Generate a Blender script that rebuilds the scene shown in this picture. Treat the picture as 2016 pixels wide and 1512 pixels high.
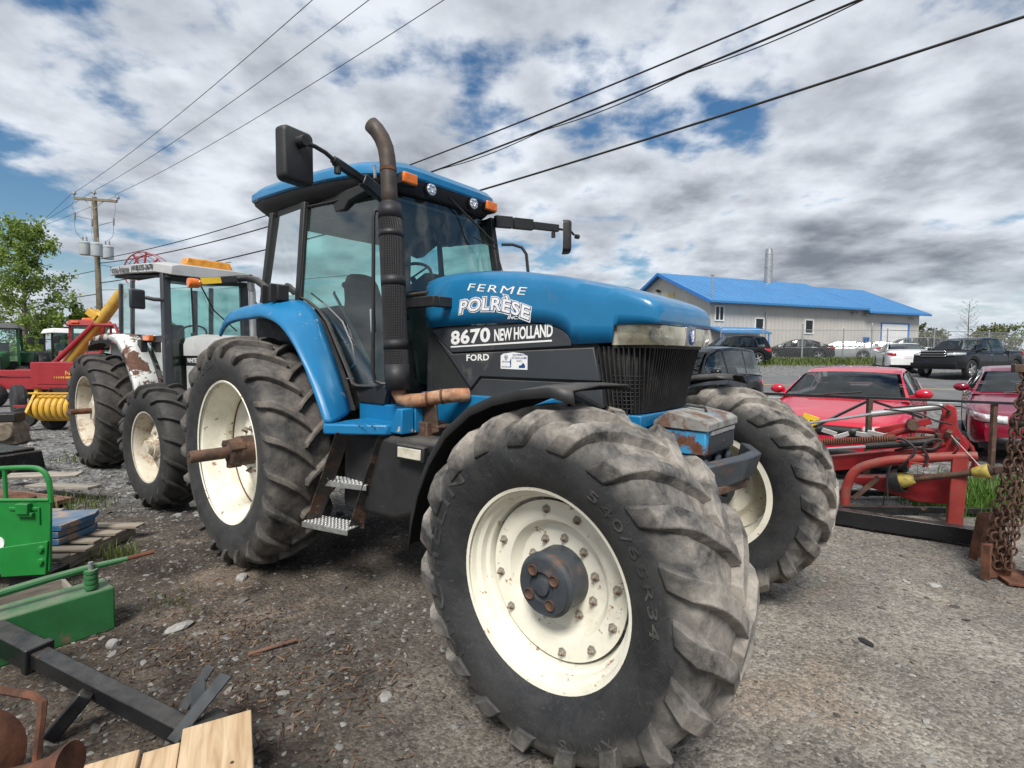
import bpy, bmesh, math, random
import numpy as np
from mathutils import Vector, Matrix, noise as mnoise
random.seed(7); rng = np.random.default_rng(7)
for o in list(bpy.data.objects): bpy.data.objects.remove(o, do_unlink=True)
SC = bpy.context.scene
COL = SC.collection
R = math.radians
PI = math.pi

# ------------------------------------------------------------------ camera
CAM_H = 1.68
cd = bpy.data.cameras.new('camera'); cam = bpy.data.objects.new('camera', cd); COL.objects.link(cam)
cd.sensor_width = 36.0; cd.lens = 1005.0 / 2016.0 * 36.0; cd.clip_start = 0.05; cd.clip_end = 5000
_p = math.atan((756 - 701) / 1005.0); _r = R(0.34)
_F = Vector((0, math.cos(_p), -math.sin(_p))); _U = Vector((0, math.sin(_p), math.cos(_p))); _X = Vector((1, 0, 0))
_R2 = math.cos(_r) * _X + math.sin(_r) * _U; _U2 = -math.sin(_r) * _X + math.cos(_r) * _U
cam.matrix_world = Matrix(((_R2.x, _U2.x, -_F.x, 0), (_R2.y, _U2.y, -_F.y, 0), (_R2.z, _U2.z, -_F.z, CAM_H), (0, 0, 0, 1)))
SC.camera = cam
SC.render.resolution_x = 1024; SC.render.resolution_y = 768
SC.render.engine = 'CYCLES'
SC.cycles.max_bounces = 6; SC.cycles.transparent_max_bounces = 12
SC.view_settings.view_transform = 'Standard'; SC.view_settings.look = 'None'
SC.view_settings.gamma = 1.0; SC.view_settings.use_curve_mapping = False
SC.view_settings.exposure = 0.50

# ------------------------------------------------------------------ sun
SUN_EL, SUN_AZ = R(52), R(192)          # azimuth clockwise from +Y: the sun stands behind the camera, to its left
sl = bpy.data.lights.new('sun', 'SUN'); sl.energy = 3.2; sl.angle = R(20); sl.color = (1.0, 0.96, 0.90)
so = bpy.data.objects.new('sun', sl); COL.objects.link(so)
_d = Vector((math.sin(SUN_AZ) * math.cos(SUN_EL), math.cos(SUN_AZ) * math.cos(SUN_EL), math.sin(SUN_EL)))
so.rotation_euler = _d.to_track_quat('Z', 'Y').to_euler(); so.location = (0, 0, 40)

# ------------------------------------------------------------------ sky with broken cloud
W = bpy.data.worlds.new('World'); SC.world = W; W.use_nodes = True
nt = W.node_tree; nt.nodes.clear(); N = nt.nodes.new; LK = nt.links.new
def mth(op, a, b=None, c=None, clamp=False):
    n = N('ShaderNodeMath'); n.operation = op; n.use_clamp = clamp
    for i, v in enumerate((a, b, c)):
        if v is None: continue
        if isinstance(v, (int, float)): n.inputs[i].default_value = v
        else: LK(v, n.inputs[i])
    return n.outputs[0]
def ramp01(v, lo, hi):
    n = N('ShaderNodeMapRange'); n.interpolation_type = 'SMOOTHSTEP'; LK(v, n.inputs[0])
    n.inputs[1].default_value = lo; n.inputs[2].default_value = hi; return n.outputs[0]
def wnoise(vec, scale, detail, rough, dist=0.0, loc=(0, 0, 0), sc=(1, 1, 1)):
    m = N('ShaderNodeMapping'); LK(vec, m.inputs[0]); m.inputs['Location'].default_value = loc; m.inputs['Scale'].default_value = sc
    n = N('ShaderNodeTexNoise'); LK(m.outputs[0], n.inputs['Vector']); n.inputs['Scale'].default_value = scale
    n.inputs['Detail'].default_value = detail; n.inputs['Roughness'].default_value = rough; n.inputs['Distortion'].default_value = dist
    return n.outputs['Fac']
def wmix(f, a, b):
    n = N('ShaderNodeMix'); n.data_type = 'RGBA'
    if isinstance(f, (int, float)): n.inputs[0].default_value = f
    else: LK(f, n.inputs[0])
    for s, v in ((n.inputs[6], a), (n.inputs[7], b)):
        if isinstance(v, tuple): s.default_value = (*v, 1)
        else: LK(v, s)
    return n.outputs[2]
tc = N('ShaderNodeTexCoord'); sep = N('ShaderNodeSeparateXYZ'); LK(tc.outputs['Generated'], sep.inputs[0])
dz = mth('MAXIMUM', sep.outputs[2], 0.0)
den = mth('ADD', dz, 0.22)
cmb = N('ShaderNodeCombineXYZ'); LK(mth('DIVIDE', sep.outputs[0], den), cmb.inputs[0]); LK(mth('DIVIDE', sep.outputs[1], den), cmb.inputs[1])
cp = cmb.outputs[0]
CL = (-9.54, -8.06, 0.0)
n_big = wnoise(cp, 0.50, 2, 0.5, 0.0, (CL[1] * 0.7 + 5.1, CL[0] * 1.3 + 2.3, 0))
n_mid = wnoise(cp, 3.4, 9, 0.54, 0.0, CL)
dens = mth('ADD', mth('MULTIPLY', n_mid, 0.50), mth('MULTIPLY', n_big, 0.62))
cover = ramp01(dens, 0.470, 0.556)
thick = ramp01(dens, 0.53, 0.70)
n_sh = wnoise(cp, 2.5, 7, 0.52, 0.0, (1.7, 7.3, 0.4))
shade = mth('MULTIPLY_ADD', ramp01(n_sh, 0.34, 0.66), 0.56, mth('MULTIPLY', thick, 0.45), clamp=True)
ccol = wmix(shade, (0.77, 0.815, 0.88), (0.185, 0.212, 0.255))
sky = N('ShaderNodeTexSky'); sky.sky_type = 'NISHITA'; sky.sun_disc = False
sky.sun_elevation = SUN_EL; sky.sun_rotation = SUN_AZ; sky.air_density = 1.2; sky.dust_density = 0.6; sky.ozone_density = 2.0
skm = N('ShaderNodeVectorMath'); skm.operation = 'SCALE'; hsv = N('ShaderNodeHueSaturation'); hsv.inputs['Saturation'].default_value = 1.3; LK(sky.outputs[0], hsv.inputs['Color']); LK(hsv.outputs[0], skm.inputs[0]); skm.inputs[3].default_value = 0.085
hz = ramp01(dz, 0.0, 0.16)
cov2 = mth('MULTIPLY', cover, mth('MULTIPLY_ADD', hz, 0.35, 0.65))
skyc = wmix(hz, (0.50, 0.58, 0.68), skm.outputs[0])
fin = wmix(cov2, skyc, ccol)
bg = N('ShaderNodeBackground'); LK(fin, bg.inputs[0]); bg.inputs[1].default_value = 0.80
wo = N('ShaderNodeOutputWorld'); LK(bg.outputs[0], wo.inputs[0])

# ------------------------------------------------------------------ helpers
def tag(o, label=None, cat=None, group=None, kind=None):
    if label: o['label'] = label
    if cat: o['category'] = cat
    if group: o['group'] = group
    if kind: o['kind'] = kind
    return o
def thing(name, label, cat, loc=(0, 0, 0), rz=0.0, group=None, rot=None):
    o = bpy.data.objects.new(name, None); COL.objects.link(o); o.empty_display_size = 0.2
    o.location = loc; o.rotation_euler = rot if rot else (0, 0, rz)
    return tag(o, label, cat, group)
def copy_tree(o, parent=None):
    c = o.copy(); COL.objects.link(c); c.parent = parent
    for ch in list(o.children): copy_tree(ch, c)
    return c
def dup(o, loc, rz=None, label=None, scale=None):
    c = copy_tree(o); c.location = loc
    if rz is not None: c.rotation_euler = (0, 0, rz)
    if label: c['label'] = label
    if scale: c.scale = scale
    return c
def rotm(rx=0, ry=0, rz=0):
    return (Matrix.Rotation(rz, 3, 'Z') @ Matrix.Rotation(ry, 3, 'Y') @ Matrix.Rotation(rx, 3, 'X'))

class MB:
    def __init__(s): s.v = []; s.f = []; s.mi = []; s.cur = 0
    def add(s, vs, fs):
        b = len(s.v); s.v.extend([tuple(v) for v in vs])
        for f in fs: s.f.append(tuple(b + i for i in f)); s.mi.append(s.cur)
        return s
    def box(s, c, d, rot=None, taper=None):
        x, y, z = d[0] / 2, d[1] / 2, d[2] / 2; c = Vector(c)
        tx, ty = taper if taper else (1, 1)
        vs = [(-x, -y, -z), (x, -y, -z), (x, y, -z), (-x, y, -z), (-x * tx, -y * ty, z), (x * tx, -y * ty, z), (x * tx, y * ty, z), (-x * tx, y * ty, z)]
        vs = [(rot @ Vector(v) if rot else Vector(v)) + c for v in vs]
        return s.add(vs, [(0, 3, 2, 1), (4, 5, 6, 7), (0, 1, 5, 4), (1, 2, 6, 5), (2, 3, 7, 6), (3, 0, 4, 7)])
    def bx(s, x0, x1, y0, y1, z0, z1): return s.box(((x0 + x1) / 2, (y0 + y1) / 2, (z0 + z1) / 2), (abs(x1 - x0), abs(y1 - y0), abs(z1 - z0)))
    def prism(s, poly, axis, a, b):
        # poly: 2D outline; axis 'x': (y,z), 'y': (x,z), 'z': (x,y)
        def P(p, h): return {'x': (h, p[0], p[1]), 'y': (p[0], h, p[1]), 'z': (p[0], p[1], h)}[axis]
        n = len(poly); vs = [P(p, a) for p in poly] + [P(p, b) for p in poly]
        fs = [tuple(range(n))[::-1], tuple(range(n, 2 * n))] + [(i, (i + 1) % n, n + (i + 1) % n, n + i) for i in range(n)]
        return s.add(vs, fs)
    def loft(s, rings, closed=True, cap=True):
        n = len(rings[0]); vs = [p for r in rings for p in r]; fs = []
        for i in range(len(rings) - 1):
            for j in range(n if closed else n - 1):
                k = (j + 1) % n; fs.append((i * n + j, i * n + k, (i + 1) * n + k, (i + 1) * n + j))
        if cap and closed: fs.append(tuple(range(n))[::-1]); fs.append(tuple((len(rings) - 1) * n + j for j in range(n)))
        return s.add(vs, fs)
    def tube(s, path, r, n=10, cap=True):
        pts = [Vector(p) for p in path]; rs = r if isinstance(r, (list, tuple)) else [r] * len(pts)
        rings = []; up = None
        for i, p in enumerate(pts):
            t = (pts[min(i + 1, len(pts) - 1)] - pts[max(i - 1, 0)]).normalized()
            if up is None:
                a = Vector((0, 0, 1)) if abs(t.z) < 0.9 else Vector((1, 0, 0)); u = t.cross(a).normalized()
            else: u = (up - t * up.dot(t)).normalized()
            up = u; w = t.cross(u)
            rings.append([p + (u * math.cos(2 * PI * k / n) + w * math.sin(2 * PI * k / n)) * rs[i] for k in range(n)])
        return s.loft(rings, True, cap)
    def bar(s, a, b, w, h, roll=0.0):
        a = Vector(a); b = Vector(b); t = (b - a); L = t.length; t.normalize()
        ref = Vector((0, 0, 1)) if abs(t.z) < 0.95 else Vector((1, 0, 0))
        u = t.cross(ref).normalized(); v = u.cross(t).normalized()
        m = Matrix((t, u, v)).transposed()
        if roll: m = Matrix.Rotation(roll, 3, t) @ m
        return s.box((a + b) / 2, (L, w, h), m)
    def lathe(s, prof, n=32, axis='y', c=(0, 0, 0), closed=False, a0=0.0, a1=None):
        # prof: (radius, position along axis)
        full = a1 is None; m = n if full else n + 1; a1 = 2 * PI if full else a1
        vs = []
        for r, h in prof:
            for k in range(m):
                a = a0 + (a1 - a0) * k / n; u, w = r * math.cos(a), r * math.sin(a)
                vs.append({'y': (c[0] + u, c[1] + h, c[2] + w), 'z': (c[0] + u, c[1] + w, c[2] + h), 'x': (c[0] + h, c[1] + u, c[2] + w)}[axis])
        fs = []
        P = len(prof)
        for i in range(P if closed else P - 1):
            i2 = (i + 1) % P
            for k in range(n):
                k2 = (k + 1) % m if full else k + 1
                fs.append((i * m + k, i * m + k2, i2 * m + k2, i2 * m + k))
        return s.add(vs, fs)
    def cyl(s, a, b, r, n=16, r2=None):
        return s.tube([a, b], [r, r if r2 is None else r2], n)
    def sphere(s, c, r, nu=14, nv=9, sc=(1, 1, 1)):
        vs = []; fs = []
        for i in range(nv + 1):
            t = PI * i / nv
            for k in range(nu):
                a = 2 * PI * k / nu
                vs.append((c[0] + r * sc[0] * math.sin(t) * math.cos(a), c[1] + r * sc[1] * math.sin(t) * math.sin(a), c[2] + r * sc[2] * math.cos(t)))
        for i in range(nv):
            for k in range(nu): fs.append((i * nu + k, (i + 1) * nu + k, (i + 1) * nu + (k + 1) % nu, i * nu + (k + 1) % nu))
        return s.add(vs, fs)
    def xf(s, M):
        s.v = [tuple(M @ Vector(v)) for v in s.v]; return s
    def mesh(s, name, mat, smooth=35, fix=True):
        me = bpy.data.meshes.new(name); me.from_pydata(s.v, [], s.f); me.validate()
        for m in (mat if isinstance(mat, (list, tuple)) else [mat]): me.materials.append(m)
        if isinstance(mat, (list, tuple)) and len(me.polygons) == len(s.mi):
            me.polygons.foreach_set('material_index', s.mi)
        if fix:
            bm = bmesh.new(); bm.from_mesh(me); bmesh.ops.recalc_face_normals(bm, faces=bm.faces); bm.to_mesh(me); bm.free()
        if smooth:
            me.polygons.foreach_set('use_smooth', [True] * len(me.polygons)); me.set_sharp_from_angle(angle=R(smooth))
        me.update(); return me
    def build(s, name, mat, parent=None, bev=0.0, smooth=35, seg=2, sub=0, solid=0.0, loc=None, rz=None, fix=True):
        o = bpy.data.objects.new(name, s.mesh(name, mat, smooth, fix)); COL.objects.link(o)
        if parent: o.parent = parent
        if loc is not None: o.location = loc
        if rz is not None: o.rotation_euler = (0, 0, rz)
        if sub:
            m = o.modifiers.new('sub', 'SUBSURF'); m.levels = sub; m.render_levels = sub
        if solid:
            m = o.modifiers.new('solid', 'SOLIDIFY'); m.thickness = solid; m.offset = 0
        if bev:
            m = o.modifiers.new('bev', 'BEVEL'); m.width = bev; m.segments = seg; m.limit_method = 'ANGLE'; m.angle_limit = R(30); m.harden_normals = False
        return o
def inst(o, name=None, loc=(0, 0, 0), rot=(0, 0, 0), parent=None, scale=None):
    c = o.copy(); COL.objects.link(c); c.parent = parent if parent else o.parent; c.location = loc; c.rotation_euler = rot
    if name: c.name = name
    if scale: c.scale = scale
    return c

# ------------------------------------------------------------------ materials
def M(name, col, rough=0.5, metal=0.0, var=0.12, vscale=6.0, dirt=None, dirt2=None, bump=None, coat=0.0, spec=0.5, top=None, emit=None, coord='Object'):
    """procedural paint/metal/rubber: noise variation, patches of dirt or rust (colour, low, high, scale), dust on upward faces"""
    m = bpy.data.materials.new(name); m.use_nodes = True; t = m.node_tree; n = t.nodes; b = n['Principled BSDF']
    tcn = n.new('ShaderNodeTexCoord'); co = tcn.outputs[coord]
    def noi(scale, detail=6, rg=0.6, dist=0.0):
        x = n.new('ShaderNodeTexNoise'); t.links.new(co, x.inputs['Vector']); x.inputs['Scale'].default_value = scale
        x.inputs['Detail'].default_value = detail; x.inputs['Roughness'].default_value = rg; x.inputs['Distortion'].default_value = dist; return x.outputs['Fac']
    def mr(v, a, b_, c, d):
        x = n.new('ShaderNodeMapRange'); t.links.new(v, x.inputs[0])
        for i, q in enumerate((a, b_, c, d)): x.inputs[i + 1].default_value = q
        return x.outputs[0]
    def mix(f, a, c, mode='MIX'):
        x = n.new('ShaderNodeMix'); x.data_type = 'RGBA'; x.blend_type = mode
        if isinstance(f, float): x.inputs[0].default_value = f
        else: t.links.new(f, x.inputs[0])
        for s_, v in ((x.inputs[6], a), (x.inputs[7], c)):
            if isinstance(v, tuple): s_.default_value = (*v, 1)
            else: t.links.new(v, s_)
        return x.outputs[2]
    nv = noi(vscale)
    lo = tuple(max(0, c * (1 - var * 1.6)) for c in col); hi = tuple(min(1, c * (1 + var * 1.6)) for c in col)
    c = mix(mr(nv, 0.3, 0.7, 0, 1), lo, hi)
    rv = mr(noi(vscale * 2.3), 0.3, 0.7, max(0.03, rough - 0.08), min(1, rough + 0.10))
    met = None
    for d in (dirt, dirt2):
        if not d: continue
        f = mr(noi(d[3], 8, 0.68, d[4] if len(d) > 4 else 0.2), d[1], d[2], 0, 1)
        dcol = mix(mr(noi(d[3] * 4.1), 0.3, 0.7, 0, 1), tuple(x * 0.65 for x in d[0]), tuple(min(1, x * 1.25) for x in d[0]))
        c = mix(f, c, dcol)
        x = n.new('ShaderNodeMix'); t.links.new(f, x.inputs[0]); t.links.new(rv, x.inputs[2]); x.inputs[3].default_value = 0.9; rv = x.outputs[0]
        if metal:
            x = n.new('ShaderNodeMix'); t.links.new(f, x.inputs[0])
            if met is None: x.inputs[2].default_value = metal
            else: t.links.new(met, x.inputs[2])
            x.inputs[3].default_value = 0.0; met = x.outputs[0]
    if top:   # settled dust: colour, strength, noise scale
        g = n.new('ShaderNodeNewGeometry'); sx = n.new('ShaderNodeSeparateXYZ'); t.links.new(g.outputs['Normal'], sx.inputs[0])
        a = mr(sx.outputs[2], 0.25, 0.95, 0, top[1]); f2 = mr(noi(top[2], 8, 0.7), 0.35, 0.6, 0.25, 1)
        x = n.new('ShaderNodeMath'); x.operation = 'MULTIPLY'; t.links.new(a, x.inputs[0]); t.links.new(f2, x.inputs[1])
        c = mix(x.outputs[0], c, top[0])
    t.links.new(c, b.inputs['Base Color']); t.links.new(rv, b.inputs['Roughness'])
    if met is not None: t.links.new(met, b.inputs['Metallic'])
    else: b.inputs['Metallic'].default_value = metal
    b.inputs['Specular IOR Level'].default_value = spec
    if coat: b.inputs['Coat Weight'].default_value = coat; b.inputs['Coat Roughness'].default_value = 0.06
    if bump:
        x = n.new('ShaderNodeBump'); x.inputs['Strength'].default_value = bump[1]; x.inputs['Distance'].default_value = bump[2] if len(bump) > 2 else 0.01
        t.links.new(noi(bump[0], 8, 0.65), x.inputs['Height']); t.links.new(x.outputs[0], b.inputs['Normal'])
    if emit: b.inputs['Emission Color'].default_value = (*emit[0], 1); b.inputs['Emission Strength'].default_value = emit[1]
    return m
def GLASS(name, tint, refl=1.0, dust=0.06, dcol=(0.35, 0.36, 0.33)):
    m = bpy.data.materials.new(name); m.use_nodes = True; t = m.node_tree; n = t.nodes; n.clear()
    o = n.new('ShaderNodeOutputMaterial'); tr = n.new('ShaderNodeBsdfTransparent'); tr.inputs[0].default_value = (*tint, 1)
    gl = n.new('ShaderNodeBsdfGlossy'); gl.inputs['Roughness'].default_value = 0.02; gl.inputs[0].default_value = (0.9, 0.95, 0.95, 1)
    fr = n.new('ShaderNodeFresnel'); fr.inputs[0].default_value = 1.5
    ml = n.new('ShaderNodeMath'); ml.operation = 'MULTIPLY'; ml.inputs[1].default_value = refl; t.links.new(fr.outputs[0], ml.inputs[0]); ml.use_clamp = True
    mx = n.new('ShaderNodeMixShader'); t.links.new(ml.outputs[0], mx.inputs[0]); t.links.new(tr.outputs[0], mx.inputs[1]); t.links.new(gl.outputs[0], mx.inputs[2])
    df = n.new('ShaderNodeBsdfDiffuse'); df.inputs[0].default_value = (*dcol, 1)
    nz = n.new('ShaderNodeTexNoise'); nz.inputs['Scale'].default_value = 3.0; nz.inputs['Detail'].default_value = 6
    tcn = n.new('ShaderNodeTexCoord'); t.links.new(tcn.outputs['Object'], nz.inputs['Vector'])
    mr = n.new('ShaderNodeMapRange'); t.links.new(nz.outputs['Fac'], mr.inputs[0]); mr.inputs[1].default_value = 0.35; mr.inputs[2].default_value = 0.75; mr.inputs[4].default_value = dust * 2
    m2 = n.new('ShaderNodeMixShader'); t.links.new(mr.outputs[0], m2.inputs[0]); t.links.new(mx.outputs[0], m2.inputs[1]); t.links.new(df.outputs[0], m2.inputs[2])
    t.links.new(m2.outputs[0], o.inputs[0]); return m

RUST = (0.13, 0.048, 0.022)
DUST = (0.30, 0.265, 0.22)
mt = {}
mt['blue'] = M('blue_paint', (0.008, 0.160, 0.345), 0.32, 0, 0.10, 2.0, dirt=((0.16, 0.20, 0.22), 0.58, 0.95, 3.0), dirt2=((0.36, 0.36, 0.34), 0.705, 0.72, 30.0), coat=0.3, top=(DUST, 0.14, 5.0), bump=(60, 0.04, 0.002))
mt['blue_step'] = M('blue_paint_worn', (0.008, 0.165, 0.365), 0.38, 0, 0.08, 3.0, dirt=((0.45, 0.42, 0.38), 0.62, 0.64, 7.0), bump=(60, 0.05, 0.002))
mt['char'] = M('charcoal_panel', (0.040, 0.044, 0.050), 0.48, 0, 0.10, 3.0, dirt=(DUST, 0.60, 0.95, 4.0), top=(DUST, 0.35, 8.0), bump=(250, 0.08, 0.001))
mt['black'] = M('black_plastic', (0.018, 0.018, 0.019), 0.55, 0, 0.15, 5.0, dirt=(DUST, 0.62, 1.0, 5.0), top=(DUST, 0.25, 9.0), bump=(300, 0.08, 0.001))
mt['blackmetal'] = M('black_painted_steel', (0.011, 0.012, 0.014), 0.28, 0.0, 0.2, 5.0, dirt=((0.16, 0.095, 0.055), 0.63, 0.68, 6.0), top=(DUST, 0.16, 10.0), bump=(45, 0.12, 0.003))
mt['steelblue'] = M('cast_blue_grey_iron', (0.048, 0.056, 0.066), 0.5, 0.0, 0.2, 9.0, dirt=((0.16, 0.085, 0.05), 0.56, 0.70, 7.0), bump=(40, 0.25, 0.004))
mt['grille'] = M('grille_plastic', (0.022, 0.022, 0.023), 0.6, 0, 0.2, 8.0, dirt=((0.12, 0.10, 0.08), 0.55, 0.9, 6.0))
mt['dark'] = M('dark_interior', (0.020, 0.022, 0.022), 0.7, 0, 0.15, 6.0)
mt['seat'] = M('grey_seat_fabric', (0.055, 0.06, 0.06), 0.9, 0, 0.15, 12.0)
mt['underbody'] = M('greasy_underbody', (0.022, 0.022, 0.023), 0.6, 0, 0.25, 7.0, dirt=((0.10, 0.08, 0.06), 0.5, 0.8, 5.0), bump=(30, 0.3, 0.01))
mt['rim'] = M('cream_rim_paint', (0.80, 0.77, 0.65), 0.42, 0, 0.05, 3.0, dirt=((0.27, 0.14, 0.07), 0.615, 0.655, 15.0), dirt2=((0.42, 0.36, 0.26), 0.50, 0.88, 4.5), bump=(80, 0.10, 0.002))
mt['rimold'] = M('weathered_rim_paint', (0.55, 0.50, 0.40), 0.55, 0, 0.10, 4.0, dirt=((0.25, 0.13, 0.07), 0.52, 0.66, 7.0), bump=(80, 0.15, 0.002))
mt['rust'] = M('rusty_steel', (0.13, 0.052, 0.028), 0.85, 0, 0.35, 9.0, dirt=((0.05, 0.028, 0.02), 0.5, 0.7, 6.0), bump=(60, 0.4, 0.004))
mt['rustdark'] = M('dark_rusty_iron', (0.075, 0.045, 0.032), 0.75, 0.1, 0.35, 9.0, dirt=((0.16, 0.085, 0.05), 0.5, 0.65, 8.0), bump=(50, 0.35, 0.004))
mt['chainrust'] = M('dark_chain_rust', (0.095, 0.048, 0.031), 0.85, 0, 0.4, 14.0, dirt=((0.045, 0.028, 0.022), 0.48, 0.62, 9.0), bump=(80, 0.4, 0.003))
mt['boltm'] = M('dusty_bolt_steel', (0.33, 0.31, 0.27), 0.6, 0.4, 0.3, 30.0, dirt=((0.16, 0.07, 0.035), 0.50, 0.62, 9.0))
mt['chipped'] = M('chipped_black_rusty_steel', (0.020, 0.019, 0.019), 0.55, 0, 0.2, 5.0, dirt=((0.115, 0.062, 0.040), 0.46, 0.56, 7.0), dirt2=((0.45, 0.44, 0.42), 0.64, 0.67, 34.0))
mt['alu'] = M('grip_strut_aluminium', (0.62, 0.62, 0.61), 0.42, 0.85, 0.12, 14.0, dirt=((0.20, 0.17, 0.13), 0.58, 0.85, 8.0))
mt['chrome'] = M('chrome', (0.75, 0.75, 0.74), 0.16, 1.0, 0.05, 5.0)
mt['steel'] = M('bare_steel', (0.42, 0.42, 0.42), 0.38, 0.9, 0.15, 9.0, dirt=(RUST, 0.62, 0.75, 8.0))
mt['exh'] = M('heat_browned_pipe', (0.082, 0.070, 0.062), 0.6, 0.5, 0.25, 7.0, dirt=((0.10, 0.05, 0.03), 0.5, 0.75, 5.0), bump=(80, 0.2, 0.002))
mt['guard'] = M('perforated_guard_paint', (0.024, 0.024, 0.027), 0.55, 0.2, 0.15, 8.0, dirt=((0.10, 0.06, 0.04), 0.6, 0.85, 7.0))
mt['wrap'] = M('rust_brown_heat_wrap', (0.30, 0.135, 0.07), 0.75, 0.1, 0.35, 9.0, dirt=((0.42, 0.27, 0.17), 0.5, 0.62, 6.0), bump=(60, 0.3, 0.003))
mt['amber'] = M('amber_lens', (0.75, 0.17, 0.015), 0.25, 0, 0.15, 25.0, coat=0.5)
mt['lens'] = M('yellowed_lamp_lens', (0.58, 0.55, 0.45), 0.22, 0, 0.16, 7.0, dirt=((0.34, 0.30, 0.22), 0.50, 0.80, 5.0), coat=0.6)
mt['led'] = M('clear_lamp_lens', (0.75, 0.76, 0.76), 0.2, 0.2, 0.35, 60.0, coat=0.6)
mt['white'] = M('white_vinyl', (0.82, 0.82, 0.80), 0.45, 0, 0.04, 20.0)
mt['yellow'] = M('yellow_paint', (0.72, 0.47, 0.03), 0.5, 0, 0.10, 8.0)
mt['navy'] = M('navy_print', (0.015, 0.06, 0.22), 0.45, 0, 0.05, 9.0)
mt['inkblack'] = M('black_print', (0.012, 0.013, 0.015), 0.5, 0, 0.05, 9.0)
mt['glass'] = GLASS('green_tinted_cab_glass', (0.60, 0.85, 0.81), 2.0, 0.05)
mt['lampglass'] = GLASS('yellowed_lamp_glass', (0.92, 0.88, 0.77), 1.5, 0.42, (0.72, 0.68, 0.55))
mt['glassdark'] = GLASS('smoked_car_glass', (0.14, 0.17, 0.18), 1.25, 0.02)

def TYRE_MAT(name, mud, amount, inner, outer, base=(0.020, 0.020, 0.021)):
    """rubber with dried mud on the tread: the mask follows the distance from the hub (object Y is the axle)"""
    m = bpy.data.materials.new(name); m.use_nodes = True; t = m.node_tree; n = t.nodes; b = n['Principled BSDF']; lk = t.links.new
    tcn = n.new('ShaderNodeTexCoord'); sp = n.new('ShaderNodeSeparateXYZ'); lk(tcn.outputs['Object'], sp.inputs[0])
    def ma(op, a, c=None):
        x = n.new('ShaderNodeMath'); x.operation = op
        for i, v in enumerate((a, c)):
            if v is None: continue
            if isinstance(v, (int, float)): x.inputs[i].default_value = v
            else: lk(v, x.inputs[i])
        return x.outputs[0]
    def noi(s, d=8, r=0.65, dist=0.3):
        x = n.new('ShaderNodeTexNoise'); lk(tcn.outputs['Object'], x.inputs['Vector']); x.inputs['Scale'].default_value = s
        x.inputs['Detail'].default_value = d; x.inputs['Roughness'].default_value = r; x.inputs['Distortion'].default_value = dist; return x.outputs['Fac']
    def mr(v, a, c, d=0.0, e=1.0):
        x = n.new('ShaderNodeMapRange'); lk(v, x.inputs[0])
        for i, q in enumerate((a, c, d, e)): x.inputs[i + 1].default_value = q
        return x.outputs[0]
    def mix(f, a, c):
        x = n.new('ShaderNodeMix'); x.data_type = 'RGBA'; lk(f, x.inputs[0])
        for s_, v in ((x.inputs[6], a), (x.inputs[7], c)):
            if isinstance(v, tuple): s_.default_value = (*v, 1)
            else: lk(v, s_)
        return x.outputs[2]
    rad = ma('SQRT', ma('ADD', ma('MULTIPLY', sp.outputs[0], sp.outputs[0]), ma('MULTIPLY', sp.outputs[2], sp.outputs[2])))
    wob = ma('ADD', rad, ma('MULTIPLY', ma('SUBTRACT', noi(5), 0.5), 0.14))
    tread = mr(wob, inner, outer)
    patch = mr(noi(4.5, 10, 0.7), 0.36, 0.58)
    f = ma('MULTIPLY', ma('MULTIPLY', tread, patch), amount)
    film = mr(noi(2.6, 9, 0.7, 0.8), 0.42, 0.74, 0.0, 0.30)
    rub = mix(mr(noi(9), 0.3, 0.7), tuple(c * 0.75 for c in base), tuple(c * 1.5 for c in base))
    rub = mix(film, rub, (0.13, 0.125, 0.115))
    # scuffs: thin pale scratches
    w = n.new('ShaderNodeTexNoise'); lk(tcn.outputs['Object'], w.inputs['Vector']); w.inputs['Scale'].default_value = 7.0; w.inputs['Detail'].default_value = 3; w.inputs['Distortion'].default_value = 4.0
    sc = ma('MULTIPLY', mr(ma('ABSOLUTE', ma('SUBTRACT', w.outputs['Fac'], 0.5)), 0.0, 0.012, 1.0, 0.0), 0.22)
    rub = mix(sc, rub, (0.16, 0.155, 0.145))
    mudc = mix(mr(noi(14, 8, 0.7), 0.3, 0.7), tuple(c * 0.6 for c in mud), tuple(c * 1.25 for c in mud))
    lk(mix(f, rub, mudc), b.inputs['Base Color'])
    lk(mr(f, 0, 1, 0.62, 0.92), b.inputs['Roughness']); b.inputs['Specular IOR Level'].default_value = 0.35
    x = n.new('ShaderNodeBump'); x.inputs['Strength'].default_value = 0.35; x.inputs['Distance'].default_value = 0.008
    lk(ma('ADD', noi(26, 8, 0.7), ma('MULTIPLY', f, 0.6)), x.inputs['Height']); lk(x.outputs[0], b.inputs['Normal'])
    return m
mt['tyreF'] = TYRE_MAT('front_tyre_rubber_with_dried_mud', (0.350, 0.318, 0.278), 0.92, 0.58, 0.70, (0.022, 0.023, 0.025))
mt['tyreR'] = TYRE_MAT('rear_tyre_rubber_dusty', (0.200, 0.178, 0.155), 0.85, 0.72, 0.88, (0.028, 0.028, 0.029))
mt['tyreW'] = TYRE_MAT('dusty_tractor_tyre_rubber', (0.130, 0.115, 0.100), 0.6, 0.55, 0.85, (0.022, 0.022, 0.022))
mt['tyreletter'] = M('scuffed_raised_rubber', (0.038, 0.038, 0.038), 0.7, 0, 0.25, 9.0, dirt=((0.16, 0.145, 0.125), 0.5, 0.8, 5.0))
mt['rubber'] = M('car_tyre_rubber', (0.020, 0.020, 0.021), 0.75, 0, 0.2, 10.0, dirt=((0.12, 0.11, 0.10), 0.55, 0.9, 5.0))

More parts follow.
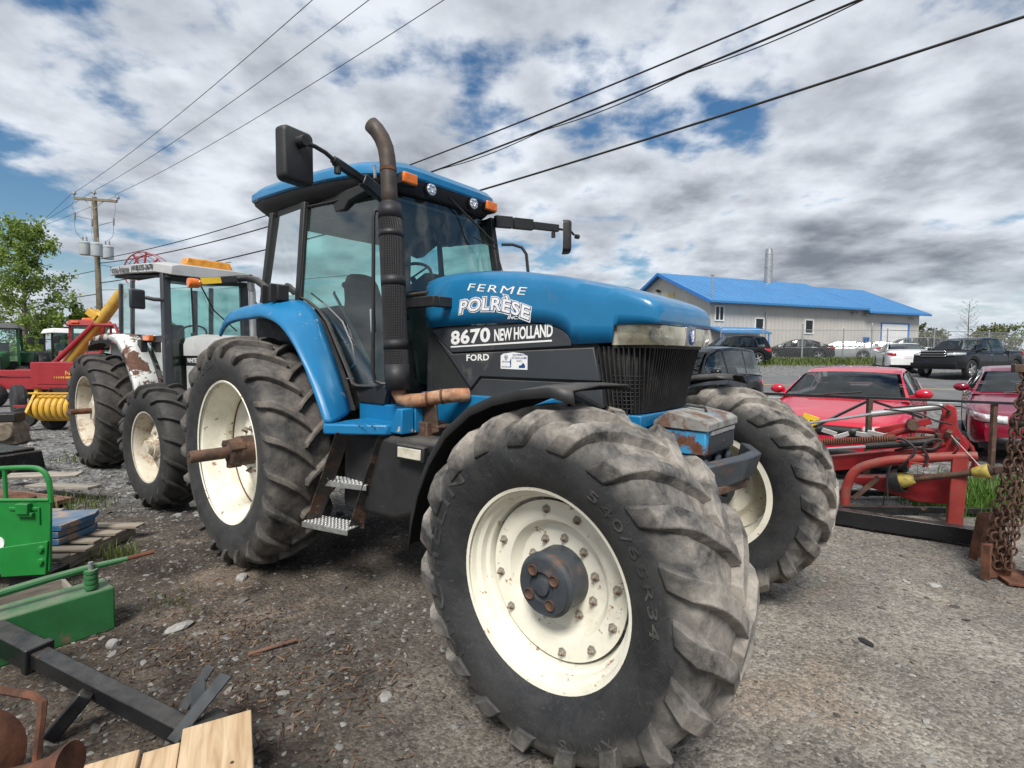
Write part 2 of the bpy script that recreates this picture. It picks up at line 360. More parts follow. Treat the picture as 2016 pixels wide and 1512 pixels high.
# ------------------------------------------------------------------ lettering
def text_mesh(body, size=1.0, extrude=0.0, offset=0.0, spacing=1.0, shear=0.0, align='LEFT'):
    c = bpy.data.curves.new('lettering', 'FONT'); c.body = body; c.size = size; c.extrude = extrude; c.offset = offset
    c.space_character = spacing; c.shear = shear; c.align_x = align; c.resolution_u = 3; c.fill_mode = 'BOTH' if extrude else 'FRONT'
    o = bpy.data.objects.new('lettering', c); COL.objects.link(o); bpy.context.view_layer.update()
    me = bpy.data.meshes.new_from_object(o.evaluated_get(bpy.context.evaluated_depsgraph_get()))
    vs = [tuple(v.co) for v in me.vertices]; fs = [tuple(p.vertices) for p in me.polygons]
    bpy.data.objects.remove(o, do_unlink=True); bpy.data.curves.remove(c); bpy.data.meshes.remove(me)
    return vs, fs
def lettering(name, body, mat, parent, fn, width=None, height=1.0, **k):
    """flat letters: normalised to width x height, then placed with fn(u, v, w) -> point"""
    vs, fs = text_mesh(body, **k)
    xs = [v[0] for v in vs]; ys = [v[1] for v in vs]; x0, x1, y0, y1 = min(xs), max(xs), min(ys), max(ys)
    sy = height / (y1 - y0); sx = (width / (x1 - x0)) if width else sy
    mb = MB(); mb.add([fn((v[0] - x0) * sx, (v[1] - y0) * sy, v[2]) for v in vs], fs)
    return mb.build(name, mat, parent, smooth=0, fix=False)

# ------------------------------------------------------------------ lugged tractor tyres (axle along Y, outer face towards -Y)
def tyre_profile(Rt, W, rr, wr):
    """half section from crown to bead: (distance from centre plane, radius)"""
    h = Rt - rr
    return [(0.0, Rt), (W * 0.22, Rt - 0.004), (W * 0.36, Rt - 0.016), (W * 0.44, Rt - 0.040), (W * 0.475, Rt - 0.075), (W * 0.497, rr + h * 0.60),
            (W * 0.500, rr + h * 0.46), (W * 0.485, rr + h * 0.30), (W * 0.455, rr + h * 0.16), (wr * 0.5 + 0.012, rr + 0.022), (wr * 0.5 - 0.002, rr + 0.004)]
def tyre(Rl, W, rr, wr, n, hl, sweep, lw, seed=0, jit=0.0, seg=9, rough=0.0):
    Rt = Rl - hl; half = tyre_profile(Rt, W, rr, wr)
    mb = MB()
    full = [(r, -y) for y, r in half[::-1]] + [(r, y) for y, r in half[1:]]
    mb.lathe(full, 96, 'y')
    # surface along the lug: crown -> shoulder -> upper sidewall, by arc length
    pts = [(y, r) for y, r in half[:7]]; L = [0]
    for a, b in zip(pts, pts[1:]): L.append(L[-1] + math.hypot(a[0] - b[0], a[1] - b[1]))
    def surf(s):
        for i in range(len(L) - 1):
            if s <= L[i + 1] or i == len(L) - 2:
                t = (s - L[i]) / (L[i + 1] - L[i]); return pts[i][0] + (pts[i + 1][0] - pts[i][0]) * t, pts[i][1] + (pts[i + 1][1] - pts[i][1]) * t
    Ls = L[5] * 0.99; rd = random.Random(seed)
    for side in (-1, 1):
        for k in range(n):
            a0 = 2 * PI * (k + (0.5 if side > 0 else 0)) / n
            rings = []; dj = rd.uniform(-1, 1) * jit
            for i in range(seg + 1):
                t = i / seg; s = -0.02 + (Ls + 0.02) * t
                y, r = surf(abs(s)); y = y * side * (1 if s >= 0 else -1)
                # outward direction of the carcass here
                y2, r2 = surf(min(abs(s) + 0.01, L[5])); y1, r1 = surf(max(abs(s) - 0.01, 0))
                tx, tr = y2 - y1, r2 - r1; q = math.hypot(tx, tr) or 1
                ny, nr = (-tr / q) * side, tx / q
                if abs(s) < 0.012: ny, nr = 0, 1
                ang = a0 + sweep * (t ** 0.85) + dj * 0.02
                hh = hl * (1.0 if t < 0.80 else 1.0 - 0.72 * (t - 0.80) / 0.20) * (1 + rough * rd.uniform(-1, 1))
                wb = lw * (1.0 + 0.45 * t); wt = wb * 0.70
                ring = []
                for (w_, h_) in ((-wb / 2, -0.004), (-wt / 2, hh), (wt / 2, hh), (wb / 2, -0.004)):
                    yy = y + ny * h_; rr_ = r + nr * h_; aa = ang + (w_ * (1 + rough * rd.uniform(-.6, .6))) / Rt
                    ring.append((rr_ * math.cos(aa), yy, rr_ * math.sin(aa)))
                rings.append(ring)
            mb.loft(rings, True, True)
    return mb
def sidewall_text(name, body, size, r_mid, prof, a_mid, mat, parent, spacing=1.1, h=0.003, span=None):
    pr = sorted([(r, y) for y, r in prof])
    vs, fs = text_mesh(body, size=1.0, extrude=0.5, spacing=spacing)
    xs = [v[0] for v in vs]; ys = [v[1] for v in vs]; x0, x1, y0, y1 = min(xs), max(xs), min(ys), max(ys)
    sc = size / (y1 - y0); w = (x1 - x0) * sc; kx = (span / (w / r_mid)) if span else 1.0
    mb = MB(); out = []
    for x, y, z in vs:
        # seen from outside (-Y), angle runs clockwise so that letters read upright from the rim outward
        a = a_mid - ((x - x0) * sc - w / 2) * kx / r_mid; r = r_mid + (y - y0) * sc - size / 2
        out.append((-r * math.cos(a) * -1, -float(np.interp(r, [q[0] for q in pr], [q[1] for q in pr])) - h * (0.5 + z) + 0.001, r * math.sin(a)))
    mb.add(out, fs); return mb.build(name, mat, parent, smooth=0, fix=True)
def bolt_mesh(mat, r=0.016, h=0.022, name='bolt'):
    mb = MB(); mb.lathe([(0.0, 0.0), (r * 1.5, 0.0), (r * 1.5, -0.006), (r, -0.006), (r, -h * 0.7), (r * 0.55, -h * 0.7), (r * 0.5, -h * 1.3), (0, -h * 1.3)], 6, 'y')
    return mb.mesh(name, mat, 30)
def ring_of(mesh, name, parent, n, rad, y, a0=0.0, skip=()):
    for k in range(n):
        if k in skip: continue
        a = a0 + 2 * PI * k / n
        o = bpy.data.objects.new(name, mesh); COL.objects.link(o); o.parent = parent; o.location = (rad * math.cos(a), y, rad * math.sin(a)); o.rotation_euler = (0, random.uniform(0, 1), 0)

# ------------------------------------------------------------------ the blue tractor (local x forward, y left, z up; origin under the rear axle)
TX, TY, TTH = -1.468, 4.939, R(-39.87)
T = thing('tractor', 'large blue tractor with cream rims, vertical exhaust and muddy lugged tyres', 'tractor', (TX, TY, 0), TTH)

# --- front wheels
tyF = tyre(0.744, 0.545, 0.405, 0.44, 19, 0.041, 0.40, 0.088, 3, 1.0, 10, 0.09)
rimF = MB()
rimF.lathe([(0.375, 0.215), (0.415, 0.222), (0.418, 0.205), (0.392, 0.190), (0.380, 0.12), (0.350, 0.06), (0.345, -0.06), (0.352, -0.10), (0.356, -0.125), (0.370, -0.135), (0.374, -0.165), (0.392, -0.178), (0.398, -0.200), (0.412, -0.204), (0.419, -0.212), (0.415, -0.222), (0.400, -0.218)], 72)
discF = MB()
discF.lathe([(0.338, -0.098), (0.338, -0.106), (0.272, -0.108), (0.252, -0.100), (0.238, -0.070), (0.222, -0.050), (0.190, -0.046), (0.125, -0.050), (0.0, -0.050)], 64)
hubF = MB()
hubF.lathe([(0.132, -0.045), (0.130, -0.15), (0.134, -0.152), (0.134, -0.172), (0.118, -0.182), (0.116, -0.198), (0.062, -0.202), (0.058, -0.190), (0.036, -0.190), (0.034, -0.206), (0.0, -0.208)], 48)
bmF = bolt_mesh(mt['boltm'], 0.013, 0.022)
capm = MB(); capm.lathe([(0.024, 0.0), (0.024, -0.008), (0.020, -0.010), (0.017, -0.004), (0.0, -0.004)], 14); capm = capm.mesh('hub_plug', mt['rustdark'], 30)
tyF_me = tyF.mesh('tyre', mt['tyreF'], 40)
def front_wheel(y, mirror):
    w = rimF.build('wheel', mt['rim'], T, loc=(3.08, y, 0.735))
    if mirror: w.scale = (1, -1, 1); w.rotation_euler = (0, R(9), 0)
    ty = bpy.data.objects.new('tyre', tyF_me); COL.objects.link(ty); ty.parent = w
    m = ty.modifiers.new('bev', 'BEVEL'); m.width = 0.0045; m.segments = 2; m.limit_method = 'ANGLE'; m.angle_limit = R(38)
    # inner side of the left wheel and outer side of the right wheel both face the camera
    discF.build('wheel_disc', mt['rim'], w); hubF.build('hub', mt['steelblue'], w)
    ring_of(bmF, 'bolt', w, 10, 0.168, -0.050, 0.25)
    ring_of(bmF, 'bolt', w, 12, 0.300, -0.108, 0.15, (1, 4, 8))
    ring_of(capm, 'hub_plug', w, 4, 0.076, -0.199, 0.62)
    sidewall_text('raised_lettering', 'MICHELIN', 0.072, 0.575, tyre_profile(0.703, 0.545, 0.405, 0.44), R(180), mt['tyreletter'], w, 1.15, 0.006, 1.62)
    sidewall_text('raised_lettering', '540/65R34', 0.040, 0.520, tyre_profile(0.703, 0.545, 0.405, 0.44), R(30), mt['tyreletter'], w, 1.15, 0.005, 1.05)
    sidewall_text('raised_lettering', 'XM108', 0.046, 0.575, tyre_profile(0.703, 0.545, 0.405, 0.44), R(-62), mt['tyreletter'], w, 1.2, 0.005, 0.46)
    return w
wFR = front_wheel(-1.0, False); wFL = front_wheel(1.0, True)

# --- rear wheels
tyR = tyre(0.925, 0.50, 0.56, 0.42, 21, 0.047, 0.30, 0.050, 5, 0.4, 9, 0.05)
tyR_me = tyR.mesh('tyre', mt['tyreR'], 40)
rimR = MB()
rimR.lathe([(0.520, 0.205), (0.568, 0.215), (0.570, 0.198), (0.545, 0.18), (0.520, 0.10), (0.500, 0.05), (0.498, -0.02), (0.512, -0.04), (0.530, -0.12), (0.545, -0.185), (0.562, -0.200), (0.572, -0.212), (0.566, -0.222), (0.552, -0.216)], 80)
discR = MB()
discR.lathe([(0.500, 0.045), (0.470, 0.045), (0.440, 0.052), (0.380, 0.075), (0.300, 0.045), (0.220, 0.0), (0.190, -0.012), (0.0, -0.012)], 72)
hubR = MB()
hubR.lathe([(0.118, -0.012), (0.118, -0.12), (0.105, -0.135), (0.100, -0.19), (0.055, -0.195), (0.0, -0.195)], 28)
for k in range(3):
    a = 0.5 + k * 2 * PI / 3; hubR.box((0.095 * math.cos(a), -0.15, 0.095 * math.sin(a)), (0.06, 0.10, 0.05), rotm(0, -a, 0))
shaft = MB(); shaft.lathe([(0.047, -0.19), (0.047, -0.455), (0.042, -0.468), (0.012, -0.468), (0.010, -0.455), (0, -0.455)], 20)
bmR = bolt_mesh(mt['boltm'], 0.019, 0.03)
def rear_wheel(y, mirror):
    w = rimR.build('wheel', mt['rim'], T, loc=(0, y, 0.905))
    if mirror: w.scale = (1, -1, 1)
    ty = bpy.data.objects.new('tyre', tyR_me); COL.objects.link(ty); ty.parent = w
    m = ty.modifiers.new('bev', 'BEVEL'); m.width = 0.007; m.segments = 2; m.limit_method = 'ANGLE'; m.angle_limit = R(38)
    discR.build('wheel_disc', mt['rim'], w); hubR.build('hub', mt['rustdark'], w, 0.004); shaft.build('axle_shaft', mt['rustdark'], w)
    ring_of(bmR, 'bolt', w, 10, 0.175, -0.012, 0.2)
    sm = MB(); sm.lathe([(0.502, 0.038), (0.494, 0.036), (0.490, 0.044)], 72); sm.build('disc_seam', mt['rust'], w)
    sidewall_text('raised_lettering', 'MICHELIN', 0.06, 0.715, tyre_profile(0.878, 0.50, 0.56, 0.42), R(112), mt['tyreletter'], w, 1.1, 0.005, 0.62)
    return w
rear_wheel(-1.02, False); rear_wheel(1.02, True)

# --- chassis, axles, belly
c = MB(); c.bx(-0.55, 1.5, -0.30, 0.30, 0.55, 1.20); c.bx(1.5, 3.15, -0.24, 0.24, 0.70, 1.25)
c.build('chassis', mt['underbody'], T, 0.03)
c = MB(); c.tube([(0, -1.0, 0.905), (0, -0.55, 0.905), (0, 0.55, 0.905), (0, 1.0, 0.905)], [0.11, 0.19, 0.19, 0.11], 18); c.build('rear_axle', mt['underbody'], T)
c = MB(); c.tube([(3.08, -0.95, 0.735), (3.08, -0.80, 0.735), (3.08, -0.62, 0.72), (3.08, -0.3, 0.70), (3.08, 0, 0.66), (3.08, 0.3, 0.70), (3.08, 0.62, 0.72), (3.08, 0.80, 0.735), (3.08, 0.95, 0.735)], [0.13, 0.15, 0.11, 0.09, 0.16, 0.09, 0.11, 0.15, 0.13], 18)
for s in (-1, 1): c.cyl((3.08, s * 0.72, 0.55), (3.08, s * 0.72, 0.93), 0.07, 14); c.tube([(2.88, s * 0.70, 0.70), (2.86, s * 0.2, 0.70)], 0.022, 8)
c.build('front_axle', mt['steelblue'], T)
c = MB()   # fuel tank / battery box beside the steps
c.loft([[(0.95, -0.78, 0.62), (0.95, -0.40, 0.62), (0.95, -0.40, 1.14), (0.95, -0.76, 1.14)], [(1.05, -0.84, 0.58), (1.05, -0.40, 0.58), (1.05, -0.40, 1.15), (1.05, -0.82, 1.15)],
        [(1.62, -0.84, 0.60), (1.62, -0.40, 0.60), (1.62, -0.40, 1.15), (1.62, -0.82, 1.15)], [(1.98, -0.70, 0.72), (1.98, -0.40, 0.72), (1.98, -0.40, 1.15), (1.98, -0.70, 1.15)]])
c.build('fuel_tank', mt['black'], T, 0.04, seg=3)
c = MB(); c.box((1.78, -0.815, 1.07), (0.22, 0.05, 0.10), rotm(0, 0.05, 0.22)); lh = c.build('work_lamp', mt['black'], T, 0.008)
c = MB(); c.box((1.785, -0.842, 1.07), (0.18, 0.012, 0.066), rotm(0, 0.05, 0.22)); c.build('lens', mt['lens'], lh, 0.004)
c = MB(); c.bx(1.42, 2.75, -0.44, -0.30, 1.15, 1.42); c.build('side_rail', mt['blue'], T, 0.01)
c = MB(); c.bx(1.42, 2.75, 0.30, 0.44, 1.15, 1.42); c.build('side_rail', mt['blue'], T, 0.01)

# --- hood: rounded section lofted from cab to nose
hx = [1.47, 1.50, 1.70, 2.00, 2.30, 2.60, 2.80, 2.95, 3.06, 3.13, 3.175, 3.195]
htop = [2.235, 2.250, 2.262, 2.248, 2.212, 2.152, 2.102, 2.060, 2.022, 1.994, 1.966, 1.925]
hbot = [1.880, 1.880, 1.884, 1.887, 1.884, 1.812, 1.745, 1.752, 1.845, 1.845, 1.845, 1.845]
hw = [0.430, 0.432, 0.430, 0.428, 0.425, 0.422, 0.420, 0.417, 0.411, 0.403, 0.390, 0.372]
def hood_ring(x, zt, zb, w):
    q = [(w, zb), (w, zb + (zt - zb) * 0.25), (w * 0.997, zb + (zt - zb) * 0.55), (w * 0.975, zb + (zt - zb) * 0.75), (w * 0.90, zb + (zt - zb) * 0.885), (w * 0.72, zb + (zt - zb) * 0.955), (w * 0.35, zt - 0.004)]
    k = min(1.0, max(0.7, 0.7 + 0.3 * (x - 2.45) / 0.45)); sq = [(1.0, 0), (1.0, .30), (1.0, .60), (0.992, .80), (0.955, .92), (0.82, .972), (0.40, .995)]
    q = [(y + (w * f - y) * k, z + (zb + (zt - zb) * g_ - z) * k) for (y, z), (f, g_) in zip(q, sq)]
    return [(x, -y, z) for y, z in q] + [(x, 0, zt)] + [(x, y, z) for y, z in q[::-1]]
# finer stations
def interp(xs, ys, x): return float(np.interp(x, xs, ys))
st = sorted(set([round(v, 4) for v in list(np.linspace(1.47, 2.45, 12)) + list(np.linspace(2.5, 2.71, 12)) + list(np.linspace(2.76, 2.955, 6)) + list(np.linspace(2.965, 3.195, 10))]))
def hb(x):
    if x < 2.30: return interp(hx, hbot, x)
    if x < 2.70: return 1.750 + 0.135 * max(0.0, 1 - ((x - 2.25) / 0.45) ** 3.2) ** 0.5
    if x < 2.96: return 1.748 + (x - 2.70) * 0.03
    return 1.848
rings = [hood_ring(x, interp(hx, htop, x), hb(x), interp(hx, hw, x)) for x in st]
c = MB(); c.loft(rings, False, False)
n_ = len(rings[0]); c.f.append(tuple((len(rings) - 1) * n_ + j for j in range(n_))); c.mi.append(0)
hood = c.build('hood', mt['blue'], T, smooth=50, solid=0.008)
c = MB(); c.prism([(2.35, -0.17), (2.42, -0.21), (2.86, -0.19), (2.90, -0.14), (2.90, 0.14), (2.86, 0.19), (2.42, 0.21), (2.35, 0.17)], 'z', 2.05, 2.075)
v2 = []
for x, y, z in c.v: v2.append((x, y, (z - 2.05) * 0.5 + interp(hx, htop, x) - 0.002 - 0.25 * y * y))
c.v = v2; c.build('intake_screen', mt['grille'], T, 0.006)
# --- charcoal side panels
def side_panels(s):
    y0, y1 = s * 0.300, s * 0.420
    arch = [(x, 1.744 + 0.135 * max(0.0, 1 - ((x - 2.25) / 0.45) ** 3.2) ** 0.5) for x in (2.25, 2.4, 2.48, 2.54, 2.59, 2.63, 2.66, 2.68, 2.694)]
    up = [(1.53, 1.845), (1.50, 1.862), (1.65, 1.874), (1.85, 1.879), (2.05, 1.880)] + arch + [(2.696, 1.738), (1.72, 1.700)]
    c = MB(); c.prism(up, 'y', y0, y1); a = c.build('side_panel', mt['char'], T, 0.006)
    c = MB(); c.prism([(1.53, 1.835), (1.72, 1.692), (2.840, 1.730), (2.882, 1.545), (1.985, 1.545), (1.90, 1.46)], 'y', y0, y1 - s * 0.004); c.build('side_panel', mt['char'], T, 0.006)
    c = MB(); c.prism([(1.99, 1.530), (2.885, 1.530), (2.90, 1.40), (1.96, 1.28), (1.72, 1.28)], 'y', y0, y1 - s * 0.012)
    c.prism([(1.50, 1.82), (1.88, 1.45), (1.97, 1.535), (1.97, 1.27), (1.42, 1.27), (1.44, 1.80)], 'y', y0, y1 - s * 0.03)
    c.build('lower_panel', mt['char'], T, 0.004)
    c = MB(); c.bx(1.50, 2.86, s * 0.28, s * 0.40, 1.35, 1.88); c.build('panel_backing', mt['dark'], T)
side_panels(-1); side_panels(1)

# --- headlamp band and grille
c = MB()
lp = [(2.985, -0.422), (3.06, -0.418), (3.13, -0.403), (3.175, -0.375), (3.200, -0.330), (3.215, -0.15), (3.218, 0.0), (3.215, 0.15), (3.200, 0.330), (3.175, 0.375), (3.13, 0.403), (3.06, 0.418), (2.985, 0.422)]
def band(pts, z0, z1, ins=0.0):
    m = MB(); a = [(x, y, z0) for x, y in pts]; b = [(x, y, z1) for x, y in pts]
    inn = [(x - 0.06, y * 0.86) for x, y in pts]
    m.loft([[(x, y, z0) for x, y in inn], a, [(x + 0.004, y * 1.01, (z0 + z1) / 2) for x, y in pts], b, [(x, y, z1) for x, y in inn]], False, False); return m
band(lp[:6] + [(3.216, -0.075)], 1.742, 1.842).build('headlamp', mt['lampglass'], T, smooth=50)
band([(3.216, 0.075)] + lp[7:], 1.742, 1.842).build('headlamp', mt['lampglass'], T, smooth=50)
for y in (-0.28, 0.28):
    c = MB(); c.lathe([(0.0, 3.168), (0.03, 3.170), (0.050, 3.196), (0.052, 3.196), (0.046, 3.17)], 20, 'x', (0, y, 1.792)); c.v = [(x - (0.02 if abs(y_) > 0.3 else 0), (y_ - y) * 1.9 + y, z) for x, y_, z in c.v]
    c.build('headlamp_reflector', mt['chrome'], T)
c = MB(); c.prism([(x - 0.035, y * 0.95) for x, y in lp], 'z', 1.725, 1.742); c.build('lamp_tray', mt['grille'], T)
c = MB(); c.prism([(x - 0.045, y * 0.93) for x, y in lp], 'z', 1.743, 1.86); c.build('lamp_backing', M('dull_lamp_backing', (0.62, 0.58, 0.48), 0.4, 0.3, 0.2, 9.0), T)
c = MB(); c.bx(3.17, 3.222, -0.070, 0.070, 1.738, 1.846); bdg = c.build('badge', mt['steel'], T, 0.004)
c = MB(); c.lathe([(0.0, 0.006), (0.038, 0.006), (0.040, 0.0), (0.040, -0.004)], 28, 'x', (3.2225, 0, 1.792)); c.v = [(x, y * 0.85, (z - 1.792) * 1.12 + 1.792) for x, y, z in c.v]; c.build('badge_disc', mt['navy'], bdg)
c = MB()
for s in (-1, 1):
    for (z0, y0, z1, y1) in ((1.765, 0.004, 1.800, 0.022), (1.782, 0.003, 1.818, 0.018), (1.800, 0.002, 1.828, 0.010)): c.bar((3.230, s * y0, z0), (3.230, s * y1, z1), 0.006, 0.002, PI / 2)
c.build('badge_emblem', mt['white'], bdg)
gt = [(2.842, -0.412), (2.95, -0.412), (3.06, -0.404), (3.115, -0.378), (3.150, -0.32), (3.163, -0.16), (3.165, 0), (3.163, 0.16), (3.150, 0.32), (3.115, 0.378), (3.06, 0.404), (2.95, 0.412), (2.842, 0.412)]
gbm = [(2.888, -0.385), (2.95, -0.382), (3.02, -0.372), (3.055, -0.345), (3.078, -0.29), (3.088, -0.14), (3.090, 0), (3.088, 0.14), (3.078, 0.29), (3.055, 0.345), (3.02, 0.372), (2.95, 0.382), (2.888, 0.385)]
c = MB(); c.loft([[(x - 0.03, y * 0.93, 1.735) for x, y in gt], [(x - 0.03, y * 0.93, 1.375) for x, y in gbm]], False, False); gr = c.build('grille', mt['dark'], T, smooth=60, solid=0.006)
def along(pts, t):
    Ls = [0]
    for a, b in zip(pts, pts[1:]): Ls.append(Ls[-1] + math.hypot(b[0] - a[0], b[1] - a[1]))
    s = t * Ls[-1]
    for i in range(len(pts) - 1):
        if s <= Ls[i + 1] + 1e-9:
            u = (s - Ls[i]) / (Ls[i + 1] - Ls[i]); a, b = pts[i], pts[i + 1]
            d = Vector((b[0] - a[0], b[1] - a[1])).normalized(); return Vector((a[0] + (b[0] - a[0]) * u, a[1] + (b[1] - a[1]) * u)), Vector((d.y, -d.x))
    return Vector(pts[-1]), Vector((1, 0))
ns = 46
for k in range(ns + 1):
    t = k / ns; p, nn = along(gt, t); q, nq = along(gbm, t); m = MB(); hw_ = 0.0042
    tdir = Vector((-nn.y, nn.x)) * hw_; tq = Vector((-nq.y, nq.x)) * hw_
    def ring(pp, n_, td, z): return [(*(pp - n_ * 0.032 - td), z), (*(pp + n_ * 0.004 - td * 0.8), z), (*(pp + n_ * 0.004 + td * 0.8), z), (*(pp - n_ * 0.032 + td), z)]
    m.loft([ring(p, nn, tdir, 1.735), ring(q, nq, tq, 1.375)]); m.build('grille_slat', mt['grille'], gr, smooth=0)
for i in range(9):
    z = 1.40 + i * 0.022; f = (z - 1.375) / 0.36
    m = MB(); pth = [(gbm[j][0] + (gt[j][0] - gbm[j][0]) * f - 0.015, (gbm[j][1] + (gt[j][1] - gbm[j][1]) * f) * 0.965, z) for j in range(1, 12)]
    m.tube(pth, 0.003, 4); m.build('grille_wire', mt['grille'], gr)
c = MB(); c.bx(2.6, 3.10, -0.36, 0.36, 1.30, 1.368); c.bx(3.04, 3.11, -0.36, -0.29, 1.02, 1.30); c.bx(3.04, 3.11, 0.29, 0.36, 1.02, 1.30); c.bx(3.03, 3.10, -0.29, 0.29, 1.02, 1.08); c.build('front_frame', mt['blue'], T, 0.008)
c = MB(); c.bx(2.62, 3.02, -0.28, 0.28, 0.98, 1.30); c.build('radiator_core', mt['dark'], T)

# --- rear fenders (rounded, over the tyre) with worn front step
fst = [((-0.46, -0.79, 2.02), (-0.47, -0.92, 2.0), (-0.50, -1.04, 1.95), (-0.53, -1.065, 1.84)), ((-0.45, -0.79, 2.06), (-0.455, -0.92, 2.045), (-0.475, -1.04, 2.0), (-0.50, -1.065, 1.87)), ((-0.40, -0.79, 2.10), (-0.40, -0.92, 2.085), (-0.42, -1.04, 2.04), (-0.44, -1.065, 1.915)), ((-0.30, -0.79, 2.115), (-0.30, -0.92, 2.105), (-0.32, -1.04, 2.055), (-0.33, -1.065, 1.955)),
       ((-0.10, -0.79, 2.13), (-0.10, -0.92, 2.115), (-0.10, -1.04, 2.065), (-0.12, -1.065, 1.97)), ((0.12, -0.79, 2.14), (0.12, -0.92, 2.12), (0.12, -1.04, 2.065), (0.12, -1.065, 1.97)),
       ((0.30, -0.79, 2.13), (0.30, -0.92, 2.10), (0.29, -1.035, 2.04), (0.26, -1.06, 1.98)), ((0.44, -0.79, 2.105), (0.44, -0.92, 2.075), (0.42, -1.035, 2.01), (0.38, -1.06, 1.955)),
       ((0.56, -0.79, 2.05), (0.57, -0.92, 2.02), (0.55, -1.035, 1.96), (0.51, -1.06, 1.92)), ((0.67, -0.79, 1.955), (0.69, -0.92, 1.925), (0.68, -1.035, 1.885), (0.63, -1.06, 1.86)),
       ((0.80, -0.79, 1.765), (0.84, -0.92, 1.75), (0.85, -1.035, 1.72), (0.79, -1.06, 1.735)), ((0.92, -0.79, 1.57), (0.98, -0.92, 1.565), (1.01, -1.035, 1.54), (0.95, -1.06, 1.555)),
       ((1.00, -0.79, 1.43), (1.08, -0.92, 1.42), (1.12, -1.035, 1.39), (1.06, -1.06, 1.385)), ((1.055, -0.79, 1.32), (1.15, -0.92, 1.30), (1.20, -1.035, 1.26), (1.15, -1.06, 1.25)), ((1.07, -0.79, 1.27), (1.17, -0.92, 1.25), (1.215, -1.035, 1.22), (1.165, -1.06, 1.215))]
for s in (-1, 1):
    c = MB(); c.loft([[(p[0], p[1] * -s, p[2]) for p in (st_[0], st_[1], st_[2], (st_[3][0], st_[3][1], st_[3][2] + 0.03), st_[3], (st_[3][0] + 0.01, st_[3][1] + 0.02, st_[3][2] - 0.012))] for st_ in fst], False, False)
    o = c.build('rear_fender', mt['blue_step'], T, smooth=50, sub=1); m = o.modifiers.new('solid', 'SOLIDIFY'); m.thickness = 0.012; m.offset = -1 if s < 0 else 1
    c = MB(); c.prism([(-0.44, 2.04), (0.14, 2.11), (0.44, 2.07), (0.66, 1.92), (0.92, 1.54), (1.05, 1.28), (0.60, 1.20), (-0.40, 1.20)], 'y', s * 0.74, s * 0.785); c.build('fender_wall', mt['underbody'], T)
    # step platform in front of the fender
    c = MB(); c.prism([(1.10, s * 0.66), (1.14, s * 1.05), (1.19, s * 1.075), (1.54, s * 0.83), (1.56, s * 0.66)], 'z', 1.155, 1.225); pf = c.build('step_platform', mt['blue_step'], T, 0.012)
    c = MB(); c.bx(1.02, 1.66, s * 0.62, s * 0.69, 1.17, 1.335); c.prism([(1.50, 1.17), (1.66, 1.17), (1.66, 1.335), (1.60, 1.335), (1.56, 1.25), (1.50, 1.23)], 'y', s * 0.70, s * 0.80); c.build('platform_wall', mt['blue_step'], T, 0.008)
    if s < 0:
        tm = MB(); tm.lathe([(0.008, 0.0), (0.007, 0.006), (0.003, 0.007)], 6, 'z'); tme = tm.mesh('tread_button', mt['blue_step'], 0)
        for i in range(13):
            for j in range(3):
                o = bpy.data.objects.new('tread_button', tme); COL.objects.link(o); o.parent = pf; o.location = (1.20 + i * 0.024, -0.80 - j * 0.07 + 0.012 * j - i * 0.003, 1.225)
# --- ladder (right side)
lad = MB()
def flat(a, b, w, th, dirv):
    a = Vector(a); b = Vector(b); d = Vector(dirv).normalized() * w / 2; t = (b - a).normalized(); nn = t.cross(d).normalized() * th / 2
    vs = [a - d - nn, a + d - nn, a + d + nn, a - d + nn, b - d - nn, b + d - nn, b + d + nn, b - d + nn]
    return vs, [(0, 1, 2, 3), (7, 6, 5, 4), (0, 4, 5, 1), (1, 5, 6, 2), (2, 6, 7, 3), (3, 7, 4, 0)]
ld = Vector((0.46, 0.13, 0)).normalized(); ln = Vector((0.30, 0.95, 0))
lad = MB(); lad.add(*flat((1.285, -0.985, 1.17), (0.845, -0.97, 0.475), 0.10, 0.010, ln)); l1 = lad.build('ladder_rail', mt['chipped'], T)
lad = MB(); lad.add(*flat((1.500, -0.800, 1.17), (1.215, -0.86, 0.475), 0.10, 0.010, ln)); l1 = lad.build('ladder_rail', mt['chipped'], T)
def grip_step(cx, cy, cz, L_, D_, yaw):
    s_ = MB(); m_ = rotm(0, 0, yaw); s_.box((0, 0, 0), (L_, D_, 0.008)); s_.box((0, -D_ / 2 + 0.004, -0.018), (L_, 0.008, 0.034)); s_.box((0, D_ / 2 - 0.004, -0.018), (L_, 0.008, 0.034))
    o = s_.build('ladder_step', mt['alu'], T, 0.002); o.location = (cx, cy, cz); o.rotation_euler = (0, 0, yaw)
    th_ = MB(); th_.lathe([(0.011, 0.0), (0.010, 0.003), (0.007, 0.0045), (0.005, 0.001)], 7, 'z'); me_ = th_.mesh('grip_stud', mt['alu'], 0)
    nx, ny = int(L_ / 0.032), int(D_ / 0.034)
    for i in range(nx):
        for j in range(ny):
            q = bpy.data.objects.new('grip_stud', me_); COL.objects.link(q); q.parent = o; q.location = ((i + 0.5) / nx * L_ - L_ / 2, (j + 0.5) / ny * D_ - D_ / 2, 0.004)
grip_step(1.035, -0.925, 0.49, 0.42, 0.17, R(15)); grip_step(1.155, -0.865, 0.80, 0.385, 0.14, R(19))

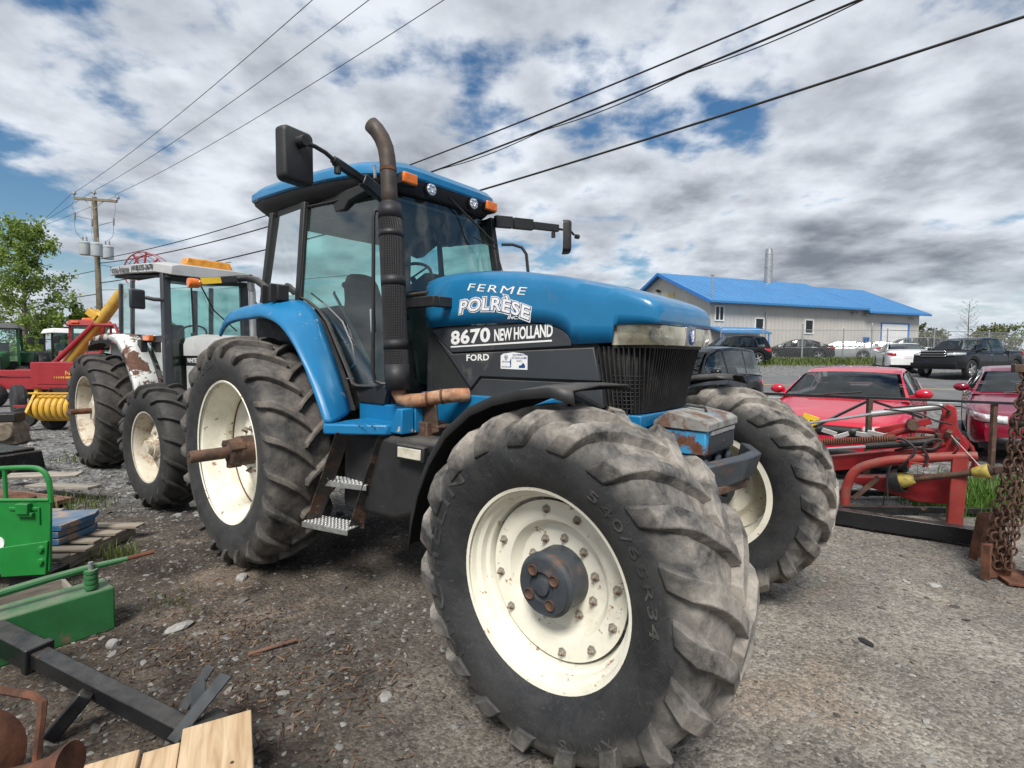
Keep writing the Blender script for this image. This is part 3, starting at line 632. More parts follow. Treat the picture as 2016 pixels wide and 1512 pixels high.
# --- cab
Ab, At, Bt, Bb, Cb, Ct = (1.36, 0.66, 1.45), (1.17, 0.56, 2.90), (0.34, 0.72, 2.90), (0.34, 0.78, 2.16), (-0.28, 0.78, 2.28), (-0.18, 0.72, 2.90)
def mir(p, s): return (p[0], p[1] * s, p[2])
def lerp(a, b, t): return tuple(a[i] + (b[i] - a[i]) * t for i in range(3))
for s in (-1, 1):
    c = MB(); c.bar(mir(Ab, s), mir(At, s), 0.055, 0.075); c.build('cab_post', mt['black'], T, 0.008)
    c = MB(); c.bar(mir((0.34, 0.785, 2.10), s), mir(Bt, s), 0.045, 0.065); c.build('cab_post', mt['black'], T, 0.008)
    c = MB(); c.bar(mir((-0.29, 0.78, 2.06), s), mir(Ct, s), 0.07, 0.06); c.build('cab_post', mt['black'], T, 0.008)
    # door glass: follows the fender line
    pts = [(1.335, 0.672, 1.46), (1.05, 0.70, 1.455), (1.0, 0.705, 1.47), (0.93, 0.715, 1.58), (0.82, 0.73, 1.74), (0.69, 0.745, 1.93), (0.58, 0.757, 2.03), (0.46, 0.768, 2.10), (0.365, 0.775, 2.14), (0.365, 0.722, 2.86), (1.155, 0.568, 2.86)]
    pts = [(x, 0.66 - 0.182 * (x - 1.36) - 0.0929 * (z - 1.45), z) for x, y, z in pts]
    c = MB(); ctr = (1.0, 0.66 - 0.182 * (1.0 - 1.36) - 0.0929 * (2.3 - 1.45), 2.3); c.add([mir(ctr, s)] + [mir(p, s) for p in pts], [(0, 1 + i, 1 + (i + 1) % len(pts)) for i in range(len(pts))]); c.build('door_glass', mt['glass'], T, smooth=0)
    c = MB(); c.tube([mir((p[0], p[1] + 0.006, p[2]), s) for p in pts + [pts[0]]], 0.013, 6); c.build('door_seal', mt['black'], T)
    pts = [(0.32, 0.778, 2.16), (-0.25, 0.778, 2.20), (-0.165, 0.722, 2.86), (0.32, 0.722, 2.86)]
    c = MB(); c.add([mir(p, s) for p in pts], [(0, 1, 2, 3)]); c.build('quarter_glass', mt['glass'], T, smooth=0)
    c = MB(); c.prism([(1.33, 1.335), (1.38, 1.47), (1.0, 1.465), (0.97, 1.44), (1.04, 1.335)], 'y', s * 0.655, s * 0.70); c.build('door_sill', mt['black'], T, 0.006)
    c = MB()    # headliner trim reaching down over the side glass
    c.prism([(1.16, 2.90), (1.10, 2.86), (0.86, 2.83), (0.80, 2.775), (0.40, 2.77), (0.36, 2.80), (0.34, 2.92), (1.16, 2.92)], 'y', s * 0.60, s * 0.66); c.build('headliner_trim', mt['dark'], T, 0.01)
    c = MB(); c.prism([(0.31, 2.92), (0.31, 2.80), (0.10, 2.71), (0.0, 2.705), (-0.12, 2.76), (-0.15, 2.92)], 'y', s * 0.69, s * 0.715); c.build('headliner_trim', mt['dark'], T, 0.01)
# front glass with the wiper, rear glass
fg = [(1.345, -0.62, 1.50), (1.345, 0.62, 1.50), (1.165, 0.53, 2.86), (1.165, -0.53, 2.86)]
fgm = MB(); rows = []
for t in np.linspace(0, 1, 4):
    a, b = lerp(fg[0], fg[3], t), lerp(fg[1], fg[2], t); rows.append([(lerp(a, b, u)[0] + 0.07 * math.sin(PI * u), lerp(a, b, u)[1], lerp(a, b, u)[2]) for u in np.linspace(0, 1, 9)])
fgm.loft(rows, False, False); fgm.build('windscreen', mt['glass'], T, smooth=60)
c = MB(); c.add([(-0.30, -0.74, 1.9), (-0.30, 0.74, 1.9), (-0.20, 0.68, 2.86), (-0.20, -0.68, 2.86)], [(0, 1, 2, 3)]); c.build('rear_glass', mt['glass'], T, smooth=0)
c = MB(); c.bx(-0.34, -0.26, -0.76, 0.76, 1.45, 1.92); c.build('cab_rear_panel', mt['black'], T, 0.01)
c = MB(); c.bx(-0.30, 1.33, -0.64, 0.64, 1.30, 1.44); c.build('cab_floor', mt['dark'], T, 0.01)
c = MB(); c.tube([(1.27, -0.02, 2.93), (1.275, 0.15, 2.84), (1.335, 0.30, 2.72), (1.35, 0.47, 2.62)], [0.010, 0.009, 0.008, 0.006], 6); c.tube([(1.30, 0.22, 2.66), (1.33, 0.47, 2.60), (1.38, 0.53, 2.35)], 0.006, 5); c.build('wiper', mt['black'], T)
# roof: tapered towards the front, blue shell over a black underside
def roof_ring(z, o, fr=1.0):
    q = [(1.30 + o, 0.30), (1.285 + o, 0.46), (1.22 + o, 0.54 + o), (1.02, 0.66 + o), (0.70, 0.73 + o), (0.20, 0.78 + o), (-0.30, 0.79 + o), (-0.48, 0.77 + o), (-0.57 - o, 0.66), (-0.59 - o, 0.30)]
    return [(x, -y, z) for x, y in q] + [(x, y, z) for x, y in q[::-1]]
def tilt(r, f): return [(x, y, z + (f + 0.035) * (1.25 - x)) for x, y, z in r]
c = MB(); c.loft([tilt(roof_ring(2.972, 0.0), 0.0), tilt(roof_ring(2.985, 0.012), 0), tilt(roof_ring(3.03, 0.010), 0.004), [(0.36 + (x - 0.36) * 0.955, y * 0.955, z) for x, y, z in tilt(roof_ring(3.082, 0), 0.004)], [(0.36 + (x - 0.36) * 0.80, y * 0.80, z) for x, y, z in tilt(roof_ring(3.112, 0), 0.004)]])
c.build('cab_roof', mt['blue'], T, smooth=40)
c = MB(); c.loft([[(0.45 + (x - 0.45) * 0.84, y * 0.84, z) for x, y, z in roof_ring(2.87, 0)], [(0.40 + (x - 0.40) * 0.94, y * 0.94, z) for x, y, z in tilt(roof_ring(2.90, 0), 0)], [(0.36 + (x - 0.36) * 0.985, y * 0.985, z) for x, y, z in tilt(roof_ring(2.945, 0), 0)], [(0.36 + (x - 0.36) * 0.992, y * 0.992, z) for x, y, z in tilt(roof_ring(2.970, 0), 0)]])
c.build('roof_underside', mt['black'], T, smooth=40)
c = MB(); c.prism([(1.12, -0.50), (0.3, -0.64), (-0.15, -0.64), (-0.15, 0.64), (0.3, 0.64), (1.12, 0.50)], 'z', 2.848, 2.868); c.build('headliner', M('grey_headliner', (0.17, 0.18, 0.18), 0.8, 0, 0.1, 6.0), T)
for y in (-0.437, 0.437):
    c = MB(); c.box((1.245, y, 2.955), (0.11, 0.135, 0.085)); o = c.build('turn_signal', mt['black'], T, 0.008)
    c = MB(); c.box((1.305, y, 2.956), (0.03, 0.128, 0.076)); c.build('signal_lens', mt['amber'], o, 0.010)
for y in (-0.228, 0.228):
    c = MB(); c.lathe([(0.0, 1.25), (0.048, 1.25), (0.052, 1.29), (0.052, 1.30), (0.045, 1.302)], 24, 'x', (0, y, 2.935)); o = c.build('roof_lamp', mt['black'], T)
    c = MB(); c.lathe([(0.047, 1.298), (0.044, 1.304), (0.0, 1.306)], 24, 'x', (0, y, 2.935)); ln_ = c.build('lamp_lens', mt['led'], o)
    for k in range(6):
        a = k * PI / 3; m = MB(); m.lathe([(0.013, 1.305), (0.012, 1.309), (0.006, 1.3085), (0, 1.307)], 8, 'x', (0, y + 0.027 * math.cos(a), 2.935 + 0.027 * math.sin(a))); m.build('led_cell', mt['chrome'], o)
c = MB(); c.cyl((1.20, -0.66, 2.92), (1.19, -0.66, 3.015), 0.012, 8); c.build('roof_pin', mt['steel'], T)

# --- cab interior
c = MB()
rr = [(0.10, 1.44 + 0.40, 0.22), (0.12, 1.95, 0.25), (0.05, 2.15, 0.24), (0.0, 2.38, 0.20), (-0.03, 2.46, 0.13)]
c.loft([[(x - 0.02, -w, z), (x + 0.10, -w * 0.9, z), (x + 0.12, 0, z), (x + 0.10, w * 0.9, z), (x - 0.02, w, z), (x - 0.06, 0, z)] for x, z, w in rr]); c.build('seat_back', mt['seat'], T, 0.02, sub=1)
c = MB(); c.bx(0.08, 0.58, -0.26, 0.26, 1.78, 1.92); c.build('seat_cushion', mt['seat'], T, 0.05, seg=3)
c = MB(); c.bx(0.15, 0.50, -0.18, 0.18, 1.44, 1.78); c.build('seat_base', mt['dark'], T, 0.02)
c = MB(); c.prism([(1.30, 1.44), (1.30, 2.30), (1.20, 2.33), (0.98, 2.24), (0.90, 2.12), (1.02, 1.95), (1.10, 1.44)], 'y', -0.22, 0.22); c.build('dashboard', mt['seat'], T, 0.03, seg=3)
c = MB(); tor = [(0.79 + 0.17 * math.cos(a) * 0.62, 0.19 * math.sin(a), 2.36 + 0.17 * math.cos(a) * 0.55) for a in np.linspace(0, 2 * PI, 25)]; c.tube(tor, 0.014, 8, False); c.tube([(0.79, 0, 2.34), (1.0, 0, 2.14)], 0.025, 8)
for a in (0.5, 2.6, 4.4): c.bar((0.79, 0, 2.35), (0.79 + 0.105 * math.cos(a), 0.19 * math.sin(a), 2.36 + 0.093 * math.cos(a)), 0.02, 0.012)
c.build('steering_wheel', mt['black'], T)
c = MB(); c.prism([(-0.1, 1.8), (0.7, 1.8), (0.75, 2.02), (0.55, 2.08), (-0.1, 2.06)], 'y', -0.60, -0.36); c.build('side_console', mt['dark'], T, 0.03)
for (x, y, h) in ((0.42, -0.42, 0.22), (0.52, -0.46, 0.20), (0.60, -0.50, 0.16)):
    c = MB(); c.tube([(x, y, 2.04), (x + 0.02, y, 2.04 + h * 0.6), (x + 0.0, y, 2.04 + h)], 0.012, 7); c.sphere((x, y, 2.05 + h), 0.028, 10, 7); c.build('control_lever', mt['black'], T)
c = MB(); c.box((0.95, 0.02, 2.72), (0.02, 0.26, 0.10), rotm(0, 0.2, 0)); c.tube([(0.95, 0.14, 2.75), (1.0, 0.2, 2.84)], 0.007, 6); c.build('interior_mirror', mt['dark'], T, 0.012)
c = MB(); c.tube([(0.95, -0.55, 1.62), (0.75, -0.60, 1.95), (0.52, -0.58, 2.17), (0.42, -0.52, 2.20)], 0.012, 7); c.build('grab_rail', mt['steel'], T)

# --- exhaust stack
def ex(z): return 1.54 - (z - 1.45) * 0.062
c = MB(); c.tube([(ex(z), -0.735, z) for z in np.linspace(2.66, 2.93, 4)] + [(1.44, -0.735, 2.99), (1.432, -0.742, 3.05), (1.412, -0.755, 3.11), (1.380, -0.772, 3.165), (1.345, -0.79, 3.205)], 0.051, 18, cap=False)
o = c.build('exhaust_pipe', mt['exh'], T, solid=0.004)
c = MB(); c.tube([(ex(2.893), -0.735, 2.893), (ex(2.915), -0.735, 2.915)], 0.0565, 18); c.build('clamp', mt['rust'], o)
c = MB(); c.tube([(ex(1.46), -0.735, 1.46), (ex(1.47), -0.735, 1.47), (ex(2.62), -0.735, 2.62), (ex(2.69), -0.735, 2.69)], [0.066, 0.070, 0.070, 0.056], 20); ms = c.build('muffler', mt['dark'], T)
# perforated heat shield: bands of real mesh over the muffler with plain collars between
for (z0, z1) in ((1.62, 1.72), (1.78, 2.14), (2.20, 2.46), (2.50, 2.58)):
    c = MB(); rows = int((z1 - z0) / 0.0105)
    for i in range(rows + 1):
        z = z0 + (z1 - z0) * i / rows; c.tube([(ex(z) + 0.0762 * math.cos(a), -0.735 + 0.0762 * math.sin(a), z) for a in np.linspace(0, 2 * PI, 21)], 0.0036, 4, False)
    for k in range(42):
        a = 2 * PI * k / 42; c.tube([(ex(z0) + 0.0775 * math.cos(a), -0.735 + 0.0775 * math.sin(a), z0), (ex(z1) + 0.0775 * math.cos(a + 0.2), -0.735 + 0.0775 * math.sin(a + 0.2), z1)], 0.0036, 4, False)
    o = c.build('shield_mesh', mt['guard'], T, smooth=0, fix=False)
for (z0, z1, r_) in ((1.45, 1.62, 0.080), (1.72, 1.78, 0.080), (2.14, 2.20, 0.080), (2.46, 2.50, 0.080), (2.58, 2.675, 0.080)):
    c = MB(); zz = (ex(z0), -0.735, z0), (ex(z1), -0.735, z1); c.tube(zz, [r_, r_ if z1 < 2.6 else 0.072], 24, cap=False); c.build('shield_collar', mt['guard'], T, solid=0.003)
c = MB(); c.tube([(1.545, -0.735, 1.50), (1.545, -0.735, 1.43), (1.56, -0.725, 1.395), (1.60, -0.70, 1.378), (1.68, -0.655, 1.385), (1.80, -0.575, 1.412), (1.86, -0.52, 1.42), (1.90, -0.44, 1.42)], 0.047, 16); el = c.build('exhaust_elbow', mt['wrap'], T)
for i, p in enumerate(((1.72, -0.63, 1.394), (1.80, -0.575, 1.412))):
    c = MB(); d = Vector((0.12, 0.08, 0.02)).normalized() * 0.008; c.tube([Vector(p) - d, Vector(p) + d], 0.0505, 16); c.build('clamp', mt['rust'], el)
c = MB(); c.prism([(1.60, 1.36), (1.78, 1.37), (1.80, 1.18), (1.66, 1.14)], 'y', -0.62, -0.60); c.bx(1.62, 1.80, -0.62, -0.44, 1.20, 1.22); c.bx(1.60, 1.74, -0.66, -0.50, 1.12, 1.24); c.build('exhaust_bracket', mt['rustdark'], T, 0.006)
c = MB(); c.bx(1.40, 1.74, -0.60, -0.55, 2.005, 2.075); c.bx(1.68, 1.74, -0.55, -0.40, 2.005, 2.075); c.build('exhaust_stay', mt['black'], T, 0.006)
c = MB(); c.tube([(1.38, -0.62, 2.09), (1.66, -0.58, 2.10)], 0.012, 8); c.build('hood_stay', mt['exh'], T)
# --- hand rails and door handle
c = MB(); c.tube([(1.33, -0.66, 2.66), (1.31, -0.70, 2.675), (1.295, -0.735, 2.665), (1.29, -0.74, 2.62), (1.275, -0.745, 1.56), (1.28, -0.735, 1.50), (1.31, -0.70, 1.48), (1.35, -0.66, 1.48)], 0.013, 8); c.build('hand_rail', mt['black'], T)
c = MB(); c.tube([(1.30, 0.58, 2.66), (1.36, 0.66, 2.665), (1.42, 0.715, 2.64), (1.455, 0.735, 2.58), (1.475, 0.74, 2.40), (1.52, 0.74, 1.9)], 0.014, 8); c.build('hand_rail', mt['black'], T)
c = MB(); c.box((1.235, -0.715, 1.92), (0.035, 0.03, 0.17), rotm(0.02, -0.05, 0)); c.build('door_handle', mt['chrome'], T, 0.008)
c = MB(); c.tube([(0.44, -0.735, 2.17), (0.66, -0.73, 2.06), (0.86, -0.72, 1.93), (0.97, -0.71, 1.76), (1.00, -0.705, 1.62), (0.95, -0.715, 1.58)], 0.007, 6); c.build('gas_strut', mt['steel'], T)

# --- mirrors on telescopic arms
def rounded(w, h, r, n=5):
    out = []
    for cx, cy, a0 in ((w / 2 - r, h / 2 - r, 0), (-w / 2 + r, h / 2 - r, 90), (-w / 2 + r, -h / 2 + r, 180), (w / 2 - r, -h / 2 + r, 270)):
        for i in range(n + 1):
            a = R(a0 + 90 * i / n); out.append((cx + r * math.cos(a), cy + r * math.sin(a)))
    return out
def mirror_head(loc, rz, parent, w=0.215, h=0.325):
    q = rounded(w, h, 0.035); c = MB()
    c.loft([[(-0.035, y * 1.0, z) for y, z in q], [(0.0, y, z) for y, z in q], [(0.03, y * 0.97, z * 0.98) for y, z in q], [(0.045, y * 0.86, z * 0.90) for y, z in q]])
    o = c.build('mirror_head', mt['black'], parent, smooth=50); o.location = loc; o.rotation_euler = (0, 0, rz)
    c = MB(); c.prism([(y * 0.94, z * 0.96) for y, z in q], 'x', -0.037, -0.034); c.build('mirror_glass', mt['chrome'], o)
    return o
mh = mirror_head((1.205, -1.245, 2.895), R(8), T)
c = MB(); c.lathe([(0.0, 0.11), (0.030, 0.11), (0.033, 0.10), (0.033, 0.05), (0.030, 0.045)], 14, 'x', (0, 0, 0)); k_ = c.build('mirror_knob', mt['black'], mh); k_.location = (0.0, -0.005, 0.075)
c = MB(); c.tube([(1.29, -1.245, 2.965), (1.285, -1.16, 2.965), (1.27, -1.08, 2.955), (1.255, -1.0, 2.925)], 0.014, 8); c.tube([(1.257, -1.02, 2.935), (1.245, -0.96, 2.905)], 0.026, 10)
c.build('mirror_arm_tip', mt['black'], T)
c = MB(); c.bar((1.25, -1.01, 2.93), (1.25, -0.78, 2.86), 0.045, 0.055); c.bar((1.25, -0.80, 2.868), (1.24, -0.60, 2.785), 0.055, 0.085); c.build('mirror_arm', mt['blackmetal'], T, 0.010)
c = MB(); c.cyl((1.25, -0.985, 2.90), (1.25, -0.985, 2.855), 0.022, 10); c.build('clamp_knob', mt['black'], T)
mh2 = mirror_head((1.50, 1.29, 2.82), R(38), T, 0.19, 0.30)
c = MB(); c.bar((1.24, 0.56, 2.865), (1.30, 0.72, 2.875), 0.05, 0.10); c.bar((1.30, 0.74, 2.876), (1.37, 0.93, 2.885), 0.05, 0.095); c.bar((1.37, 0.94, 2.884), (1.47, 1.20, 2.892), 0.04, 0.065); c.tube([(1.46, 1.19, 2.89), (1.52, 1.34, 2.885), (1.54, 1.37, 2.85)], 0.012, 8); c.build('mirror_arm', mt['black'], T, 0.008)
c = MB(); c.cyl((1.45, 1.15, 2.85), (1.45, 1.15, 2.80), 0.02, 10); c.build('clamp_knob', mt['black'], T)
c = MB(); c.cyl((1.545, 1.385, 2.84), (1.56, 1.42, 2.84), 0.022, 10); c.build('clamp_knob', mt['black'], T)
# --- folding warning lamp arm on the right fender
c = MB(); c.bx(0.08, 0.33, -0.95, -0.86, 2.105, 2.225); c.bx(0.26, 0.29, -0.99, -0.84, 2.09, 2.235); c.bx(0.12, 0.15, -0.99, -0.84, 2.09, 2.235); c.build('lamp_bracket', mt['black'], T, 0.006)
c = MB(); c.tube([(0.10, -0.90, 2.19), (0.0, -0.90, 2.24), (-0.12, -0.91, 2.30), (-0.22, -0.94, 2.325), (-0.28, -1.0, 2.32)], 0.030, 8); c.bar((-0.27, -0.98, 2.32), (-0.30, -1.28, 2.265), 0.03, 0.058); c.build('lamp_arm', mt['black'], T, 0.006)
c = MB(); c.bar((-0.285, -1.13, 2.292), (-0.30, -1.275, 2.266), 0.034, 0.05); c.build('reflector_strip', mt['yellow'], T)
c = MB(); c.lathe([(0.0, 0.07), (0.028, 0.068), (0.038, 0.05), (0.040, 0.0), (0.036, -0.02), (0, -0.022)], 14, 'y', (-0.302, -1.345, 2.247)); c.build('warning_lamp', mt['amber'], T)
c = MB(); c.tube([(0.20, -0.96, 2.10), (0.12, -0.985, 2.065), (0.02, -0.98, 2.075), (-0.05, -0.95, 2.11)], 0.006, 6); c.build('lamp_cable', mt['inkblack'], T)

# --- front fenders
ff = [(2.225, 0.70), (2.245, 0.85), (2.30, 1.02), (2.385, 1.18), (2.50, 1.325), (2.66, 1.445), (2.80, 1.500), (2.95, 1.535), (3.10, 1.553), (3.22, 1.548)]
for s in (-1, 1):
    c = MB()
    ffs = ff; yo = 1.20 if s < 0 else 1.02
    c.loft([[(x + 0.02, s * (yo + 0.015), z - (0.035 if i < 9 else 0.055)), (x, s * yo, z), (x, s * (yo - 0.2), z + 0.012), (x, s * 0.76, z + 0.004), (x + 0.02, s * 0.74, z - 0.02)] for i, (x, z) in enumerate(ffs)], False, False)
    c.build('front_fender', mt['black'], T, smooth=60, solid=0.008)
    c = MB(); c.prism([(2.52, 1.36), (2.62, 1.43), (2.80, 1.475), (2.86, 1.465), (2.87, 1.41), (2.80, 1.36), (2.65, 1.33)], 'y', s * 0.55, s * 0.66); c.build('fender_bracket', mt['blue'], T, 0.01)
    c = MB(); c.tube([(2.88, s * 0.44, 1.40), (2.90, s * 0.75, 1.50)], 0.03, 8); c.build('fender_stay', mt['black'], T)
# --- tool box on the front frame
c = MB(); c.bx(3.13, 3.40, -0.245, 0.225, 1.175, 1.30); tb = c.build('tool_box', M('tool_box_blue_paint', (0.04, 0.27, 0.50), 0.55, 0, 0.15, 9.0, dirt=(RUST, 0.50, 0.56, 7.0)), T, 0.006)
c = MB(); c.prism([(3.120, 1.305), (3.120, 1.335), (3.20, 1.395), (3.38, 1.360), (3.415, 1.340), (3.415, 1.300)], 'y', -0.255, 0.235); c.build('tool_box_lid', M('rusted_lid', (0.27, 0.27, 0.25), 0.6, 0, 0.2, 9.0, dirt=((0.15, 0.085, 0.06), 0.47, 0.60, 6.0), dirt2=((0.10, 0.25, 0.37), 0.57, 0.66, 5.0)), tb, 0.006)
c = MB(); c.tube([(3.20, -0.02, 1.39), (3.21, -0.015, 1.412), (3.30, 0.02, 1.400), (3.31, 0.02, 1.375)], 0.009, 7); c.build('lid_handle', mt['black'], tb)
c = MB(); c.bx(3.402, 3.408, -0.20, 0.19, 1.18, 1.272); c.lathe([(0.010, 3.408), (0.010, 3.411), (0, 3.411)], 12, 'x', (0, 0.02, 1.222)); c.build('front_plate', mt['char'], tb, 0.003)
c = MB(); c.bx(3.402, 3.412, -0.19, 0.195, 1.276, 1.296); c.build('trim_strip', mt['alu'], tb)
c = MB(); c.bx(3.0, 3.36, -0.30, 0.30, 1.02, 1.17); c.cyl((3.36, -0.2, 1.12), (3.40, -0.2, 1.12), 0.035, 14); c.cyl((3.36, 0.0, 1.12), (3.40, 0.0, 1.12), 0.035, 14); c.cyl((3.36, 0.18, 1.12), (3.40, 0.18, 1.12), 0.035, 14); c.build('front_casting', mt['steelblue'], T, 0.02)
# --- tow bracket: curved guard plate in front of the axle
gpl = [(3.33, -0.36), (3.44, -0.30), (3.555, -0.08), (3.565, 0.12), (3.50, 0.30), (3.42, 0.46)]
c = MB(); c.loft([[(x - 0.02, y, (0.97, 0.99, 1.04, 1.05, 1.04, 1.04)[i]), (x + 0.012, y, (1.10, 1.14, 1.165, 1.165, 1.15, 1.15)[i]), (x - 0.045, y * 0.97, (1.11, 1.15, 1.175, 1.175, 1.16, 1.16)[i]), (x - 0.07, y * 0.97, 1.0)] for i, (x, y) in enumerate(gpl)]); c.build('tow_bracket', mt['steelblue'], T, 0.008, smooth=15)
c = MB(); c.prism([(3.28, -0.34), (3.48, -0.22), (3.53, 0.05), (3.48, 0.28), (3.28, 0.38)], 'z', 0.985, 1.025); c.bx(3.20, 3.34, -0.30, 0.32, 0.95, 1.10); c.build('bracket_plate', mt['rustdark'], T, 0.006)
c = MB(); c.cyl((3.42, 0.02, 0.92), (3.42, 0.02, 1.09), 0.018, 10); c.tube([(3.25, -0.1, 0.95), (3.2, -0.1, 0.75), (3.1, 0.0, 0.66)], 0.09, 12); c.build('tow_pin', mt['underbody'], T)
for (pts, r_) in (([(2.9, 0.35, 1.1), (3.05, 0.5, 1.0), (3.02, 0.66, 0.85), (3.05, 0.7, 0.75)], 0.016), ([(2.9, -0.35, 1.1), (3.0, -0.5, 1.02), (3.02, -0.66, 0.85)], 0.016), ([(3.0, 0.2, 1.05), (3.15, 0.42, 0.95), (3.12, 0.60, 0.82)], 0.014)):
    c = MB(); c.tube(pts, r_, 8); c.build('hydraulic_hose', mt['black'], T)

# --- lettering and decals on the right side of the hood
def hood_w(x, z):
    rg_ = hood_ring(x, interp(hx, htop, x), hb(x), interp(hx, hw, x))[:8]; return float(np.interp(z, [p[2] for p in rg_], [-p[1] for p in rg_]))
def on_hood(x0, z0, slope, off, curve=None):
    def fn(u, v, w):
        x = x0 + u; z = z0 + v + slope * u + (curve(u, v) if curve else 0); return (x, -(hood_w(x, z) + 0.006 + off), z)
    return fn
lettering('lettering', 'FERME', mt['white'], hood, on_hood(1.885, 2.112, -0.135, 0.0, lambda u, v: 0), 0.50, 0.046, shear=0.2, offset=0.0, spacing=1.2)
for nm, mat_, off, o_ in (('lettering_outline', mt['white'], 0.105, 0.0), ('lettering_outline', mt['navy'], 0.060, 0.0012), ('lettering', mt['white'], 0.022, 0.0024)):
    e = off * 0.125
    lettering(nm, 'POLRÈSE', mat_, hood, on_hood(1.815 - e, 1.992 - e, -0.075, o_, lambda u, v: -0.030 * ((u - 0.30) / 0.30) ** 2 - (0.03 * max(0, (u - 0.36)) / 0.3)), 0.595 + 2 * e, 0.098 + 2 * e, offset=off, shear=0.12, spacing=1.06)
lettering('lettering', 'INC.', mt['white'], hood, on_hood(2.235, 1.908, -0.05, 0.003), 0.085, 0.020, shear=0.3, offset=0.02)
def on_panel(x0, z0, slope, off=0.0):
    return lambda u, v, w: (x0 + u, -(0.4212 + off), z0 + v + slope * u)
lettering('lettering', '8670', mt['white'], T, on_panel(1.715, 1.752, 0.045), 0.365, 0.098, offset=0.035, spacing=1.05)
lettering('lettering', 'NEW HOLLAND', mt['white'], T, on_panel(2.115, 1.772, 0.045), 0.455, 0.078, offset=0.03, spacing=0.95)
c = MB(); c.add([(1.715, -0.4222, 1.735), (2.565, -0.4222, 1.766), (2.565, -0.4222, 1.776), (1.715, -0.4222, 1.745)], [(0, 1, 2, 3)]); c.build('lettering_underline', mt['white'], T, smooth=0)
lettering('lettering', 'FORD', mt['white'], T, lambda u, v, w: (1.862 + u, -0.4172, 1.645 + v + 0.03 * u), 0.205, 0.043, offset=0.03, spacing=1.08)
c = MB(); c.prism([(2.168, 1.600), (2.382, 1.597), (2.382, 1.680), (2.35, 1.695), (2.27, 1.704), (2.19, 1.695), (2.168, 1.683)], 'y', -0.4185, -0.416); dk = c.build('dealer_decal', mt['white'], T)
for (tx, x_, z_, w_, h_) in (('EQUIPEMENTS', 2.268, 1.680, 0.10, 0.013), ('ST-GUILLAUME', 2.262, 1.662, 0.115, 0.014), ('INC.', 2.300, 1.644, 0.045, 0.012), ('NEW HOLLAND', 2.180, 1.640, 0.07, 0.010), ('(819) 396-2437', 2.176, 1.605, 0.075, 0.012)):
    lettering('decal_print', tx, mt['navy'], dk, (lambda x_, z_: (lambda u, v, w: (x_ + u, -0.4195, z_ + v)))(x_, z_), w_, h_, offset=0.01)
c = MB()
for s in (-1, 1):
    for (z0, y0, z1, y1) in ((1.655, 0.002, 1.678, 0.014), (1.666, 0.002, 1.688, 0.010)): c.add([(2.213 + s * y0, -0.4195, z0), (2.213 + s * (y0 + 0.005), -0.4195, z0), (2.213 + s * y1, -0.4195, z1), (2.213 + s * (y1 - 0.005), -0.4195, z1)], [(0, 1, 2, 3)])
c.add([(2.250, -0.4194, 1.610), (2.255, -0.4194, 1.610), (2.255, -0.4194, 1.675), (2.243, -0.4194, 1.643)], [(0, 1, 2, 3)])
c.add([(2.315, -0.4194, 1.608), (2.365, -0.4194, 1.608), (2.365, -0.4194, 1.625), (2.350, -0.4194, 1.640), (2.335, -0.4194, 1.625), (2.318, -0.4194, 1.622)], [tuple(range(6))])
c.build('decal_emblem', mt['navy'], dk, smooth=0)

# ------------------------------------------------------------------ ground
def sstep(a, b, x): t = min(1, max(0, (x - a) / (b - a))); return t * t * (3 - 2 * t)
def hbase(x, y):
    """yard is level; across the road to the right the land rises gently"""
    k = sstep(-9, 2, x)
    return k * ((0.044 * (min(y, 24) - 7) + 0.075 * max(0, min(y, 34) - 24)) if y > 8 else (0.044 * max(0, y - 6) ** 2 / 4 if y > 6 else 0))
def hgt(x, y):
    z = hbase(x, y); d = math.hypot(x, y)
    a = 1.0 / (1 + (d / 9) ** 2)
    z += a * (0.030 * mnoise.noise((x * 0.55, y * 0.55, 1.3)) + 0.016 * mnoise.noise((x * 1.7, y * 1.7, 4.1)) + 0.008 * mnoise.noise((x * 5.3, y * 5.3, 2.2)))
    return z - 0.012 * a
def axis(lo, hi, f0, f1, fine, grow=1.28):
    c = list(np.arange(f0, f1 + 1e-6, fine)); a = f0; s = fine
    while a > lo: s *= grow; a -= s; c.insert(0, max(a, lo))
    a = f1; s = fine
    while a < hi: s *= grow; a += s; c.append(min(a, hi))
    return c
gx = axis(-900, 900, -6, 6.5, 0.10); gy = axis(-60, 2200, 0.8, 9, 0.10)
gv = [(x, y, hgt(x, y)) for y in gy for x in gx]; nx = len(gx)
gf = [(j * nx + i, j * nx + i + 1, (j + 1) * nx + i + 1, (j + 1) * nx + i) for j in range(len(gy) - 1) for i in range(nx - 1)]
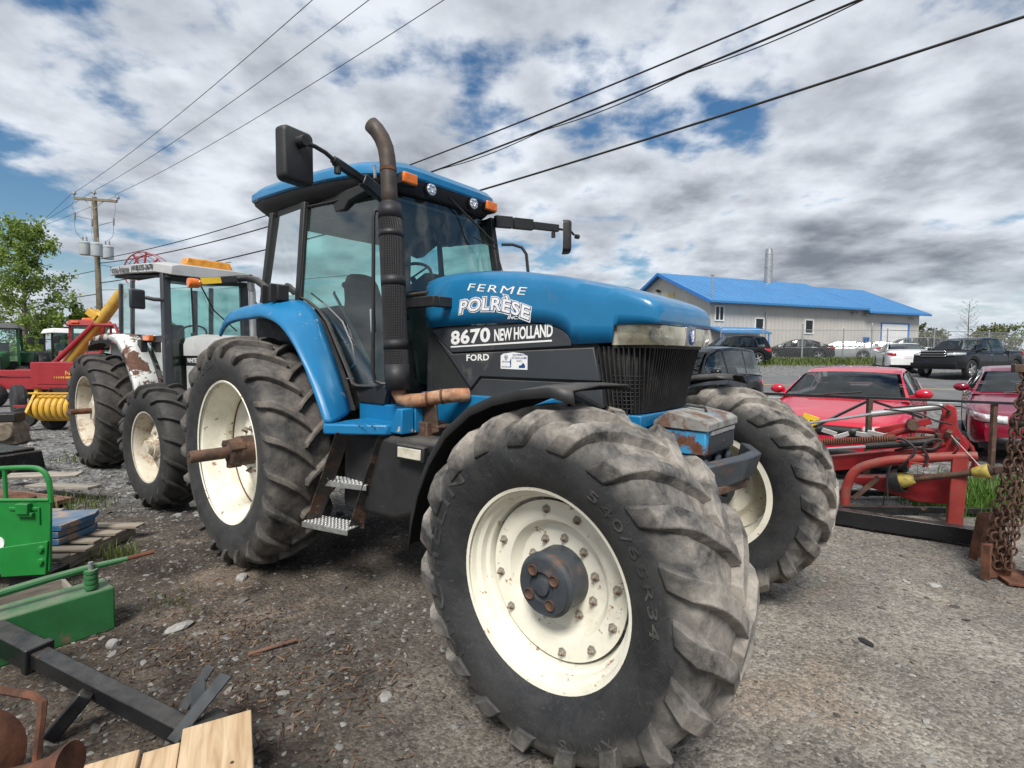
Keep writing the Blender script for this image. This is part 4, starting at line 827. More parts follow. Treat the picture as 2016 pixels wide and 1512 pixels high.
def GROUND():
    m = bpy.data.materials.new('yard_gravel_and_soil'); m.use_nodes = True; t = m.node_tree; n = t.nodes; b = n['Principled BSDF']; lk = t.links.new
    g = n.new('ShaderNodeNewGeometry'); co = g.outputs['Position']
    def noi(s, d=8, r=0.62, dist=0.2, w=0.0):
        x = n.new('ShaderNodeTexNoise'); mp = n.new('ShaderNodeMapping'); mp.inputs['Location'].default_value = (w, w * 0.7, 0); lk(co, mp.inputs[0]); lk(mp.outputs[0], x.inputs['Vector'])
        x.inputs['Scale'].default_value = s; x.inputs['Detail'].default_value = d; x.inputs['Roughness'].default_value = r; x.inputs['Distortion'].default_value = dist; return x.outputs['Fac']
    def mr(v, a, c, d=0.0, e=1.0):
        x = n.new('ShaderNodeMapRange'); lk(v, x.inputs[0])
        for i, q in enumerate((a, c, d, e)): x.inputs[i + 1].default_value = q
        return x.outputs[0]
    def mix(f, a, c, mode='MIX'):
        x = n.new('ShaderNodeMix'); x.data_type = 'RGBA'; x.blend_type = mode
        if isinstance(f, float): x.inputs[0].default_value = f
        else: lk(f, x.inputs[0])
        for s_, v in ((x.inputs[6], a), (x.inputs[7], c)):
            if isinstance(v, tuple): s_.default_value = (*v, 1)
            else: lk(v, s_)
        return x.outputs[2]
    def ma(op, a, c=None):
        x = n.new('ShaderNodeMath'); x.operation = op
        for i, v in enumerate((a, c)):
            if v is None: continue
            if isinstance(v, (int, float)): x.inputs[i].default_value = v
            else: lk(v, x.inputs[i])
        return x.outputs[0]
    sp = n.new('ShaderNodeSeparateXYZ'); lk(co, sp.inputs[0])
    # packed driving surface (grey tan) to the right, damp dark soil between the machines on the left
    side = ma('ADD', ma('ADD', sp.outputs[0], ma('MULTIPLY', ma('SUBTRACT', sp.outputs[1], 3.0), 0.15)), ma('MULTIPLY', ma('SUBTRACT', noi(0.8, 6), 0.5), 4.0))
    dry = mr(side, -1.5, 0.9)
    soil = mix(mr(noi(3.2), 0.35, 0.65), (0.040, 0.032, 0.026), (0.108, 0.088, 0.070))
    pack = mix(mr(noi(1.9), 0.32, 0.68), (0.175, 0.160, 0.140), (0.290, 0.264, 0.228))
    c = mix(dry, soil, pack)
    pb = mr(noi(1.1, 5, 0.6, 0.6, 5.0), 0.56, 0.66); c = mix(ma('MULTIPLY', pb, 0.5), c, (0.26, 0.20, 0.15))
    # damp stains and compacted wheel tracks
    wt = mr(noi(0.55, 5, 0.6, 1.2, 9.0), 0.36, 0.64, 0.68, 1.12); wc = n.new('ShaderNodeCombineColor')
    for i in range(3): lk(wt, wc.inputs[i])
    c = mix(1.0, c, wc.outputs[0], 'MULTIPLY')
    # fine grit
    v = n.new('ShaderNodeTexVoronoi'); lk(co, v.inputs['Vector']); v.inputs['Scale'].default_value = 55.0
    hs = n.new('ShaderNodeSeparateColor'); lk(v.outputs['Color'], hs.inputs[0])
    grit = mr(hs.outputs[0], 0.0, 1.0, 0.62, 1.35)
    v2 = n.new('ShaderNodeTexVoronoi'); lk(co, v2.inputs['Vector']); v2.inputs['Scale'].default_value = 130.0
    hs2 = n.new('ShaderNodeSeparateColor'); lk(v2.outputs['Color'], hs2.inputs[0]); grit2 = mr(hs2.outputs[0], 0, 1, 0.75, 1.25)
    gg = ma('MULTIPLY', grit, grit2); cc = n.new('ShaderNodeCombineColor')
    for i in range(3): lk(gg, cc.inputs[i])
    c = mix(1.0, c, cc.outputs[0], 'MULTIPLY')
    # pale grey crushed stone further back on the left and by the road
    stone = mix(mr(noi(6.0), 0.35, 0.65), (0.10, 0.10, 0.10), (0.24, 0.24, 0.235))
    v3 = n.new('ShaderNodeTexVoronoi'); lk(co, v3.inputs['Vector']); v3.inputs['Scale'].default_value = 22.0
    hs3 = n.new('ShaderNodeSeparateColor'); lk(v3.outputs['Color'], hs3.inputs[0]); g3 = mr(hs3.outputs[1], 0, 1, 0.45, 1.5); c3 = n.new('ShaderNodeCombineColor')
    for i in range(3): lk(g3, c3.inputs[i])
    stone = mix(1.0, stone, c3.outputs[0], 'MULTIPLY')
    far = mr(ma('ADD', sp.outputs[1], ma('MULTIPLY', ma('SUBTRACT', noi(0.7, 5), 0.5), 3.0)), 4.8, 6.8)
    c = mix(far, c, stone)
    # fields and trodden grass far off
    c = mix(mr(sp.outputs[1], 48, 60), c, (0.055, 0.085, 0.025))
    lk(c, b.inputs['Base Color']); b.inputs['Roughness'].default_value = 0.93; b.inputs['Specular IOR Level'].default_value = 0.25
    x = n.new('ShaderNodeBump'); x.inputs['Strength'].default_value = 0.8; x.inputs['Distance'].default_value = 0.012
    lk(ma('ADD', ma('MULTIPLY', noi(38, 6, 0.7), 1.0), ma('MULTIPLY', mr(v.outputs['Distance'], 0, 0.6, 1, 0), 0.5)), x.inputs['Height']); lk(x.outputs[0], b.inputs['Normal'])
    return m
g = MB(); g.add(gv, gf); gobj = g.build('ground', GROUND(), None, smooth=180, fix=False); tag(gobj, 'gravel and soil yard under the machines', None, None, 'structure')
# road behind the parked cars: crosses the view, slightly nearer on the right
RD = Vector((0.9727, -0.2321, 0)); RN = Vector((0.2321, 0.9727, 0)); RO = Vector((9.9, 20.3, 0))
def road_strip(name, mat, o0, o1, dz, L0=-26, L1=60, step=1.5, label=None):
    m = MB(); rows = []
    for i in range(int((L1 - L0) / step) + 1):
        row = []
        for k in range(5 if o1 - o0 > 1 else 2):
            nk = 4 if o1 - o0 > 1 else 1; p = RO + RD * (L0 + i * step) + RN * (o0 + (o1 - o0) * k / nk); row.append((p.x, p.y, hbase(p.x, p.y) + dz))
        rows.append(row)
    m.loft(rows, False, False); o = m.build(name, mat, None, smooth=60, fix=False); tag(o, label, None, None, 'structure'); return o
mt['asphalt'] = M('worn_asphalt', (0.125, 0.127, 0.130), 0.85, 0, 0.16, 0.8, dirt=((0.19, 0.185, 0.175), 0.52, 0.75, 1.4), bump=(40, 0.3, 0.006), coord='Object')
road_strip('road', mt['asphalt'], -5.2, 4.6, 0.030, label='grey asphalt road beyond the parked cars')
mt['linewhite'] = M('worn_white_line', (0.62, 0.62, 0.60), 0.7, 0, 0.1, 4.0, dirt=((0.2, 0.2, 0.2), 0.55, 0.62, 3.0))
mt['lineyellow'] = M('worn_yellow_line', (0.62, 0.40, 0.08), 0.7, 0, 0.1, 4.0, dirt=((0.2, 0.2, 0.2), 0.55, 0.65, 3.0))
road_strip('road_edge_line', mt['linewhite'], -4.55, -4.43, 0.036, label='white edge line painted on the road')
road_strip('road_centre_line', mt['lineyellow'], -0.15, 0.0, 0.036, label='yellow centre line painted on the road')

# ------------------------------------------------------------------ parked vehicles
CAR_SPEC = {
 'sedan': dict(L=4.80, W=1.84, wb=2.80, wr=0.335, sill=0.24, top=[(2.40, .60), (2.36, .68), (2.20, .745), (1.80, .84), (1.30, .93), (.98, .985), (0, .97), (-1.45, 1.00), (-1.95, 1.05), (-2.25, 1.03), (-2.37, .92), (-2.40, .70)],
               roof=[(1.08, .97), (.70, 1.16), (.30, 1.345), (.0, 1.42), (-.45, 1.45), (-.95, 1.41), (-1.35, 1.29), (-1.95, 1.06)], wins=[(.72, -.12), (-.20, -.98), (-1.06, -1.45)], ws=(1.02, .26), rg=(-1.88, -1.05)),
 'suv': dict(L=4.45, W=1.80, wb=2.62, wr=0.355, sill=0.32, top=[(2.22, .72), (2.18, .86), (2.02, .96), (1.60, 1.03), (1.05, 1.08), (0, 1.05), (-1.7, 1.08), (-2.08, 1.06), (-2.18, .95), (-2.22, .65)],
             roof=[(1.12, 1.07), (.80, 1.33), (.48, 1.58), (.15, 1.68), (-.6, 1.72), (-1.4, 1.70), (-1.80, 1.66), (-2.02, 1.40), (-2.14, 1.08)], wins=[(.82, -.02), (-.10, -.98), (-1.06, -1.72)], ws=(1.06, .46), rg=(-2.10, -1.84)),
 'pickup': dict(L=5.85, W=2.03, wb=3.65, wr=0.42, sill=0.46, top=[(2.92, .88), (2.90, 1.08), (2.80, 1.17), (2.2, 1.22), (1.42, 1.25), (0, 1.22), (-1.0, 1.24), (-1.08, 1.30), (-2.85, 1.32), (-2.91, 1.28), (-2.925, .80)],
                roof=[(1.48, 1.24), (1.15, 1.50), (.85, 1.76), (.55, 1.86), (-.1, 1.89), (-.75, 1.87), (-.92, 1.80), (-1.06, 1.28)], wins=[(1.14, .30), (.20, -.78)], ws=(1.42, .86), rg=(-1.03, -.88)),
}
def ip(tab, x): xs = [p[0] for p in tab][::-1]; ys = [p[1] for p in tab][::-1]; return float(np.interp(x, xs, ys))
def paint(name, col, rough=0.22, dirt=0.0): return M(name, col, rough, 0, 0.04, 2.0, coat=(0.7 if sum(col) > 0.1 else 0.15), spec=(0.5 if sum(col) > 0.1 else 0.3), dirt=((0.20, 0.18, 0.16), 0.70, 1.5 - dirt, 3.0))
mt['carglass'] = M('car_window_glass', (0.010, 0.014, 0.015), 0.05, 0, 0.10, 2.0, spec=0.4)
mt['carsee'] = GLASS('tinted_car_glass', (0.42, 0.47, 0.47), 1.15, 0.015)
mt['carblack'] = M('black_car_trim', (0.012, 0.012, 0.013), 0.5, 0, 0.1, 8.0)
mt['alloy'] = M('alloy_wheel', (0.50, 0.50, 0.50), 0.35, 0.8, 0.1, 8.0)
mt['taillamp'] = M('red_lamp_lens', (0.45, 0.012, 0.012), 0.2, 0, 0.1, 20.0, coat=0.5)
mt['headlamp'] = M('clear_headlamp', (0.62, 0.64, 0.65), 0.12, 0.3, 0.3, 16.0, coat=0.8)
mt['plate'] = M('licence_plate', (0.70, 0.71, 0.72), 0.5, 0, 0.05, 9.0)
def car(kind, name, label, cat, loc, rz, pm, group=None, detail=1, chrome=False, beacon=False):
    S = CAR_SPEC[kind]; L, Wd = S['L'], S['W'] / 2; t = thing(name, label, cat, loc, rz, group)
    def hwid(x):
        a = max(0, abs(x) - (L / 2 - 0.75)) / 0.75
        return Wd * (1 - 0.20 * a ** 2.4)
    def zsill(x):
        z = S['sill']
        for xw in (S['wb'] / 2, -S['wb'] / 2):
            d = abs(x - xw); ra = S['wr'] + 0.055
            if d < ra: z = max(z, S['wr'] + math.sqrt(ra * ra - d * d))
        e = max(0, abs(x) - (L / 2 - 0.25)) / 0.25
        return z + 0.06 * e
    def sec(x):
        w, zt, zb = hwid(x), ip(S['top'], x), zsill(x); m = min(zb + 0.10, zt - 0.05)
        zs = max(zt - 0.07, m + 0.01)
        return [(w * 0.965, zb), (w * 0.995, m), (w, m + (zs - m) * 0.45), (w * 0.985, m + (zs - m) * 0.78), (w * 0.955, zs), (w * 0.90, zt - 0.022), (w * 0.72, zt - 0.006), (w * 0.38, zt + 0.004), (0, zt + 0.008)]
    xs = sorted(set([round(v, 3) for v in list(np.linspace(-L / 2, L / 2, int(L / 0.075)))] + [round(sg * S['wb'] / 2 + d, 3) for sg in (-1, 1) for d in np.linspace(-S['wr'] - .055, S['wr'] + .055, 13)]))
    b = MB(); rings = []
    for x in xs:
        q = sec(x); rings.append([(x, -y, z) for y, z in q] + [(x, y, z) for y, z in q[-2::-1]])
    b.loft(rings, False, False)
    n = len(rings[0])
    for i in (0, len(rings) - 1): b.f.append(tuple(i * n + j for j in range(n))); b.mi.append(0)
    b.build('body', pm, t, smooth=42)
    u = MB(); u.bx(-L / 2 + 0.12, L / 2 - 0.12, -Wd + 0.14, Wd - 0.14, S['sill'] - 0.06, S['sill'] + 0.40); u.build('underbody', mt['carblack'], t)
    # cabin
    def gw(x, f):   # f: 0 belt .. 1 roof edge
        return hwid(x) * (0.945 - 0.20 * f)
    RZ = lambda x: ip(S['roof'], x)
    def gsec(x):
        zb_, zr = ip(S['top'], x) - 0.03, RZ(x); h = zr - zb_; f = min(1, max(0.02, h / 0.45))
        wb_, wt_ = gw(x, 0), gw(x, f)
        return [(wb_, zb_), (wb_ + (wt_ - wb_) * 0.5, zb_ + h * 0.46), (wt_, zb_ + h * 0.90), (wt_ * 0.955, zb_ + h * 0.965), (wt_ * 0.82, zr - 0.004), (wt_ * 0.45, zr + 0.010), (0, zr + 0.016)]
    x1, x0 = S['roof'][0][0], S['roof'][-1][0]
    g_ = MB(); rings = []
    for x in np.linspace(x0, x1, 40):
        q = gsec(x); rings.append([(x, -y, z) for y, z in q] + [(x, y, z) for y, z in q[-2::-1]])
    gx_ = list(np.linspace(x0, x1, 40)); nr = len(rings[0]); b0 = len(g_.v); g_.v.extend([p for r in rings for p in r])
    for i in range(39):
        xm = (gx_[i] + gx_[i + 1]) / 2
        for j in range(nr - 1):
            jj = min(j, nr - 2 - j)
            if jj in (0, 1) and any(c_ <= xm <= a_ for a_, c_ in S['wins']): continue
            if jj >= 3 and (S['ws'][1] <= xm <= S['ws'][0] or S['rg'][0] <= xm <= S['rg'][1]): continue
            g_.f.append((i * nr + j, i * nr + j + 1, (i + 1) * nr + j + 1, (i + 1) * nr + j)); g_.mi.append(0)
    g_.build('cabin', pm, t, smooth=42)
    dk_ = MB(); rows = []
    for x in np.linspace(x0 + 0.05, x1 - 0.03, 14):
        q = sec(x); rows.append([(x, -y * 0.97, z + 0.006) for y, z in q[4:]] + [(x, y * 0.97, z + 0.006) for y, z in q[-2:3:-1]])
    dk_.loft(rows, False, False); dk_.build('interior_deck', mt['carblack'], t, smooth=60)
    for xs_ in ((S['wins'][0][0] + S['wins'][0][1]) / 2 - 0.38, S['wins'][1][1] - 0.02):
        for ys in (-0.38, 0.38):
            if xs_ < x0 + 0.45: continue
            bz = ip(S['top'], xs_); hz_ = min(0.30, RZ(xs_ - 0.1) - bz - 0.10); st_ = MB(); st_.box((xs_ - 0.05, ys, bz + hz_ * 0.30), (0.13, 0.46, hz_ * 0.6), rotm(0, -0.25, 0), (0.8, 0.7)); st_.box((xs_ - 0.12, ys, bz + hz_ * 0.82), (0.09, 0.26, hz_ * 0.36)); st_.build('seat', mt['seat'], t, 0.03)
    xd_ = S['ws'][0] - 0.45; sw_ = MB(); sw_.tube([(xd_ + 0.10 * math.cos(a), 0.38 + 0.18 * math.sin(a), ip(S['top'], xd_) + 0.04 + 0.14 * math.cos(a)) for a in np.linspace(0, 2 * PI, 18)], 0.014, 5, False); sw_.build('steering_wheel', mt['carblack'], t)
    def side_y(x, z, off):
        q = gsec(x); zz = [p[1] for p in q[:3]]; yy = [p[0] for p in q[:3]]; return float(np.interp(z, zz, yy)) + off
    for s in (-1, 1):
        for (a, c) in S['wins']:
            rows = []
            for x in np.linspace(a, c, 7):
                q = gsec(x); zb_, zt_ = q[0][1] + 0.055, q[2][1] - 0.02
                if zt_ - zb_ < 0.03: zt_ = zb_ + 0.03
                rows.append([(x, s * side_y(x, z, 0.006), z) for z in np.linspace(zb_, zt_, 4)])
            w_ = MB(); w_.loft(rows, False, False); w_.build('side_window', mt['carsee'], t, smooth=60)
        gp_ = MB()
        for xg in [w_[1] - 0.03 for w_ in S['wins'][:2]] + [S['wins'][0][0] + 0.20]:
            gp_.loft([[(xg - 0.006, s * (hwid(xg) * f_ + 0.003), z_), (xg + 0.006, s * (hwid(xg) * f_ + 0.003), z_)] for f_, z_ in ((0.995, max(zsill(xg), S['sill']) + 0.12), (1.0, (S['sill'] + ip(S['top'], xg)) / 2), (0.985, ip(S['top'], xg) - 0.14), (0.956, ip(S['top'], xg) - 0.06))], False, False)
        tag(gp_.build('door_gap', mt['carblack'], t, smooth=0), kind='stuff')
        m_ = MB(); mx = S['ws'][0] - 0.30; mw = gw(mx, 0.1)
        m_.sphere((mx, s * (mw + 0.14), ip(S['top'], mx) + 0.09), 0.1, 12, 8, (0.75, 1.15, 0.78)); m_.bar((mx, s * (mw - 0.02), ip(S['top'], mx) + 0.04), (mx, s * (mw + 0.10), ip(S['top'], mx) + 0.06), 0.06, 0.05); m_.build('door_mirror', pm if kind != 'pickup' else mt['carblack'], t, smooth=60)
        d_ = MB()
        for xd in (S['wins'][0][1] - 0.04, S['wins'][min(1, len(S['wins']) - 1)][1] - 0.04):
            d_.bar((xd + 0.02, s * (hwid(xd) * 0.985 + 0.012), ip(S['top'], xd) - 0.16), (xd + 0.20, s * (hwid(xd) * 0.985 + 0.012), ip(S['top'], xd) - 0.155), 0.02, 0.03)
        if detail: d_.build('door_handle', pm if not chrome else mt['chrome'], t, 0.004)
    for nm, (a, c) in (('windscreen', S['ws']), ('rear_window', S['rg'])):
        rows = []
        for x in np.linspace(a, c, 8):
            q = gsec(x); wt_ = q[3][0] * (0.93 if nm == 'windscreen' else 0.90)
            rows.append([(x + (0.006 if nm == 'windscreen' else -0.006), y, float(np.interp(abs(y), [p[0] for p in q[::-1]][0:5], [p[1] for p in q[::-1]][0:5])) + 0.008) for y in np.linspace(-wt_, wt_, 11)])
        w_ = MB(); w_.loft(rows, False, False); w_.build(nm, mt['carsee'], t, smooth=60)
    # wheels
    wm = MB(); wr = S['wr']; wm.lathe([(wr * 0.62, 0.10), (wr * 0.94, 0.11), (wr, 0.085), (wr, -0.085), (wr * 0.94, -0.11), (wr * 0.66, -0.105)], 30); tm_ = wm.mesh('tyre', mt['rubber'], 40)
    rm = MB(); rm.lathe([(wr * 0.66, -0.10), (wr * 0.66, 0.05), (0, 0.05)], 24)
    for k in range(5):
        a = 2 * PI * k / 5; rm.bar((0.03 * math.cos(a), -0.085, 0.03 * math.sin(a)), (wr * 0.64 * math.cos(a), -0.09, wr * 0.64 * math.sin(a)), 0.022, wr * 0.17, 0)
    rm.lathe([(0, -0.10), (wr * 0.17, -0.098), (wr * 0.18, -0.07)], 12); rm_ = rm.mesh('rim', mt['alloy'], 40)
    for xw in (S['wb'] / 2, -S['wb'] / 2):
        for s in (-1, 1):
            o = bpy.data.objects.new('wheel', rm_); COL.objects.link(o); o.parent = t; o.location = (xw, s * (Wd - 0.125), wr); o.scale = (1, 1 if s < 0 else -1, 1)
            q = bpy.data.objects.new('tyre', tm_); COL.objects.link(q); q.parent = o
    # lamps and nose
    def front_pts(ya, yb, z0, z1, off, nn=7, end=1, sweep=0.0):
        rows = []
        for y in np.linspace(ya, yb, nn):
            # find x where half-width equals |y| near the end
            xe = L / 2
            for x in np.linspace(L / 2, L / 2 - 0.9, 60):
                if hwid(x) * 0.985 >= abs(y) + 0.002: xe = x; break
            k_ = abs((y - ya) / ((yb - ya) or 1)); rows.append([(end * (xe + off), y, z0 + sweep * k_), (end * (xe + off * 0.9), y, (z0 + z1) / 2 + sweep * k_), (end * (xe + off - 0.02), y, z1 + sweep * k_)])
        m = MB(); m.loft(rows, False, False); return m
    zn = ip(S['top'], L / 2 - 0.03)
    for s in (-1, 1):
        front_pts(s * Wd * 0.52, s * Wd * 0.975, zn - 0.07, zn + 0.045, 0.008, 9, 1, 0.03).build('headlamp', mt['headlamp'], t, smooth=60, solid=0.012)
        zt_ = ip(S['top'], -L / 2 + 0.06)
        front_pts(s * Wd * (0.55 if kind == 'sedan' else 0.80), s * Wd * 0.975, zt_ - (0.17 if kind == 'sedan' else 0.30), zt_ - 0.03, 0.008, 7, -1).build('tail_lamp', mt['taillamp'], t, smooth=60, solid=0.012)
    front_pts(-Wd * 0.50, Wd * 0.50, zn - 0.10 if kind != 'pickup' else zn - 0.14, zn + 0.03 if kind != 'pickup' else zn + 0.16, 0.006, 9).build('grille', mt['carblack'] if kind != 'pickup' else mt['carblack'], t, smooth=60, solid=0.012)
    front_pts(-Wd * 0.72, Wd * 0.72, S['sill'] + 0.03, S['sill'] + 0.17, 0.006, 9).build('lower_grille', mt['carblack'], t, smooth=60, solid=0.012)
    if kind == 'pickup':
        for z in (-0.10, 0.01, 0.12): front_pts(-Wd * 0.50, Wd * 0.50, zn + z, zn + z + 0.035, 0.022, 9).build('grille_bar', mt['chrome'], t, solid=0.012)
        bp = MB(); bp.bx(L / 2 - 0.05, L / 2 + 0.05, -Wd * 0.9, Wd * 0.9, 0.52, 0.70); bp.build('bumper', pm, t, 0.03)
        fl = MB(); fl.bx(-1.1, -1.085, -Wd - 0.002, Wd + 0.002, 0.6, 1.28); fl.build('bed_gap', mt['carblack'], t)
        st_ = MB()
        st_.tube([(1.3, Wd + 0.03, 0.42), (-1.0, Wd + 0.03, 0.42)], 0.035, 8); st_.build('side_step', mt['chrome'], t)
    else:
        pl = MB(); pl.bx(-L / 2 - 0.012, -L / 2 - 0.006, -0.16, 0.16, 0.62, 0.76); pl.build('licence_plate', mt['plate'], t)
    if detail:
        wp = MB(); wp.tube([(S['ws'][0] + 0.05, -0.45, ip(S['top'], S['ws'][0]) + 0.03), (S['ws'][0] - 0.1, 0.25, RZ(S['ws'][0] - 0.1) + 0.03)], 0.008, 5); wp.build('wiper', mt['carblack'], t)
    return t
red = paint('red_car_paint', (0.50, 0.006, 0.028), 0.22); mar = paint('maroon_car_paint', (0.19, 0.005, 0.024), 0.2); blk = paint('black_car_paint', (0.010, 0.011, 0.013), 0.2, 0.1)
wht = paint('white_car_paint', (0.75, 0.76, 0.76), 0.25); sil = paint('silver_car_paint', (0.26, 0.27, 0.28), 0.30)
def Z(x, y): return hbase(x, y)
def cz(kind, name, label, cat, x, y, deg, pm, **k): return car(kind, name, label, cat, (x, y, Z(x, y)), R(deg), pm, **k)
cz('sedan', 'parked_car', 'bright red sedan parked nose-on behind the red hay implement', 'car', 5.85, 8.75, 228, red)
cz('sedan', 'parked_car', 'dark maroon sedan cut off by the right edge behind the chains', 'car', 9.45, 9.25, 230, mar)
cz('suv', 'parked_car', 'black compact SUV parked behind the blue tractor nose', 'car', 4.10, 11.7, 222, blk)
cz('suv', 'parked_car', 'dark SUV by the blue canopy, mostly hidden behind the nearer SUV', 'car', 13.2, 31.0, 185, blk, detail=0)
cz('pickup', 'pickup_truck', 'black crew-cab pickup truck with chrome grille across the road', 'pickup truck', 22.0, 24.6, 203, blk, chrome=True)
cz('sedan', 'parked_car', 'white sedan seen from behind, left of the black pickup', 'car', 21.2, 28.0, 62, wht, detail=0)
cz('sedan', 'parked_car', 'black sedan parked behind the chain-link fence below the building', 'car', 19.5, 35.6, 165, blk, detail=0)
cz('sedan', 'parked_car', 'silver sedan behind the fence next to the black sedan', 'car', 23.3, 36.6, 152, sil, detail=0)
cz('sedan', 'parked_car', 'silver sedan behind the fence, farther right beside the dark SUV', 'car', 26.2, 37.4, 150, sil, detail=0)
cz('suv', 'parked_car', 'dark grey SUV in front of the garage door behind the fence', 'car', 29.3, 38.0, 160, paint('graphite_paint', (0.05, 0.055, 0.06)), detail=0)

# ------------------------------------------------------------------ building with the blue roof (local x along the long wall, y inward)
def SIDING(name, col):
    m = M(name, col, 0.6, 0, 0.05, 0.6); t = m.node_tree; n = t.nodes; b = n['Principled BSDF']
    tcn = n.new('ShaderNodeTexCoord'); mp = n.new('ShaderNodeMapping'); t.links.new(tcn.outputs['Object'], mp.inputs[0]); mp.inputs['Rotation'].default_value = (0, 0, R(45))
    w = n.new('ShaderNodeTexWave'); w.wave_type = 'BANDS'; w.bands_direction = 'X'; w.inputs['Scale'].default_value = 1.1; t.links.new(mp.outputs[0], w.inputs['Vector'])
    bp = n.new('ShaderNodeBump'); bp.inputs['Strength'].default_value = 0.6; bp.inputs['Distance'].default_value = 0.03; t.links.new(w.outputs['Fac'], bp.inputs['Height']); t.links.new(bp.outputs[0], b.inputs['Normal']); return m
mt['siding'] = SIDING('grey_metal_siding', (0.49, 0.465, 0.425)); mt['roofblue'] = M('blue_metal_roof', (0.040, 0.190, 0.420), 0.42, 0.0, 0.05, 0.5)
mt['trimblue'] = M('blue_trim', (0.03, 0.17, 0.52), 0.45, 0, 0.05, 3.0); mt['whitetrim'] = M('white_frame', (0.72, 0.72, 0.71), 0.5, 0, 0.04, 5.0)
mt['galv'] = M('galvanised_steel', (0.42, 0.43, 0.43), 0.45, 0.7, 0.12, 4.0)
B = thing('building', 'long grey metal-sided building with bright blue gable roof', 'building', (14.6, 38.0, 1.23), math.atan2(0.346, 0.936))
def block(x0, x1, eave, ridge, name='wall'):
    c = MB(); yr = 5.76; yb = 11.52; pts = [(0, 0), (0, eave), (yr, ridge), (yb, eave), (yb, 0)]
    c.prism([(y, z) for y, z in pts], 'x', x0, x1); return c.build(name, mt['siding'], B, smooth=0)
block(0, 15.6, 4.72, 7.32); block(15.6, 23.4, 4.50, 7.10)
def roofp(x0, x1, eave, ridge):
    sl = (ridge - eave) / 5.76; ov = 0.55
    for s in (0, 1):
        y0, y1 = (-ov, 5.76) if s == 0 else (5.76, 11.52 + ov)
        za, zb_ = (eave - ov * sl, ridge) if s == 0 else (ridge, eave - ov * sl)
        c = MB(); c.prism([(y0, za + 0.06), (y1, zb_ + 0.06), (y1, zb_ + 0.16), (y0, za + 0.16)], 'x', x0, x1); rf = c.build('roof', mt['roofblue'], B, smooth=0)
        if s == 0:
            c = MB(); n = int((x1 - x0) / 0.6)
            for i in range(n + 1): c.bar((x0 + (x1 - x0) * i / n, y0, za + 0.166), (x0 + (x1 - x0) * i / n, y1, zb_ + 0.166), 0.03, 0.02)
            tag(c.build('standing_seams', mt['roofblue'], rf, smooth=0), kind='stuff')
            c = MB(); c.bx(x0, x1, y0 - 0.12, y0 - 0.002, za - 0.04, za + 0.13); c.build('gutter', mt['roofblue'], rf, 0.02)
roofp(-0.5, 16.1, 4.72, 7.32); roofp(16.12, 24.0, 4.50, 7.10)
for s in (0, 1):
    c = MB(); a = (-0.52, -0.57, 4.51) if s == 0 else (-0.52, 12.09, 4.51); c.bar(a, (-0.52, 5.76, 7.36), 0.04, 0.22); c.build('barge_board', mt['trimblue'], B)
def window(x0, x1, z0, z1, fr=0.09, mat=None, mull=True):
    c = MB(); mat = mat or mt['whitetrim']
    c.bx(x0, x1, -0.07, -0.003, z0, z0 + fr); c.bx(x0, x1, -0.07, -0.003, z1 - fr, z1); c.bx(x0, x0 + fr, -0.07, -0.003, z0 + fr, z1 - fr); c.bx(x1 - fr, x1, -0.07, -0.003, z0 + fr, z1 - fr)
    if mull: xm = (x0 + x1) / 2; c.bx(xm - fr / 2, xm + fr / 2, -0.065, -0.003, z0 + fr, z1 - fr)
    o = c.build('window', mat, B, smooth=0)
    c = MB(); c.bx(x0 + fr, x1 - fr, -0.025, -0.004, z0 + fr, z1 - fr); c.build('pane', mt['carglass'], o, smooth=0)
window(0.43, 1.30, 3.15, 4.30); window(4.30, 5.22, 2.40, 3.52, mull=False); window(9.48, 10.45, 2.38, 3.55, mull=False); window(16.25, 17.0, 1.60, 2.25, 0.1, mt['trimblue'])
c = MB(); c.bx(18.42, 22.05, -0.08, -0.003, 3.45, 3.54); c.bx(18.42, 18.50, -0.08, -0.003, 0, 3.45); c.bx(21.85, 22.05, -0.08, -0.003, 0, 3.45); gd = c.build('garage_door_frame', mt['trimblue'], B, smooth=0)
for i in range(6):
    c = MB(); c.bx(18.50, 21.85, -0.04 , -0.004, 0.575 * i + 0.008, 0.575 * (i + 1) - 0.008); c.build('door_panel', mt['whitetrim'], gd, 0.01)
c = MB(); c.prism([(-1.3, 2.20), (-0.003, 2.62), (-0.003, 2.74), (-1.3, 2.32)], 'x', 0.0, 4.7); c.build('entrance_canopy', mt['roofblue'], B, smooth=0)
for x in (0.2, 4.5):
    c = MB(); c.cyl((x, -1.2, 0), (x, -1.2, 2.24), 0.05, 8); c.build('canopy_post', mt['trimblue'], B)
c = MB(); c.bx(-0.02, 23.42, -0.02, -0.001, 0.0, 0.5); c.build('base_flashing', mt['siding'], B, smooth=0)
for (x, z) in ((14.75, 4.2), (15.05, 4.2), (16.35, 4.12), (16.65, 4.12), (22.1, 3.95)):
    c = MB(); c.box((x, -0.28, z), (0.20, 0.26, 0.18), rotm(0.5, 0, 0.3)); c.bx(x - 0.03, x + 0.03, -0.2, -0.003, z + 0.02, z + 0.08); c.build('wall_lamp', mt['galv'], B, 0.02)
c = MB(); c.box((-0.30, 5.9, 6.0), (0.35, 0.25, 0.2), rotm(0, 0.4, 0)); c.bx(-0.2, -0.003, 5.87, 5.93, 6.0, 6.06); c.build('wall_lamp', mt['carblack'], B, 0.02)
c = MB(); c.cyl((0.05, -0.15, 4.5), (0.05, -0.15, 6.45), 0.035, 8); c.bx(-0.12, 0.22, -0.2, -0.1, 6.42, 6.5); c.build('service_mast', mt['galv'], B)
c = MB(); c.cyl((5.35, -0.10, 0.2), (5.35, -0.10, 3.95), 0.05, 8); c.build('downpipe', mt['galv'], B)
